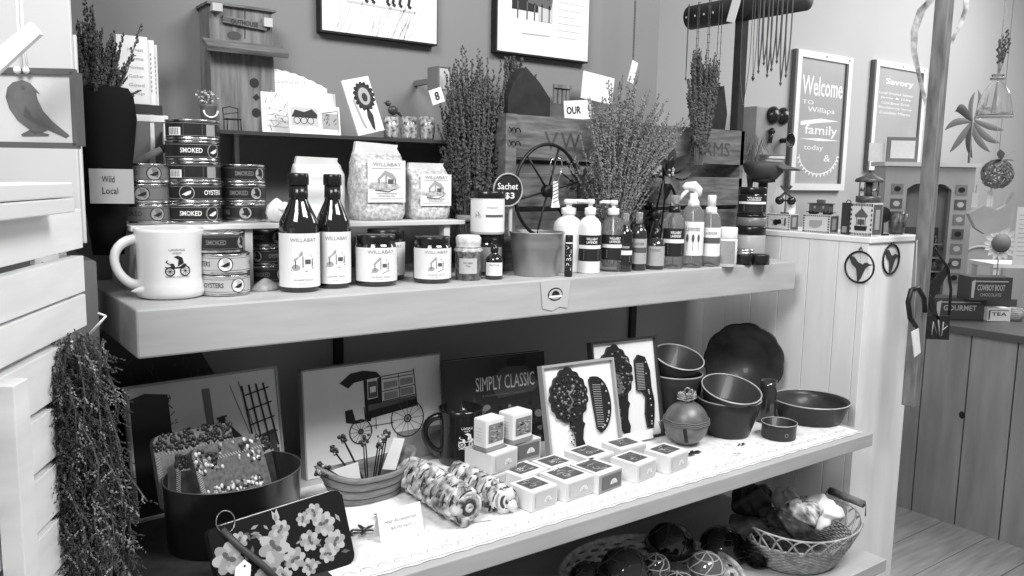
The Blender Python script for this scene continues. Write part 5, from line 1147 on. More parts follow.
# bow clips
def clip(label, px, py, s, a0):
    p = onZ(px, py, zl_); t = thing('hair_clip', label, 'hair clip', p, a0, 'dark bow hair clips on the lace'); m = MB()
    for k in range(5): m.leaf((0, 0, .004), (cos(k*1.26), sin(k*1.26), .25), s, s*.35, 0)
    m.build('bow_loops', M('clip_dark', .035, .3, coat=.4), t); MB().ball((0, 0, .005), s*.2, 0, 8, 6).build('knot', M('clip_dark', .03), t)
clip('dark bow clip lying at left of the price card', 364, 533, .021, .3); clip('small dark clip tucked behind the price card', 380, 518, .013, 1)
clip('dark bow clip nearest the floral purse', 350, 536, .014, 2)
# ---- dark tub with beaded purses
rx = 75*1.13/F; ctr = onZ(234, 474, 1.012); ctr = Vector((ctr.x, ctr.y, ZM+.0035)); a_, b_ = rx*.98, rx*.80; Ht = .098
tubm = M('tub_black', .012, .30, var=.3, scale=20, coat=.2)
t = thing('metal_tub', 'large black oval tub with faint star holding beaded purses', 'tub', ctr, .15)
m = MB(); m.lathe([(.93, 0), (.95, .002), (.99, Ht-.002), (1, Ht), (.98, Ht), (.86, .006), (0, .006)], 56, sx=a_, sy=b_); st = []
for i in range(10): r_ = .024 if i % 2 == 0 else .010; st.append((r_*sin(2*pi*i/10), r_*cos(2*pi*i/10)))
m.fill(list(reversed(st)), lambda u, v: (a_*.94*sin(-1.05+u/a_), -b_*.94*cos(-1.05+u/a_)-.001, .034+v), 1); m.build('tub_body', [tubm, M('star_grey', .05, .6)], t)
m = MB(); m.tube([(a_*.992*cos(a), b_*.992*sin(a), Ht) for a in [i*pi/32 for i in range(64)]], .0012, 6, closed=True); m.build('rim', M('rim_worn', .12, .4, .5), t)
def beaded(label, loc, W, H, tilt, yaw, flap, bright, seed):
    random.seed(seed); mx = Matrix.Translation(loc) @ Matrix.Rotation(yaw, 4, 'Z') @ Matrix.Rotation(radians(-tilt), 4, 'X'); W *= 1.12; H *= 1.1
    t = thing('beaded_purse', label, 'purse', mx=mx, group='beaded purses in the black tub'); m = MB(); o = []
    c_ = .012
    for cx_, cz_, a0 in ((W/2-c_, H-c_, 0), (-W/2+c_, H-c_, pi/2), (-W/2+c_, c_, pi), (W/2-c_, c_, 1.5*pi)): o += arc(cx_, cz_, c_, a0, a0+pi/2, 4)
    m.extr(o, -.007, .007, 0); m.build('purse_body', M(*bright), t, bev=.003)
    m = MB()
    for k in range(150):
        e = random.random(); 
        if flap: u, v = random.uniform(-W/2, W/2), H*(1-.22*e)
        else:
            if random.random() < .55: u, v = random.uniform(-W*.46, W*.40), H*random.uniform(.05, .30)
            else: u, v = random.choice((-1, 1))*W*random.uniform(.25, .47)*(1 if random.random() < .8 else .3), H*random.uniform(.55, .95)
        q = random.random(); m.ball((u, -.0075, v), random.uniform(.0018, .0032), 0 if (q < .25 or flap) else (1 if q < .6 else 2), 5, 4, sc=(1, .6, 1.3))
    m.build('beading', [M('bead_dark', .03, .3), M('bead_mid', .35, .4), M('bead_white', .75, .4)], t)
    m = MB()
    for k in range(26): u = -W/2+W*k/25; m.line([(u, H*.78), (u+.003, H*.73)], .0016, flat(-.0078), 0)
    for k in range(24): v = H*.05+H*.8*k/24; m.line([(-W/2+.001, v), (-W/2+.007, v+.003)], .0012, flat(-.0078), 0)
    m.build('stitching', [M('bead_mid', .35)], t)
zt_ = ZM+.03
beaded('grey beaded purse with dark beaded top at the back of the tub', ctr+Vector((-.036, .034, .045)), .105, .100, 20, .12, True, ('purse_grey', .17, .5, 0, .25, 120), 41)
beaded('beaded purse with white flower clusters, frontmost in the tub', ctr+Vector((.004, -.004, .055)), .098, .080, 26, .22, False, ('purse_dark', .10, .5, 0, .5, 150), 42)
beaded('dark striped purse edge at left side of the tub', ctr+Vector((-.052, .006, .045)), .05, .075, 16, -.35, True, ('purse_black', .03, .4, 0, .5, 100), 43)
beaded('plain black purse at right side inside the tub', ctr+Vector((.050, .022, .035)), .05, .085, 14, .4, True, ('purse_black', .03), 44)
random.seed(50)
# ---- floral purse
mx, W, H = lean((222, 604), (352, 562), (204, 524), ZM+.001, radians(24))
q = onP(335, 489, mx.translation, mx.col[1].xyz)-mx.translation; H = q.dot(mx.col[2].xyz)*.98; W = .150
W2 = q.dot(mx.col[0].xyz)
t = thing('floral_purse', 'black zip purse printed with pale roses, white tag and strap', 'purse', mx=mx); hk = H*.92
m = MB(); o = arc(W2-.008, .012, .014, -pi/2, 0, 4)+[(W2+.006, H-.008)]+arc(W2-.004, H-.008, .008, .2, pi/2, 3)+[(.004, hk+.0)]+arc(.004, hk-.008, .008, pi/2, pi, 3)+arc(.010, .008, .010, pi, 1.5*pi, 4)
m.extr(o, -.006, .010, 0); m.build('purse_body', M('purse_velvet', .010, .8, spec=.15), t, bev=.003)
m = MB(); lay = [0]
def rose(u, v, r_):
    lay[0] += 1; y = -.0062-.00006*lay[0]
    for k in range(7): a = 2*pi*k/7+u*90; m.oval(u+r_*.55*cos(a), v+r_*.55*sin(a), r_*.50, r_*.36, lambda p_, q_, k=k: (p_, y-.000005*k, q_), (0, 1)[k % 2], 10, a)
    for k in range(5): a = 2*pi*k/5+v*90; m.oval(u+r_*.26*cos(a), v+r_*.26*sin(a), r_*.26, r_*.18, flat(y-.00004), (1, 2)[k % 2], 8, a)
    m.oval(u, v, r_*.14, r_*.12, flat(y-.00005), 2, 8)
def lf(u, v, a, L_, mi=1): m.fill([(u, v), (u+L_*.5*cos(a-.4), v+L_*.5*sin(a-.4)), (u+L_*cos(a), v+L_*sin(a)), (u+L_*.5*cos(a+.4), v+L_*.5*sin(a+.4))], flat(-.0061), mi)
sx = W2/.165; sz = H/.1
for u, v, r_ in ((.014, .052, .016), (.030, .070, .009), (.07, .05, .017), (.082, .070, .010), (.060, .024, .014), (.092, .028, .012), (.115, .045, .011), (.138, .062, .013), (.148, .035, .012), (.135, .022, .010), (.112, .075, .008), (.128, .08, .010), (.045, .012, .010), (.075, .01, .009), (.108, .012, .009)): rose(u*sx, v*sz*.98, r_*1.25)
for k in range(40): lf(random.uniform(.05, .96)*W2, random.uniform(.1, .8)*H, random.uniform(0, 6.2), random.uniform(.008, .015), random.choice((1, 2, 2)))
lf(.078*sx, .075*sz, 1.4, .022, 0); lf(.08*sx, .078*sz, 1.9, .018, 0); lf(.06*sx, .06*sz, 2.4, .016, 0)
m.build('rose_print', [M('rose_pale', .40, .6), M('rose_mid', .28, .6), M('rose_dark', .09, .6)], t)
m = MB(); zl2 = [(.012+(W2-.02)*i/30, -.004, hk-.0+(H-hk)*i/30+.001) for i in range(31)]; m.tube(zl2, .0016, 6); m.tube([(x, .004, z) for x, y, z in zl2], .0012, 6); m.build('zip', M('zip_grey', .25, .3, .8), t)
m = MB(); m.tube([(.014, -.006, hk-.004), (.03, -.010, hk-.03), (.055, -.014, .03), (.075, -.014, .0)], [.0045]*4, 6); m.build('strap', M('strap_grey', .05, .5), t)
m = MB(); m.tube([(.02+.012*cos(a), -.007, hk+.004+.014*sin(a)) for a in [i*pi/10 for i in range(20)]], .0009, 5, closed=True); m.build('ring', M('zip_grey', .3), t)
m = MB(); m.extr([(.012, .012), (.030, -.000), (.040, .036), (.033, .045), (.020, .038)], -.0125, -.0118); m.oval(.0315, .037, .0015, .0015, flat(-.0129), 1); m.build('paper_tag', [paper, ink], t)
# ================================================================== BOTTOM SHELF
random.seed(61)
zb0 = ZB+.001
wick = M('wicker_dark', .6, .6, var=.4, scale=60); wickl = M('wicker_pale', .38, .55, var=.35, scale=60)
C0 = onY(652, 574, 1.09); Rb = 94*depth(C0)/F; hb = C0.z-zb0
t = thing('lattice_basket', 'dark open-weave basket full of netted glass balls on bottom shelf', 'basket', (C0.x, C0.y, zb0))
def br(q): return Rb*(.62+.38*q**.7)
for s_ in (1, -1):
    m = MB()
    for k in range(17):
        for o_ in (-.055, -.018, .018, .055):
            m.tube([(br(q)*cos(2*pi*k/17+s_*1.1*q+o_)*1.0, br(q)*sin(2*pi*k/17+s_*1.1*q+o_)*.92, .004+(hb-.006)*q) for q in [i/8 for i in range(9)]], .0026, 4)
    m.build('woven_side', wick, t)
m = MB(); m.tube([(Rb*cos(a), Rb*.92*sin(a), hb) for a in [i*pi/24 for i in range(48)]], .006, 8, closed=True); m.build('rim', wick, t)
m = MB(); m.lathe([(Rb*.62, 0), (Rb*.62, .006), (0, .006)], 32, sy=.92); m.build('base', wick, t)
gb = M('ball_glass', .02, .04, spec=1, coat=1); net = M('net_rope', .42, .8)
def gball(label, px, py, r, Y, netted=1, g2=.02):
    p = onY(px, py, Y); r = r*depth(p)/F; t = thing('glass_ball', label, 'glass ball', p, random.random()*3, 'netted glass balls in the dark basket')
    m = MB(); m.ball((0, 0, 0), r, 0, 28, 18); m.build('ball', gb if g2 < .1 else M('ball_clear', .10, .05, spec=1, coat=1), t)
    if netted:
        m = MB(); R_ = r*1.02
        for k in range(6): a = k*pi/3; m.tube([(R_*sin(q)*cos(a+.35*sin(3*q)), R_*sin(q)*sin(a+.35*sin(3*q)), R_*cos(q)) for q in [i*pi/14+.03 for i in range(14)]], .0014 if netted == 1 else .0007, 5)
        for q in (.7, 1.4, 2.2): m.tube([(R_*sin(q)*cos(a), R_*sin(q)*sin(a), R_*cos(q)) for a in [i*pi/12 for i in range(24)]], .0012 if netted == 1 else .0006, 5, closed=True)
        m.ball((0, 0, R_), .004, n=8, m=6); m.build('net', net if netted == 1 else M('net_dark', .12, .8), t)
gball('large dark glass ball at back middle of the lattice basket', 670, 548, 25, 1.17, 2); gball('large dark glass ball at front left of the lattice basket', 624, 574, 26, 1.06, 2)
gball('small glass ball with pale net, centre of lattice basket', 656, 567, 13, 1.03); gball('large dark glass ball at the right of the lattice basket', 722, 552, 25, 1.10, 2)
gball('pale-netted glass ball before the large right-hand ball', 706, 570, 18, 1.01, 1, .2); gball('dark glass ball at the far left inside lattice basket', 588, 582, 20, 1.12, 2); gball('glass ball low at front of the lattice basket', 676, 596, 24, 1.02, 1)
p = onY(664, 545, 1.16); m = MB(); m.tube([(p.x, 1.16, p.z-.04), (p.x-.002, 1.15, p.z), (p.x-.010, 1.14, p.z+.055)], .0015, 5); tag(m.build('twig', M('twig', .09, .8)), 'single thin twig rising from the lattice basket', 'twig')
# pale wicker basket with wooden handles
Cb = onZ(811, 574, zb0); Rr = 68*depth(Cb)/F; Cb = Cb+Vector((.034, .056, 0)); Hw = zt(Cb.x, Cb.y-.01, 521)-zb0
t = thing('wicker_basket', 'pale wicker basket with looped border and wooden handle on bottom shelf', 'basket', (Cb.x, Cb.y, zb0), -.1)
def wr(q): return Rr*(.60+.40*q**.8)
m = MB()
for j in range(15):
    q = j/14*.62; m.tube([(wr(q)*(1+.012*(1 if (i+j) % 2 else -1))*cos(i*pi/30), .78*wr(q)*(1+.012*(1 if (i+j) % 2 else -1))*sin(i*pi/30), .004+Hw*q) for i in range(60)], .0030, 5, closed=True)
m.lathe([(wr(0)*.98, .002), (wr(0)*.98, .006), (0, .006)], 30, sy=.78); m.build('woven_side', wickl, t)
m = MB()
for k in range(22):
    a0 = 2*pi*k/22; m.tube([(wr(.55+.45*sin(pi*s_))*1.01*cos(a0+.42*(s_-.5)*1.3), .78*wr(.55+.45*sin(pi*s_))*1.01*sin(a0+.42*(s_-.5)*1.3), Hw*(.55+.45*sin(pi*s_))*(1+.12*abs(cos(a0))**3)) for s_ in [i/10 for i in range(11)]], .0022, 5)
m.build('looped_border', wickl, t)
m = MB(); m.tube([(wr(1)*cos(a), .78*wr(1)*sin(a), Hw*(1+.12*abs(cos(a))**3)) for a in [i*pi/24 for i in range(48)]], .0022, 6, closed=True); m.build('rim', wickl, t)
m = MB(); hx = wr(1)
m.tube([(hx, -.055, Hw*1.0), (hx+.006, -.050, Hw+.022), (hx+.006, .05, Hw+.022), (hx, .055, Hw*1.0)], .0013, 6); m.build('handle_wire', M('wire_dark', .05, .4, .5), t)
m = MB(); m.tube([(hx+.006, -.044, Hw+.022), (hx+.006, .044, Hw+.022)], .0085, 14); m.build('handle_grip', woodd, t)
# things in it
def lump(name, label, cat, c, sx, sy, sz, mat, sd, rz=0, tilt=0):
    random.seed(sd); m = MB(); n, k = 28, 16; ph = [random.random()*6 for _ in range(6)]; vs = [(0, 0, -sz)]
    for j in range(1, k):
        for i in range(n):
            th, a = pi*j/k, 2*pi*i/n; w_ = 1+.14*sin(3*a+ph[0]+2*th)+.13*sin(5*a+ph[1])*sin(4*th+ph[2])+.10*sin(8*a+ph[3]+5*th); s_ = sin(th)**.6
            vs.append((sx*s_*cos(a)*w_, sy*s_*sin(a)*w_, -sz*cos(th)*w_))
    vs.append((0, 0, sz)); fs = [(0, 1+(i+1) % n, 1+i) for i in range(n)]; L_ = len(vs)-1; fs += [(L_, L_-n+i, L_-n+(i+1) % n) for i in range(n)]
    fs += [(1+j*n+i, 1+j*n+(i+1) % n, 1+(j+1)*n+(i+1) % n, 1+(j+1)*n+i) for j in range(k-2) for i in range(n)]
    m.add(vs, fs, 0, True); o = m.build(name, mat, mx=Matrix.Translation(c) @ Matrix.Rotation(rz, 4, 'Z') @ Matrix.Rotation(tilt, 4, 'Y'), sub=1); return tag(o, label, cat)
B0 = Vector((Cb.x, Cb.y, zb0+Hw))
patt = M('patterned_cloth', .45, .7, var=.98, scale=55, bump=.4, detail=2)
lump('cloth_bundle', 'white cloth bundle at right inside the pale wicker basket', 'cloth', B0+Vector((.046, -.012, .010)), .056, .046, .020, M('cloth_bright', .78, .7, var=.1, scale=30, bump=.5), 71, .2, -.15)
lump('cloth_bundle', 'black and white patterned cloth in the middle of wicker basket', 'cloth', B0+Vector((-.004, -.004, .016)), .050, .044, .026, patt, 72, .4, .3)
lump('cloth_bundle', 'grey folded cloth at back of the pale wicker basket', 'cloth', B0+Vector((.010, .046, .026)), .040, .022, .024, grey3, 73, .1, .1)
lump('leather_pouch', 'dark leather pouch with studded seam at left of wicker basket', 'pouch', B0+Vector((-.052, -.012, .004)), .054, .040, .018, M('leather_dark', .035, .4, var=.4, scale=30), 74, -.3, .5)
lump('leather_pouch', 'dark rounded pouch behind the left side of wicker basket', 'pouch', B0+Vector((-.062, .075, .030)), .055, .030, .034, M('leather_black', .02, .4), 75, 0, .2)
lump('cloth_bundle', 'dark folded fabric resting left of the pale wicker basket', 'cloth', B0+Vector((-.125, .045, .002)), .050, .030, .016, M('fabric_dark', .05, .6, var=.5, scale=40), 76, .2, .3)
for k, (px, py, Y, r) in enumerate(((763, 553, 1.10, 15), (756, 574, 1.02, 14), (782, 570, .985, 11))):
    p = onY(px, py, Y); r = r*depth(p)/F; m = MB()
    for j in range(9):
        for i in range(10): a = 2*pi*(i+.5*(j % 2))/10; q = j/9; rr = r*sin(pi*(q*.85+.08)); m.leaf((rr*.7*cos(a), rr*.7*sin(a), r*(1.9*q-1)), (cos(a), sin(a), .6), r*.55, r*.5, 0)
    m.ball((0, 0, 0), r*.75, 0, 10, 8, sc=(1, 1, 1.2)); p.z = max(p.z, zb0+r)
    tag(m.build('pine_cone', M('cone_dark', .045, .6, var=.4, scale=60), None, (p.x, p.y, zb0+r*1.1)), ['dark pine cone between the two baskets, furthest back', 'dark pine cone beside the rim of the lattice basket', 'small dark pine cone nearest the wicker basket base'][k], 'pine cone', 'pine cones between the baskets')
# ================================================================== LEFT: dark vase, booklets, hanging bundle
random.seed(81)
p = onY(112, 150, 1.31); k = depth(p)/F*1.12; zt_v = zt(.16, 1.31, 108)
vb = Vector((onY(109, 256, 1.31).x, 1.31, PZ+.001))
t = thing('tall_vase', 'tall matte black vase bulging at top, filled with dark lavender', 'vase', vb); Hv = zt(vb.x, 1.31, 88)-PZ
m = MB(); m.lathe([(13*k, 0), (16*k, Hv*.2), (24*k, Hv*.6), (28*k, Hv*.82), (26*k, Hv*.95), (22*k, Hv), (20*k, Hv*.98), (0, Hv*.8)], 36, sy=.8); m.build('vase_body', M('felt_black', .008, .9, spec=.1), t)
bundle('lavender_bundle', 'dark lavender stalks standing in the tall black vase', 'dried flowers', vb+Vector((-.012, 0, Hv*.8)), 95, .055, zt(vb.x, 1.31, 20)-PZ-Hv*.8, fm=flod_m, fl=.75, bud=.0024, dens=60, bend=.012, lo=.35)
bundle('lavender_sprig', 'single tall lavender sprig reaching highest above the black vase', 'dried flowers', vb+Vector((-.012, 0, Hv*.9)), 2, .006, zt(vb.x, 1.31, -10)-PZ-Hv*.9, fm=flod_m, fl=.5, bud=.0028, dens=40, bend=.0, lo=.95)
t = thing('lavender_sprig', 'single lavender sprig leaning right across the white booklets', 'dried flowers', vb+Vector((.01, -.01, Hv*.9))); ms = MB(); mf = MB(); e = onY(143, 24, 1.30)-t.location
P = [Vector((0, 0, 0)), e*.4+Vector((.004, 0, 0)), e*.75, e]; ms.tube(P, .0009, 4)
for q in range(26): s_ = .35+.65*q/26; c_ = e*s_; mf.octa(c_+Vector((random.gauss(0, .0025), random.gauss(0, .0025), 0)), .0022, .007, Vector((random.gauss(.3, .5), random.gauss(0, .5), 1)))
ms.build('stems', stem_m, t)['kind'] = 'stuff'; mf.build('blossoms', flod_m, t)['kind'] = 'stuff'
# booklets on a small white wire stand
Yb = 1.42
a = onY(118, 104, Yb); b = onY(150, 104, Yb); tz = onY(130, 35, Yb).z; zs_ = onY(140, 104, Yb).z
for k, (xa, xb, tp) in enumerate(((117, 148, 34), (148, 156, 39), (155, 160.5, 43))):
    u = onY(xa, 60, Yb); v = onY(xb, 60, Yb); tz = onY(xa, tp, Yb).z
    t = thing('booklet', ['front white booklet with script lettering behind the lavender vase', 'second white booklet, partly behind the front one', 'rearmost thin white booklet on the stand'][k], 'booklet', (u.x, Yb+.010*k, zs_)); W = v.x-u.x; Hh = tz-zs_
    x0_ = 0 if k == 0 else -.03; m = MB(); m.box(x0_, W, 0, .007, 0, Hh); mp = flat(-.0005)
    if k == 0: 
        for q, s_ in enumerate(('Harvest', 'Home', 'Notes', 'Gather', 'Good', 'Things')): m.text(s_, W*.5, mp, 1, h=.005, u0=W*.6, v0=Hh*(.8-.13*q))
    else:
        for q in range(9): m.line([(W*.5, Hh*(.2+.07*q)), (W*.55, Hh*(.24+.07*q))], .002, mp, 1)
    m.build('booklet_body', [paper, grey3], t)
t = thing('booklet_stand', 'small white wire stand with dark ledge holding the booklets', 'stand', ((a.x+b.x)/2, Yb+.02, ZR))
ch(MB().box(a.x+.01, onY(161, 104, Yb).x, Yb-.008, Yb+.03, zs_-.016, zs_-.001), 'ledge', M('ledge_dark', .03, .5), t)
m = MB(); xr = onY(165, 120, Yb-.01).x
for x in (xr-.02, xr): m.box(x-.003, x+.003, Yb-.012, Yb-.004, ZR+.001, zs_-.0165)
m.box(xr-.045, xr+.004, Yb-.014, Yb-.003, zs_-.027, zs_-.017); ch(m, 'stand_frame', paper, t)
p = onY(151, 155, 1.39); m = MB(); T = Matrix.Rotation(radians(62), 4, 'Y'); m.tube([T @ Vector((0, 0, -.022)), T @ Vector((0, 0, .018))], .0055, 12); m.tube([T @ Vector((0, 0, .0185)), T @ Vector((0, 0, .026))], .006, 12, 1)
tag(m.build('paper_roll', [M('roll_pale', .5), ink], None, (p.x, 1.392, p.z)), 'small pale rolled paper with dark end behind the tallest cans', 'paper roll')
# hanging bundle
dz = .98
def hp(px, py, d=.93): return onP(px, py, CAM+fh*d, fh)
top = hp(73, 324); bot = hp(84, 590); W0 = 46*.93/F
t = thing('hanging_bundle', 'big dense bundle of dried flowers hanging head-down beside the slatted rack', 'dried flowers', top); ms = MB(); mf = MB(); mg = MB(); H = top.z-bot.z+.05
def wv_(x, y, z): return rh*x+fh*y+Vector((0, 0, z))
for i in range(95):
    a = random.uniform(0, 2*pi); q = sqrt((i+.5)/95); gx = q*cos(a); gy = q*sin(a); L0 = H*random.uniform(.45, 1.0); z0_ = -.045*q*q-random.uniform(0, .02); sw = random.uniform(-.02, .02)
    P = [(W0*gx*(.62+.42*(k/8)**.8)+sw*(k/8)**2*1.2+.010*sin(k+i), .04*gy, z0_-L0*(k/8)) for k in range(9)]
    P = [wv_(*p_) for p_ in P]; ms.tube(P, .0010, 3)
    for k in range(30):
        s_ = (k+random.random())/30; j = min(7, int(s_*8)); c_ = P[j].lerp(P[j+1], s_*8-j); side = random.choice((-1, 1)); d_ = (rh*side*random.uniform(.3, 1)+fh*random.uniform(-.9, .5)+Vector((0, 0, random.uniform(-1.1, -.1)))).normalized(); l_ = random.uniform(.010, .026)
        M_ = mg if random.random() < .22 else mf
        for e in range(7): M_.octa(c_+d_*l_*e/6+Vector((random.gauss(0, .0010), random.gauss(0, .001), 0)), random.uniform(.0008, .0017), random.uniform(.003, .0055), d_+Vector((random.gauss(0, .5), random.gauss(0, .5), random.gauss(0, .5))))
ms.build('stems', M('stem_dark', .10, .8), t)['kind'] = 'stuff'; mf.build('blossoms', flod_m, t)['kind'] = 'stuff'; mg.build('pale_blossoms', M('speck_blossom', .28, .85, var=.6, scale=90), t)['kind'] = 'stuff'
m = MB(); q = hp(42, 262)-top; m.tube([q, q*.5+Vector((0, 0, -.003)), Vector((-.02, 0, .0))+rh*-.02, rh*-.02+Vector((0, 0, -.06))], .0008, 5); m.build('cord', ink, t)
m = MB(); u = hp(90, 334)-top; v = hp(106, 316)-top; m.tube([u, v], [.0018, .0012], 5); v2 = hp(98, 313)-top; m.tube([v, v2], .0012, 5); m.build('white_twig', paper, t)
# ================================================================== RIGHT SIDE
random.seed(91)
XG = X1+.02
def gbox(name, label, pxl, pxr, yb, yt, Y, D, fn, cat='box', mats=None, group=None):
    Xf = X1+.008+Y; a = onX(pxl, yb, Xf); b = onX(pxr, yb, Xf); W = a.y-b.y; H = onX((pxl+pxr)/2, yt, Xf).z-ZC
    m = MB(); m.box(0, W, 0, D, 0, H); fn(m, W, H, D)
    return tag(m.build(name, mats or [M('box_cream', .62, .5), ink, grey1, grey3, paper], None, (Xf, a.y, ZC+.001), -pi/2), label, cat, group), W, H, Vector((Xf, a.y, ZC+.001))
def ql(q, lx, ly, lz): return Vector((q.x+ly, q.y-lx, q.z+lz))
def border(m, W, H):
    mp = flat(-.0005); n = 14
    for k in range(n):
        for z in (.06, .94): m.rect(W*(k+.15)/n, W*(k+.7)/n, H*(z-.04), H*(z+.03), mp, 1)
    for k in range(7):
        for x in (.04, .96): m.rect(W*(x-.03), W*(x+.03), H*(k+.2)/7, H*(k+.7)/7, mp, 1)
def side_dark(m, W, H, D):
    s_ = lambda u, v: (W+.0005, u, v); m.rect(D*.05, D*.95, H*.05, H*.95, s_, 2); m.rect(D*.25, D*.7, H*.2, H*.8, lambda u, v: (W+.001, u, v), 3)
def fA(m, W, H, D):
    border(m, W, H); side_dark(m, W, H, D); mp = flat(-.0008); m.oval(W*.4, H*.45, W*.12, H*.2, mp, 1, 10); m.oval(W*.55, H*.5, W*.1, H*.16, mp, 1, 10); m.line([(W*.2, H*.6), (W*.8, H*.3)], .0012, mp, 1); m.line([(W*.25, H*.3), (W*.7, H*.75)], .0012, mp, 1); m.oval(W*.8, H*.5, W*.05, H*.28, mp, 2, 10)
o, W, H, q = gbox('ornament_box', 'low ornament box with cherry-like print at left of cabinet top', 766, 789, 235, 214, .012, .035, fA, group='ornament gift boxes')
Y_ = 1.215
t = thing('crossing_signal', 'tiny railroad crossing signal ornament with crossed boards', 'ornament', ql(q, W*.6, .015, H+.0005), -pi/3); k = 1.9/F
m = MB(); m.box(-.010, .010, -.006, .006, 0, .003); m.tube([(0, 0, .003), (0, 0, .052)], .0014, 6); m.box(-.017, .017, -.002, .002, .030, .034); m.build('post', iron, t)
for s_ in (-1, 1):
    m = MB(); m.lathe([(0, -.004), (.0105, -.004), (.0105, .003), (0, .003)], 18, T=Matrix.Translation((s_*.014, 0, .032)) @ Matrix.Rotation(pi/2, 4, 'X')); m.build('round_light', M('light_black', .02, .2), t)
m = MB(); 
for s_ in (-1, 1): m.box(-.019, .019, -.003-.001*s_, -.001-.001*s_, -.003, .003, T=Matrix.Translation((0, 0, .054)) @ Matrix.Rotation(s_*radians(48), 4, 'Y'))
m.build('crossed_boards', M('board_dark', .04, .5), t)
m = MB(); m.box(-.010, .012, .008, .012, 0, .035); tag(m.build('white_card', paper, None, ql(q, W*.7, .026, H+.0005), -pi/3), 'small white card behind the crossing signal ornament', 'card')
m = MB(); a = onY(741, 222, 1.30); b = onY(772, 222, 1.30); tz = onY(770, 186, 1.30).z-ZC
m.extr([(0, 0), (.085, 0), (.085, tz*.9), (.05, tz*1.0), (.02, tz*.45)], 0, .003); tag(m.build('folded_card', M('card_soft', .45, .6), None, (max(a.x, X1+.004), 1.30, ZC+.001)), 'pale folded card behind the jar stack on cabinet top', 'card')
def fB(m, W, H, D):
    border(m, W, H); side_dark(m, W, H, D); mp = flat(-.0008); m.fill([(W*.25, H*.35), (W*.4, H*.25), (W*.6, H*.3), (W*.72, H*.45), (W*.72, H*.7), (W*.25, H*.68)], mp, 3)
o, W, H, q = gbox('ornament_box', 'low ornament box with map-shaped print, toy train car on top', 802, 829, 235, 215, .010, .035, fB, group='ornament gift boxes')
t = thing('toy_train_car', 'small dark toy caboose standing on the map-print box', 'toy train', ql(q, W*.5, .016, H+.0005), -pi/2); L_ = W*.52
m = MB(); m.box(-L_*.72, L_*.72, -.008, .008, .006, .024); mp = flat(-.0084)
for k in range(7): m.line([(-L_*.7+k*L_*.23, .007), (-L_*.7+k*L_*.23, .023)], .0006, mp, 1)
for x in (-.3, .3): m.rect(x*L_-.0025, x*L_+.0025, .014, .020, mp, 2)
m.build('car_body', [M('train_grey', .10, .5), ink, grey3], t)
m = MB(); m.box(-L_*.82, L_*.82, -.0095, .0095, .0245, .0265); m.build('roof', M('train_roof', .07), t); MB().box(-L_*.25, L_*.2, -.006, .006, .027, .035).build('cupola', M('train_grey', .1), t, bev=.001)
m = MB(); m.box(-L_*.95, L_*.95, -.007, .007, .0045, .0059); m.build('chassis', iron, t)
for x in (-.62, -.38, .38, .62):
    m = MB(); m.lathe([(0, -.0085), (.0042, -.0085), (.0042, .0085), (0, .0085)], 14, T=Matrix.Translation((x*L_, 0, .0043)) @ Matrix.Rotation(pi/2, 4, 'X')); m.build('wheel', iron, t)
m = MB(); m.box(0, .014, 0, .003, 0, .010); tag(m.build('price_sticker', paper, None, (q.x+W*.66, q.y+.030, q.z+H+.026)), 'white price sticker sticking out behind the toy caboose roof', 'sticker') if 0 else None
def fC(m, W, H, D): m.rect(W*.2, W*.8, H*.05, H*.25, flat(-.0005), 3)
o, W, H, q = gbox('metal_lantern', 'narrow dark lantern-like box left of the carousel box', 840, 848, 235, 203, .03, .022, fC, cat='lantern', mats=[M('lantern_dark', .05, .4), ink, grey1, grey3]); m = MB(); m.tube([(W*.5+.006*cos(a), .01, H+.006*sin(a)) for a in [i*pi/8 for i in range(9)]], .001, 5); h_ = m.build('handle', iron); h_.parent = o
def fD(m, W, H, D):
    border(m, W, H); side_dark(m, W, H, D); mp = flat(-.0008); m.fill([(W*.2, H*.62), (W*.5, H*.84), (W*.8, H*.62), (W*.76, H*.56), (W*.24, H*.56)], mp, 2); m.line([(W*.5, H*.82), (W*.5, H*.9)], .0015, mp, 1)
    for x in (.3, .5, .7): m.line([(W*x, H*.56), (W*x, H*.3)], .0012, mp, 1)
    m.rect(W*.34, W*.66, H*.34, H*.5, mp, 2); m.fill([(W*.2, H*.3), (W*.8, H*.3), (W*.76, H*.16), (W*.24, H*.16)], mp, 1)
o, W, H, q = gbox('ornament_box', 'tall white box printed with a carousel, toy carousel on top', 849, 871, 237, 203, .004, .040, fD, group='ornament gift boxes')
t = thing('toy_carousel', 'miniature dark carousel with pointed roof on the carousel box', 'toy carousel', ql(q, W*.5, .022, H+.0006)); r_ = 11.5*depth(q)/F; Hc = zt(q.x, q.y-.02, 170)-q.z-H
m = MB(); m.lathe([(r_*.95, 0), (r_, Hc*.02), (r_, Hc*.18), (r_*.9, Hc*.2), (0, Hc*.2)], 24); m.build('base', M('car_dark', .07, .4, var=.5, scale=120), t)
m = MB(); m.lathe([(r_*.3, Hc*.2), (r_*.3, Hc*.62)], 12); m.build('centre_column', grey1, t)
for k in range(8): a = k*pi/4+.2; m = MB(); m.tube([(r_*.8*cos(a), r_*.8*sin(a), Hc*.2), (r_*.8*cos(a), r_*.8*sin(a), Hc*.62)], .0009, 5); m.build('pole', grey1, t)
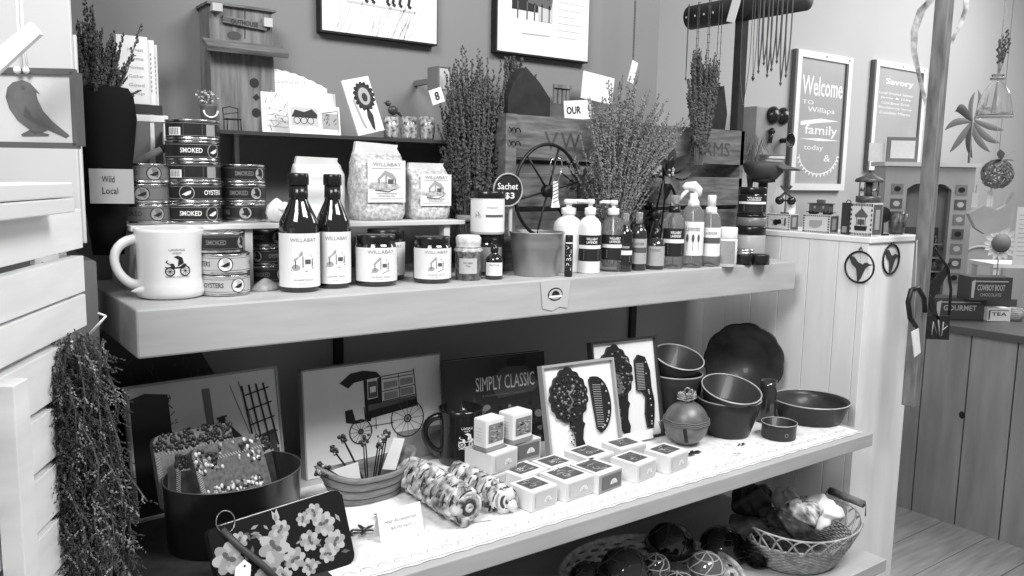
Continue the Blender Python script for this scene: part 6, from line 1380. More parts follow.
for k in range(5):
    a = k*2*pi/5+.5; m = MB(); c_ = Vector((r_*.72*cos(a), r_*.72*sin(a), Hc*.38)); m.ball(c_, .004, n=8, m=6, sc=(1.4, .7, .8)); m.ball(c_+Vector((.005, 0, .004)), .0018, n=6, m=4); m.tube([c_+Vector((.004, 0, 0)), c_+Vector((.005, 0, .004))], .0012, 5)
    for dx in (-.003, .003): m.tube([c_+Vector((dx, 0, -.002)), c_+Vector((dx*1.4, 0, -.007))], .0007, 4)
    m.build('horse', grey3 if k % 2 else grey1, t)
m = MB(); m.lathe([(r_*1.08, Hc*.62), (r_*1.12, Hc*.64), (r_*1.08, Hc*.72), (r_*.5, Hc*.82), (r_*.12, Hc*.92), (0, Hc*.92)], 24, wob=lambda a, z: 1+.04*cos(12*a)); m.build('roof', M('car_dark', .07), t); m = MB(); m.ball((0, 0, Hc*.95), .0032, n=8, m=6); m.build('finial', iron, t)
# round dark paddle and dark cups
p = onY(885, 236, 1.03); t = thing('round_paddle', 'round black disc ornament standing beside carousel box', 'ornament', (p.x, 1.04, ZC+.001), -.5); H = zt(p.x, 1.04, 207)-ZC; r_ = .019
m = MB(); m.lathe([(0, -.003), (r_, -.003), (r_, .003), (0, .003)], 28, T=Matrix.Translation((0, 0, H-r_)) @ Matrix.Rotation(pi/2, 4, 'X')); m.build('disc', M('disc_black', .02, .4), t)
m = MB(); m.box(-.004, .004, -.002, .002, .003, H-2*r_-.0005); m.box(-.013, .013, -.010, .010, 0, .0029); m.build('foot', iron, t)
for k, (xl, xr, tp, lb) in enumerate(((892, 905, 212, 'small dark patterned cup left of the wooden post'), (903, 919, 214, 'dark wheel-patterned cup right against the wooden post'))):
    a = onY(xl, 236, 1.045); b = onY(xr, 236, 1.045); R_ = (b.x-a.x)/2*.6; cx_ = min((a.x+b.x)/2, X1+.19); H = zt(cx_, 1.045, tp)-ZC
    t = thing('ornament_cup', lb, 'cup', (cx_-.01, 1.05, ZC+.001), 0, 'dark cups on the cabinet corner'); m = MB(); m.lathe([(R_*.7, 0), (R_*.75, .002), (R_, H), (R_*.88, H), (R_*.65, .004), (0, .004)], 24); m.build('cup_body', M('cup_dark', .06, .35, var=.9, scale=120), t)
# cap on stand, rod stand with necklaces
t = thing('peaked_cap', 'dark flat-topped cap with pointed brim above the jar stack', 'cap', (0, 0, 0)); YK = 1.36
def kp(px, py): return onY(px, py, YK)
c_ = kp(764, 169); t.location = c_; t.rotation_euler = (0, 0, ra); k = depth(c_)/F
m = MB(); m.lathe([(15*k, -10*k), (22*k, -3*k), (25*k, 4*k), (22*k, 7*k), (0, 8*k)], 28, sy=.8, sx=.85); m.build('crown', M('cap_black', .06, .6), t)
m = MB(); vs = []
for s_ in range(9): a = -pi*.42+pi*.84*s_/8; vs += [(14*k*cos(a), 18*k*sin(a), 6*k), (34*k*cos(a)*.98+4*k, 22*k*sin(a), 2*k-2*k)]
m.add(vs, [(2*i, 2*i+1, 2*i+3, 2*i+2) for i in range(8)], 0, True); m.add([(x, y, z-.003) for x, y, z in vs], [(2*i, 2*i+2, 2*i+3, 2*i+1) for i in range(8)], 0, True); m.build('brim', M('cap_grey', .10, .5), t)
zk = c_.z-9*k; m = MB(); m.lathe([(.035, ZC+.001), (.035, ZC+.008), (.012, ZC+.014), (.012, zk-.012), (.03, zk-.010), (.03, zk-.001)], 24, c=(c_.x, YK)); tag(m.build('hat_stand', blackm), 'short dark turned stand under the flat-topped cap', 'stand')
XB = 1.80
zb_ = onX(745, 9, XB).z; far = onX(691, 18, XB); near = onX(806, -3, XB)
t = thing('jewelry_stand', 'dark post and thick horizontal rod carrying hanging necklaces', 'stand', (XB, 1.44, ZC+.001))
py_ = onX(740, 60, XB).y
ch(MB().box(XB-.012, XB+.012, py_-.012, py_+.012, ZC+.001, 2.05), 'post', M('stand_dark', .03, .5, var=.3, scale=30), t)
m = MB(); R_ = 11.5*depth(far)/F; dv = (near-far); m.tube([far, far+dv*.25, far+dv*.6, near], R_, 24); 
for k in range(4): q_ = far+dv*(.03+.085*k); m.ball(q_+Vector((-R_*.95, 0, -.004)), .0035, 1, 8, 6)
ch(m, 'rod', [M('stand_dark', .03), grey5], t)
p = onX(734, 8, XB-.05); m = MB(); m.box(-.001, .001, -.014, .012, -.035, .04); tag(m.build('paper_tag', M('tag_white', .75), mx=Matrix.Translation(p) @ Matrix.Rotation(.3, 4, 'X')), 'white tag hanging over the horizontal rod', 'tag')
def necklace(label, px, yb, wpx, r=.0010, beads=0, mat=None, pend=.005, yt=None):
    a = onX(px, 20, XB); Yn = a.y; top_ = far.z+dv.z*((Yn-far.y)/dv.y)-R_; bt = onX(px, yb, XB-.0).z; w_ = wpx*depth(a)/F; n = 14
    t = thing('necklace', label, 'necklace', (XB, Yn, bt), 0, 'necklaces hanging on the rod'); L_ = top_-bt
    L_ += R_*1.9; mt = mat or M('chain_dark', .10, .4, .6); m = MB(); pts = []
    for i in range(2*n+1):
        s_ = (i-n)/n; z = L_*(abs(s_)**1.25); pts.append((0, w_/2*sin(pi*.5*min(1, abs(s_)*1.6))*(1 if s_ > 0 else -1), z))
    pts2 = [(R_*1.06*sin(pi*q/6-pi/2)*0, 0, 0) for q in range(0)]
    m.tube([(x-R_*1.08, y, z) for x, y, z in pts], r, 5); m.build('chain', mt, t)
    if beads: 
        m = MB()
        for i in range(0, 2*n+1): x, y, z = pts[i]; m.ball((x-R_*1.08, y, z), r*beads, n=6, m=4)
        m.build('beads', mt, t)
    m = MB(); m.octa((-R_*1.08, 0, -pend*.9), pend*.6, pend*2.4, Vector((0, 0, 1))); m.ball((-R_*1.08, 0, pend*.3), pend*.35, n=8, m=6); m.build('pendant', mt, t)
for a_ in (('fine chain necklace furthest left on the rod', 697, 78, 1.0, .0009), ('fine beaded necklace second from left on the rod', 707, 88, 2, .0009, 2), ('fine beaded necklace third from left on the rod', 718, 100, 2, .0009, 2.2), ('necklace with tiny bead just left of dark post', 729, 128, 4, .0009, 2)): necklace(*a_)
necklace('long looped chain necklace just right of the dark post', 756, 104, 12, .0009, 0, None, .005); necklace('short chain necklace with square charm right of post', 765, 76, 4, .0009, 0, None, .008)
for k, (px, yb, w_) in enumerate(((770, 70, 4), (775, 62, 6), (779, 74, 5), (783, 68, 6), (788, 60, 5), (793, 82, 5), (798, 74, 6))):
    necklace(['dark cord necklace at left of the thick right-hand group', 'dark cord necklace second in the right-hand group', 'dark cord necklace with arrow pendant in right-hand group', 'dark cord necklace in the middle of right-hand group', 'short dark cord necklace in the right-hand group', 'dark cord necklace hanging lowest at right end', 'dark cord necklace with ring furthest right on the rod'][k], px, yb, w_, .0018, 0, M('cord_dark', .08, .6), .006)
# wiry grass plant
p = onY(752, 150, 1.44); t = thing('wiry_plant', 'wiry curling grass plant behind right end of the crate', 'plant', (p.x, 1.44, ZC+.001)); m = MB(); b_ = p.z-ZC
for k in range(44):
    a = random.uniform(0, 6.28); L_ = random.uniform(.03, .09); dx = random.uniform(-.03, .04); m.tube([(0, 0, b_*.3), (dx*.5, .01*cos(a), b_*.7+L_*.5), (dx, .02*cos(a), b_*.8+L_*.9), (dx*1.6, .03*cos(a), b_*.75+L_*.7)], .0009, 4)
m.build('leaves', M('wiry_leaf', .14, .7), t)['kind'] = 'stuff'; m = MB(); m.lathe([(.02, 0), (.026, b_*.35), (.022, b_*.35), (.0, b_*.3)], 20); m.build('pot', blackm, t)
# wall telephone on far wall
YF_ = YF-.10
a = onY(757, 106, YF_); b = onY(786, 156, YF_); t = thing('wall_telephone', 'antique wooden wall telephone with two round bells on pale wall', 'telephone', ((a.x+b.x)/2, YF-.05, b.z)); W = b.x-a.x; H = a.z-b.z
MB().box(-W/2, W/2, -.05, .048, 0, H).build('case', M('phone_wood', .30, .5, var=.15, scale=9), t, bev=.004)
for s_ in (0, 1):
    m = MB(); m.lathe([(W*.17, 0), (W*.17, .012), (W*.1, .03), (0, .034)], 20, T=Matrix.Translation((W*(-.02+.32*s_), -.051, H*.84)) @ Matrix.Rotation(pi/2, 4, 'X')); m.build('bell', M('bell_dark', .05, .25, .6), t)
m = MB(); m.lathe([(.012, 0), (.012, .03), (.035, .055), (.03, .05), (0, .03)], 18, T=Matrix.Translation((W*.30, -.051, H*.32)) @ Matrix.Rotation(pi/2, 4, 'X')); m.build('mouthpiece', M('bell_dark', .05), t)
m = MB(); m.tube([(-W*.1, -.06, H*.25), (-W*.08, -.065, H*.5)], .010, 8); m.ball((-W*.08, -.065, H*.5), .016, n=10, m=8); m.build('receiver', M('bell_dark', .05), t)
def wallrect(name, label, cat, px0, px1, y0, y1, mats, fn=None, D=.006, Y=None):
    Y = Y or YF; a = onY(px0, y1, Y-D); b = onY(px1, y1, Y-D); c_ = onY(px0, y0, Y-D); W, H = b.x-a.x, c_.z-a.z
    t = thing(name, label, cat, (a.x, Y-D-.001, a.z)); return t, W, H
t, W, H = wallrect('info_card', 'white lettered card on the wall under the telephone', 'card', 765, 785, 150, 158, None); m = MB(); m.box(0, W, 0, .004, 0, H); m.text('PLEASE ASK', W*.8, flat(-.0005, W/2, H*.5), 1, h=H*.3); m.build('card_sheet', [paper, ink], t)
# window-frame signs
signg = M('sign_glass', .40, .35, var=.08, scale=4); chalk = M('sign_chalk', .92, .5); pf = M('sign_frame', .80, .5)
def wsign(label, px0, px1, y0, y1, fn, fr=.03):
    t, W, H = wallrect('window_frame_sign', label, 'sign', px0, px1, y0, y1, None, D=.03)
    m = MB(); m.box(fr, W-fr, .012, .018, fr, H-fr, 0); fn(m, W, H, flat(.0112)); m.build('sign_pane', [signg, chalk, midink], t)
    m = MB(); m.box(0, W, 0, .028, 0, fr); m.box(0, W, 0, .028, H-fr, H); m.box(0, fr, 0, .028, fr, H-fr); m.box(W-fr, W, 0, .028, fr, H-fr)
    for x in (.5, .93): m.oval(W*x, H-fr*.5, .006, .006, flat(-.0006), 1)
    m.build('frame', [pf, midink], t); gd = M('shadow_gap_dark', .12, .5); MB().box(W-fr*1.45, W-fr*1.01, .002, .011, fr, H-fr).build('inner_strip', gd, t); MB().box(-.012, -.001, .004, .028, 0, H).build('edge_strip', gd, t); return t, W, H  # dark strips paint in the frame's shadow gap and its dark left edge
def f1(m, W, H, mp):
    m.text('Welcome', W*.74, mp, 1, h=H*.14, u0=W*.5, v0=H*.76, bold=.01); m.text('TO', W*.2, mp, 1, h=H*.03, u0=W*.25, v0=H*.64); m.text('Willapa', W*.5, mp, 1, h=H*.05, u0=W*.5, v0=H*.585)
    m.fill([(W*.14, H*.50), (W*.5, H*.53), (W*.84, H*.52), (W*.5, H*.50), (W*.14, H*.47)], mp, 1); m.text('family', W*.6, mp, 1, h=H*.09, u0=W*.52, v0=H*.435, bold=.01); m.fill([(W*.13, H*.375), (W*.5, H*.385), (W*.88, H*.375), (W*.5, H*.365)], mp, 1)
    m.text('today', W*.35, mp, 1, h=H*.05, u0=W*.4, v0=H*.31); m.text('&', W*.12, mp, 1, h=H*.05, u0=W*.66, v0=H*.24)
    m.line(arc(W*.5, H*.27, W*.35, pi*1.02, pi*1.98, 18, H*.15), .006, mp, 1)
    for k in range(16): a = pi*(1.05+.9*k/15); m.fill([(W*.5+W*.35*cos(a), H*.27+H*.15*sin(a)), (W*.5+W*.40*cos(a+.05), H*.27+H*.18*sin(a+.05)), (W*.5+W*.37*cos(a+.12), H*.27+H*.155*sin(a+.12))], mp, 1)
wsign('large window-frame sign with white Welcome lettering on pale wall', 790, 844, 47, 190, f1, .034)
def f2(m, W, H, mp):
    m.text('Savory', W*.55, mp, 1, h=H*.07, u0=W*.5, v0=H*.82, bold=.02)
    for k, s_ in enumerate(('Local Smoked Salmon', 'Jams & Jelly', 'Cold Brew Drink', 'Blackberry Syrup', 'Cookie Mixes')): m.text(s_, W*(.66-.05*(k % 3)), mp, 1, h=H*.025, u0=W*.45, v0=H*(.72-.045*k))
wsign('narrower window-frame sign with white list lettering behind the post', 869, 919, 58, 170, f2, .03)
# arched display case on the counter
ZK = .863
pc = onP(919, 300, CAM+fh*4.0, fh); rz_ = ra-.05
Xd, Yd = pc.x, pc.y; kk = depth((Xd, Yd, 1.1))/F
wz = lambda py: zt(Xd, Yd, py)
W = 86*kk; zt0 = wz(167); H = zt0-ZK
t = thing('display_case', 'pale upright display case with scalloped opening on the plank counter', 'display case', (Xd, Yd, ZK+.001), rz_)
cp_ = M('case_paint', .36, .5, var=.08, scale=6)
m = MB(); w2 = W/2
m.box(-w2, -w2+W*.25, -.01, .02, 0, H); m.box(w2-W*.25, w2, -.01, .02, 0, H)
sc_ = [(-W*.25, H-.02), (-W*.25, H*.74)]+[(-W*.25+W*.5*i/16, H*.83+H*.04*abs(sin(pi*i/8.0))+H*.01) for i in range(17)]+[(W*.25, H*.83), (W*.25, H-.02)]
m.extr(sc_, -.01, .02); m.box(-W*.25, W*.25, -.01, .02, H-.02, H); m.box(-w2, -w2+.015, .0201, .14, 0, H); m.box(w2-.015, w2, .0201, .14, 0, H); m.box(-w2+.015, w2-.015, .125, .14, 0, H); m.build('case_body', cp_, t)
m = MB(); m.box(-w2-.015, w2+.015, -.025, .15, H+.0005, H+.02); m.build('cornice', M('cornice_pale', .6, .5), t)
for s_ in (-1, 1):
    for j in range(7):
        z = H*(.84-.105*j); x = s_*W*.36; m = MB(); m.box(x-W*.065, x+W*.065, -.0125, -.0102, z-H*.036, z+H*.036); m.oval(x, z, W*.04, H*.02, flat(-.0131), 1, 10); m.build('picture_tile', [grey1 if j % 2 else grey2, grey5 if j % 3 else ink], t)
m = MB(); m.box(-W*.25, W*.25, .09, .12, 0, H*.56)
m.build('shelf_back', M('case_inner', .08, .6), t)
m = MB()
for k in range(5): m.box(-W*.25, W*.25, .03, .09, H*(.04+.1*k), H*(.05+.1*k))
m.build('inner_shelves', grey3, t)
for k in range(26):
    x = W*random.uniform(-.22, .22); j = random.choice((0, 1, 2, 3, 4)); z = H*(.05+.1*j)+.001
    m = MB(); s_ = random.uniform(.012, .02); m.lathe([(s_*.8, 0), (s_, s_), (s_*.7, s_*1.6), (s_*.75, s_*2.0), (s_*.3, s_*2.5), (0, s_*2.6)], 10, T=Matrix.Translation(Vector((x, .05, z))) )
    o = m.build('figurine', M(('fig_dark', 'fig_mid', 'fig_pale')[k % 3], (.03, .1, .3)[k % 3], .4), mx=Matrix.Translation((Xd, Yd, ZK+.001)) @ Matrix.Rotation(rz_, 4, 'Z'))
    rel = ['far left', 'left', 'middle', 'right', 'far right'][min(4, int((x/W+.22)/.44*5))]; tag(o, '%s miniature figure, %s of the %s inner shelf of display case' % (('dark', 'grey', 'pale')[k % 3], rel, ['lowest', 'second', 'third', 'fourth', 'top'][j]), 'figurine', 'miniature figures in the display case')
# small frame on the case
t = thing('small_picture', 'small dark frame with blank white picture on top of display case', 'frame', Vector((Xd, Yd, ZK+.022+H)), rz_); u = (897-925)*kk; hh = 24*kk
m = MB(); w_ = 15*kk; m.box(u-w_, u+w_, 0, .01, 0, hh); m.rect(u-w_*.78, u+w_*.78, hh*.14, hh*.86, flat(-.001), 1); m.build('frame_body', [grey2, paper], t); m = MB(); m.box(u-2.1*w_, u-w_*1.1, .012, .016, 0, hh*.75); o = m.build('white_card', paper, None, t.location, rz_); tag(o, 'plain white card beside the small frame on display case', 'card')
# hummingbird rings
def bird_ring(label, c_, R_, nrm, mx):
    t = thing('hummingbird_ring', label, 'ornament', mx=mx, group='iron hummingbird rings'); m = MB(); m.tube([(R_*cos(a), -.003, R_*sin(a)) for a in [i*pi/20 for i in range(40)]], .0022, 8, closed=True); m.build('ring', iron, t)
    m = MB(); k = R_; m.extr([(x*k, z*k) for x, z in [(-.05, -.95), (.15, -.7), (.3, -.3), (.42, .0), (.62, .12), (.98, .22), (.62, .26), (.5, .34), (.36, .30), (.24, .18), (-.1, .3), (-.4, .62), (-.78, .72), (-.55, .2), (-.2, -.1), (-.12, -.5)]], -.0045, -.0015); m.build('bird', M('bird_iron', .05, .5), t)
    m = MB(); m.tube([(.004*cos(a), -.003, R_+.004+.004*sin(a)) for a in [i*pi/6 for i in range(12)]], .001, 5, closed=True); m.ball((0, -.002, R_+.009), .002, n=6, m=4); m.build('hanger', iron, t)
p = onX(860, 267, X1); R_ = 15.5*depth(p)/F; bird_ring('iron ring with hummingbird cut-out on left face of white cabinet', p, R_, 0, Matrix.Translation(p) @ Matrix.Rotation(-pi/2, 4, 'Z'))
p = onY(890, 259, YCF); bird_ring('iron ring with hummingbird cut-out on front face of white cabinet', p, R_*.97, 1, Matrix.Translation(p))
# iron hooks hanging at the post
YP = .912
def pp(px, py): return onY(px, py, YP)
t = thing('iron_hook', 'black curved iron hook hanging left of the wooden post', 'hook', pp(916, 310)); b = t.location; m = MB()
m.tube([pp(x, y)-b for x, y in ((925, 312), (924, 298), (918, 288), (911, 290), (908, 302), (910, 318), (916, 327))], .0055, 8); m.build('hook_ring', iron, t)
m = MB(); m.tube([pp(x, y)-b for x, y in ((917, 240), (915, 290), (914, 335))], .0012, 5); m.build('cord', grey3, t)
m = MB(); q_ = [pp(x, y)-b for x, y in ((910, 332), (917, 328), (919, 352), (913, 357))]; m.add([v+Vector((0, -.004, 0)) for v in q_]+[v+Vector((0, -.002, 0)) for v in q_], [(0, 1, 2, 3), (7, 6, 5, 4), (0, 4, 5, 1), (1, 5, 6, 2), (2, 6, 7, 3), (3, 7, 4, 0)]); m.build('paper_tag', paper, t)
t = thing('iron_bracket', 'black iron bracket with leaf points hanging right of wooden post', 'bracket', pp(938, 300)); b = t.location
YP = .95
m = MB(); m.tube([pp(x, y)-b for x, y in ((931, 244), (938, 254), (948, 268), (951, 290), (949, 315))], .0035, 8); m.build('curved_bar', iron, t)
m = MB()
for P in (((928, 286), (951, 262), (949, 272), (934, 298)), ((926, 290), (934, 300), (940, 322), (932, 312))):
    q_ = [pp(x, y)-b for x, y in P]; m.add(q_+[v+Vector((0, .004, 0)) for v in q_], [(0, 1, 2, 3), (7, 6, 5, 4), (0, 4, 5, 1), (1, 5, 6, 2), (2, 6, 7, 3), (3, 7, 4, 0)])
m.build('leaf_points', iron, t)
m = MB(); q_ = [pp(x, y)-b for x, y in ((927, 316), (950, 316), (949, 340), (927, 339))]; m.add(q_+[v+Vector((0, .004, 0)) for v in q_], [(0, 1, 2, 3), (7, 6, 5, 4), (0, 4, 5, 1), (1, 5, 6, 2), (2, 6, 7, 3), (3, 7, 4, 0)])
for P in (((931, 335), (933, 322), (936, 333)), ((938, 320), (939, 336)), ((941, 336), (943, 322), (947, 326), (942, 330))):
    q_ = [pp(x, y)-b for x, y in P]; m.tube([v+Vector((0, -.001, 0)) for v in q_], .0016, 5, 1)
m.build('hanging_plate', [iron, grey3], t)
# hanging ribbons
def ribbon(label, P, w, d):
    pts = [onP(x, y, CAM+fh*d, fh) for x, y in P]; m = MB(); ws_ = w*d/F; vs = []; N_ = len(pts)
    for i, q_ in enumerate(pts): vs += [q_-rh*ws_*(.5+.3*sin(i*.9)), q_+rh*ws_*(.5+.3*cos(i*.7))+fh*.006*sin(i)]
    m.add(vs, [(2*i, 2*i+1, 2*i+3, 2*i+2) for i in range(N_-1)], 0, True); m.add([v+fh*.0015 for v in vs], [(2*i, 2*i+2, 2*i+3, 2*i+1) for i in range(N_-1)], 0, True)
    return tag(m.build('hanging_ribbon', M('ribbon_pattern', .45, .6, var=.7, scale=50)), label, 'ribbon')
ribbon('patterned ribbon garland curving down left of the wooden post', [(936, -6), (922, 10), (916, 30), (915, 50), (918, 70), (922, 90), (928, 112)], 6, 1.9)
ribbon('patterned ribbon strand at the right side of wooden post', [(966, -6), (967, 8), (962, 24), (955, 36), (949, 48)], 4, 1.9)
# hanging bottle vase
dH = 2.3; c_ = onP(994, 118, CAM+fh*dH, fh); k = depth(c_)/F
t = thing('hanging_bottle', 'clear flared glass bottle with lavender sprigs hanging at upper right', 'vase', c_); Hb_ = 42*k
m = MB(); m.lathe([(16*k, 0), (17*k, .004), (15*k, Hb_*.3), (12*k, Hb_*.6), (5*k, Hb_*.85), (5.5*k, Hb_), (4.5*k, Hb_), (4*k, Hb_*.85), (11*k, Hb_*.6), (14*k, Hb_*.3), (15.5*k, .008), (0, .008)], 28); m.build('bottle_body', thin, t)
m = MB(); m.tube([(16.5*k*cos(a), 16.5*k*sin(a), .002) for a in [i*pi/14 for i in range(28)]], .0012, 5, closed=True); m.tube([(5.4*k*cos(a), 5.4*k*sin(a), Hb_) for a in [i*pi/10 for i in range(20)]], .0018, 5, closed=True); m.build('rim', M('rim_grey', .3, .3), t)
m = MB(); m.tube([(0, 0, Hb_), (.002, 0, Hb_+60*k), (0, 0, Hb_+.45)], .0015, 5); m.tube([(6*k*cos(a), 6*k*sin(a), Hb_*.92) for a in [i*pi/10 for i in range(20)]], .003, 6, closed=True); m.build('cord', twine, t)
ms = MB(); mf = MB()
for dx, h in ((-5, 34), (3, 40), (14, 46), (20, 38)):
    e = Vector((dx*k, 0, Hb_+h*k)); b_ = Vector((-dx*.4*k, 0, .01)); ms.tube([b_, Vector((0, 0, Hb_*.9)), e], .0012, 4)
    for q_ in range(18): c2 = Vector((0, 0, Hb_)).lerp(e, .35+.65*q_/18); mf.octa(c2+Vector((random.gauss(0, .002), random.gauss(0, .002), 0)), .0035, .010, Vector((random.gauss(0, .5), 0, 1)))
ms.build('stems', stem_m, t)['kind'] = 'stuff'; mf.build('blossoms', flo_m, t)['kind'] = 'stuff'
# big leafed plant on far side
dP = 4.2; 
def fp(px, py, d=dP): return onP(px, py, CAM+fh*d, fh)
c_ = fp(972, 122); t = thing('leafy_plant', 'tall plant with long curled pointed leaves against pale wall', 'plant', (c_.x, c_.y, ZK)); k = dP/F; m = MB(); o_ = Vector((c_.x, c_.y, ZK)); ms = MB()
m2 = MB()
for P, w_ in ((((972, 122), (955, 118), (945, 130)), 9), (((972, 122), (958, 100), (955, 112)), 12), (((972, 122), (962, 138), (950, 152)), 9), (((974, 120), (990, 128), (1004, 130)), 8), (((974, 122), (984, 140), (1000, 143)), 9), (((972, 124), (976, 142), (990, 152)), 9), (((970, 124), (966, 145), (972, 158)), 8), (((972, 120), (968, 104), (975, 92)), 6), (((974, 120), (984, 100), (978, 90)), 6)):
    pts = [fp(*q_)-o_ for q_ in P]; n = 8; vs = []
    for i in range(n+1):
        s_ = i/n; c2 = pts[0]*(1-s_)**2+pts[1]*2*s_*(1-s_)+pts[2]*s_*s_; d_ = (pts[2]-pts[0]).normalized(); nn = d_.cross(fh).normalized(); ww = w_*k*.38*sin(pi*min(1, s_*.9+.08))**.8; vs += [c2-nn*ww, c2-fh*ww*.3, c2+nn*ww]
    (m if random.random() < .7 else m2).add(vs, [f for i in range(n) for f in ((3*i, 3*i+1, 3*i+4, 3*i+3), (3*i+1, 3*i+2, 3*i+5, 3*i+4))], 0, True)
m.build('leaves', M('leaf_dark', .05, .5), t)['kind'] = 'stuff'; m2.build('pale_leaves', M('leaf_pale', .14, .5), t)['kind'] = 'stuff'
c_.z -= ZK; ms.tube([(0, 0, .1), (.01, 0, c_.z*.6), (0, 0, c_.z)], .006, 6); ms.build('stem', grey1, t); m = MB(); m.lathe([(.05, .001), (.07, .12), (.06, .12), (0, .10)], 24); m.build('pot', blackm, t)
# flower ball with ribbon, pale bird, sunflower, sheet of paper
c_ = fp(997, 174, 3.3); k = 3.3/F; t = thing('flower_ball', 'round ball of loose twigs topped with a ribbon at far right', 'ornament', c_); m = MB()
for q_ in range(26):
    u = Vector((random.gauss(0, 1), random.gauss(0, 1), random.gauss(0, 1))).normalized(); v = u.orthogonal().normalized(); w2_ = u.cross(v); m.tube([(v*cos(a)+w2_*sin(a))*15*k*(.85+.15*random.random()) for a in [i*pi/8 for i in range(16)]], .002, 4, 0, closed=True)
m.build('twig_ball', M('twig_grey', .22, .7), t); m = MB()
for a in (.2, .9, 2.2, 2.9, 3.6, 5.6): m.leaf((0, -.01, 14*k), (cos(a), -.2, sin(a)*.6), 19*k, 7*k, 0)
m.build('ribbon_bow', M('ribbon_mid', .3, .6), t); m = MB(); m.tube([(0, 0, 14*k), (.0, .0, 14*k+.8)], .0015, 4); m.build('cord', grey3, t)
for px, py, l in ((975, 200, 'left'), (990, 199, 'right')): p = fp(px, py, 3.35); m = MB(); m.box(-.012, .012, 0, .001, -.03, .03); m.tube([(0, 0, .03), (.002, 0, .06)], .001, 4, 1); tag(m.build('paper_tag', [paper, ink], None, p, ra), '%s of two small white tags hanging below the twig ball' % l, 'tag')
c_ = fp(989, 220, 3.35); k = 3.35/F; m = MB(); m.extr([(x*k, z*k) for x, z in [(-22, 6), (-8, 14), (6, 10), (16, 16), (22, 28), (24, 12), (20, -6), (10, -12), (-4, -14), (-14, -8)]], -.01, .015)
m.tube([(0, 0, 12*k), (0, 0, 12*k+.9)], .001, 4); tag(m.build('wooden_fish', M('fish_pale', .5, .5, var=.1, scale=9), None, c_, ra, bev=.006), 'pale carved wooden fish shape hanging at the far right', 'ornament')
c_ = fp(1001, 243, 4.05); k = 4.05/F; t = thing('sunflower', 'large cut-out sunflower with dark centre at the far right', 'flower', c_, ra); m = MB()
for q_ in range(16): a = 2*pi*q_/16; m.leaf((8*k*cos(a), 0, 8*k*sin(a)), (cos(a), -.1, sin(a)), 10*k, 5*k, 0, Vector((0, -1, 0)), 0)
m.build('petals', M('petal_pale', .72, .6), t); m = MB(); m.lathe([(0, -.006), (9.5*k, -.004), (9.5*k, .006), (0, .006)], 20, T=Matrix.Rotation(pi/2, 4, 'X')); m.build('flower_centre', grey2, t)
m = MB(); m.tube([(0, .008, -8*k), (0, .01, -c_.z+.87)], .003, 5); m.build('stem', grey2, t)
c_ = fp(1012, 265, 3.6); k = 3.6/F; m = MB(); m.box(0, 34*k, 0, .002, 0, 58*k)
for q_ in range(10): m.line([(3*k, (50-4.5*q_)*k), ((28-(q_ % 3)*4)*k, (50-4.5*q_)*k)], .003, flat(-.0006), 1)
tag(m.build('notice_sheet', [paper, grey5], None, c_, ra), 'white notice sheet with faint lines cropped by the right edge', 'paper')
# chair and white table behind the counter
c_ = fp(980, 262, 5.2); t = thing('desk_chair', 'grey chair with rounded back behind the plank counter', 'chair', (c_.x, c_.y, 0), ra-.3); k = 5.2/F
o_ = [(-17*k, .70)]+[(-17*k*cos(a)*1, .82+14*k*sin(a)) for a in [i*pi/12 for i in range(13)]]+[(17*k, .70)]
zc_ = zt(c_.x, c_.y, 247); m = MB(); m.extr([(x, z-.82-14*k+zc_) for x, z in o_], 0, .04); m.build('backrest', grey3, t, bev=.01)
m = MB(); pts = [(-17*k*cos(a)*1.05, -.005, zc_-14*k+14*k*sin(a)*1.05) for a in [i*pi/12 for i in range(13)]]; m.tube(pts, .008, 6); m.build('back_frame', grey5, t)
m = MB(); m.lathe([(.19, .44), (.21, .46), (.21, .49), (0, .50)], 24, c=(0, -.18)); m.build('seat', grey3, t)
for sx_ in (-1, 1):
    for sy_ in (-.32, 0.02): m = MB(); m.tube([(sx_*.15, sy_, 0), (sx_*.14, sy_, .44 if sy_ < 0 else zc_-.1)], .012, 8); m.build('leg', grey2, t)
zw = .95
def cbox(name, label, cat, px0, px1, y0, y1, xoff, mats, fn=None, group=None, zb=ZK+.001, D=.12, bev=.002):
    # box standing on the counter, front facing -X+... towards the camera
    p0 = onZ(px0, y1, zb); q0 = onP(px1, y1, p0, fh); W_ = (q0-p0).length; H_ = zt(p0.x, p0.y, y0)-zb
    t = thing(name, label, cat, (p0.x, p0.y, zb), ra, group); m = MB(); m.box(0, W_, 0, D, 0, H_)
    if fn: fn(m, W_, H_)
    m.build('box_body', mats, t, bev=0); return t, W_, H_
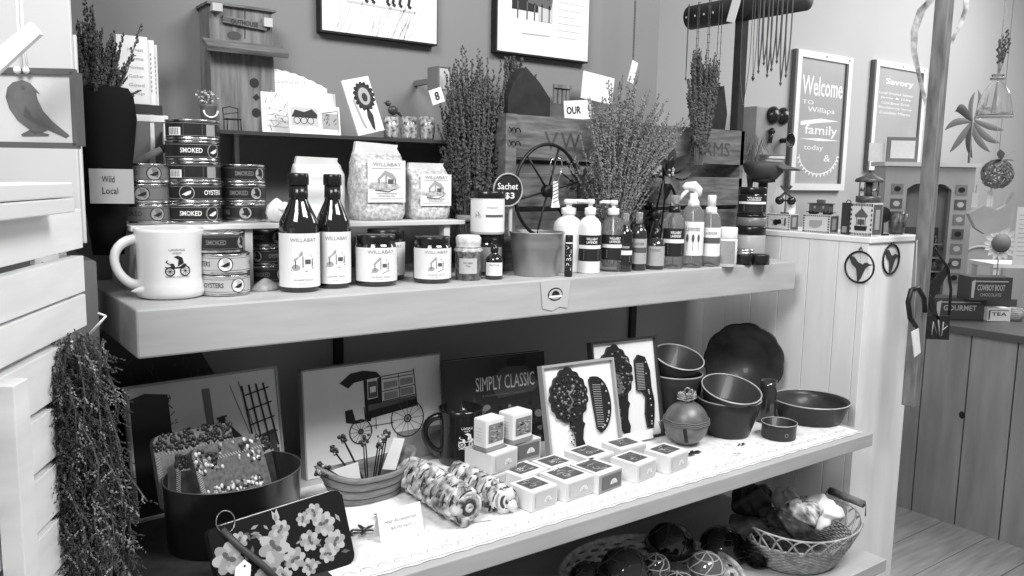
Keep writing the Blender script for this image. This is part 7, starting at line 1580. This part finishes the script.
def tx(s1, s2=None):
    def f(m, W, H):
        mp = flat(-.001); m.text(s1, W*.66, mp, 1, h=H*.26, u0=W*.5, v0=H*.55, bold=.02)
        if s2: m.text(s2, W*.5, mp, 1, h=H*.14, u0=W*.5, v0=H*.24)
        m.line([(W*.1, H*.82), (W*.9, H*.82)], H*.05, mp, 1); m.fill([(W*.04, H*.1), (W*.1, H*.1), (W*.12, H*.9), (W*.03, H*.8)], mp, 1)
    return f
dkb = [M('carton_dark', .07, .4), M('carton_text', .5, .5)]
t1, W_, H_ = cbox('gift_carton', 'long dark carton with pale lettering lying nearest the wooden post on counter', 'box', 934, 984, 298, 319, 0, dkb, tx('GOURMET'), 'dark cartons on the counter')
p = onZ(972, 311, ZK+.001+H_*0); t2, W2_, H2_ = cbox('gift_carton', 'dark carton lettered COWBOY BOOT stacked behind the white little box', 'box', 969, 1011, 277, 300, 0, dkb, tx('COWBOY BOOT', 'CHOCOLATE'), 'dark cartons on the counter', zb=ZK+.002+H_, D=.10)
cbox('gift_carton', 'plain dark carton supporting the COWBOY BOOT carton', 'box', 986, 1016, 299, 314, 0, [grey1, ink], None, 'dark cartons on the counter', D=.10)
cbox('small_box', 'little white box at front of the plank counter', 'box', 987, 1010, 308, 321, 0, [paper, midink], tx('TEA'), D=.05)
c_ = onZ(1022, 321, ZK); m = MB(); r_ = .035
for j in range(7): q_ = j/6; m.tube([(r_*(.7+.35*sin(pi*q_))*cos(a)*(1+.05*sin(9*a+j*3)), r_*(.7+.35*sin(pi*q_))*sin(a), .004+.045*q_) for a in [i*pi/14 for i in range(28)]], .0045, 6, closed=True)
tag(m.build('round_basket', wickl, None, (c_.x, c_.y+.03, ZK+.001)), 'small round woven basket cropped at the right edge on counter', 'basket')
c_ = fp(1003, 262, 4.4); m = MB(); zz_ = zt(c_.x, c_.y, 262); m.box(-.12, .24, -.12, .12, zz_-.02, zz_); t = thing('side_table', 'white table top behind the boxes on the counter', 'table', (c_.x, c_.y, 0), ra); m.build('table_top', paper, t)
for sx_ in (-.10, .22):
    for sy_ in (-.10, .10): MB().box(sx_-.015, sx_+.015, sy_-.015, sy_+.015, 0, zz_-.0205).build('leg', paper, t)
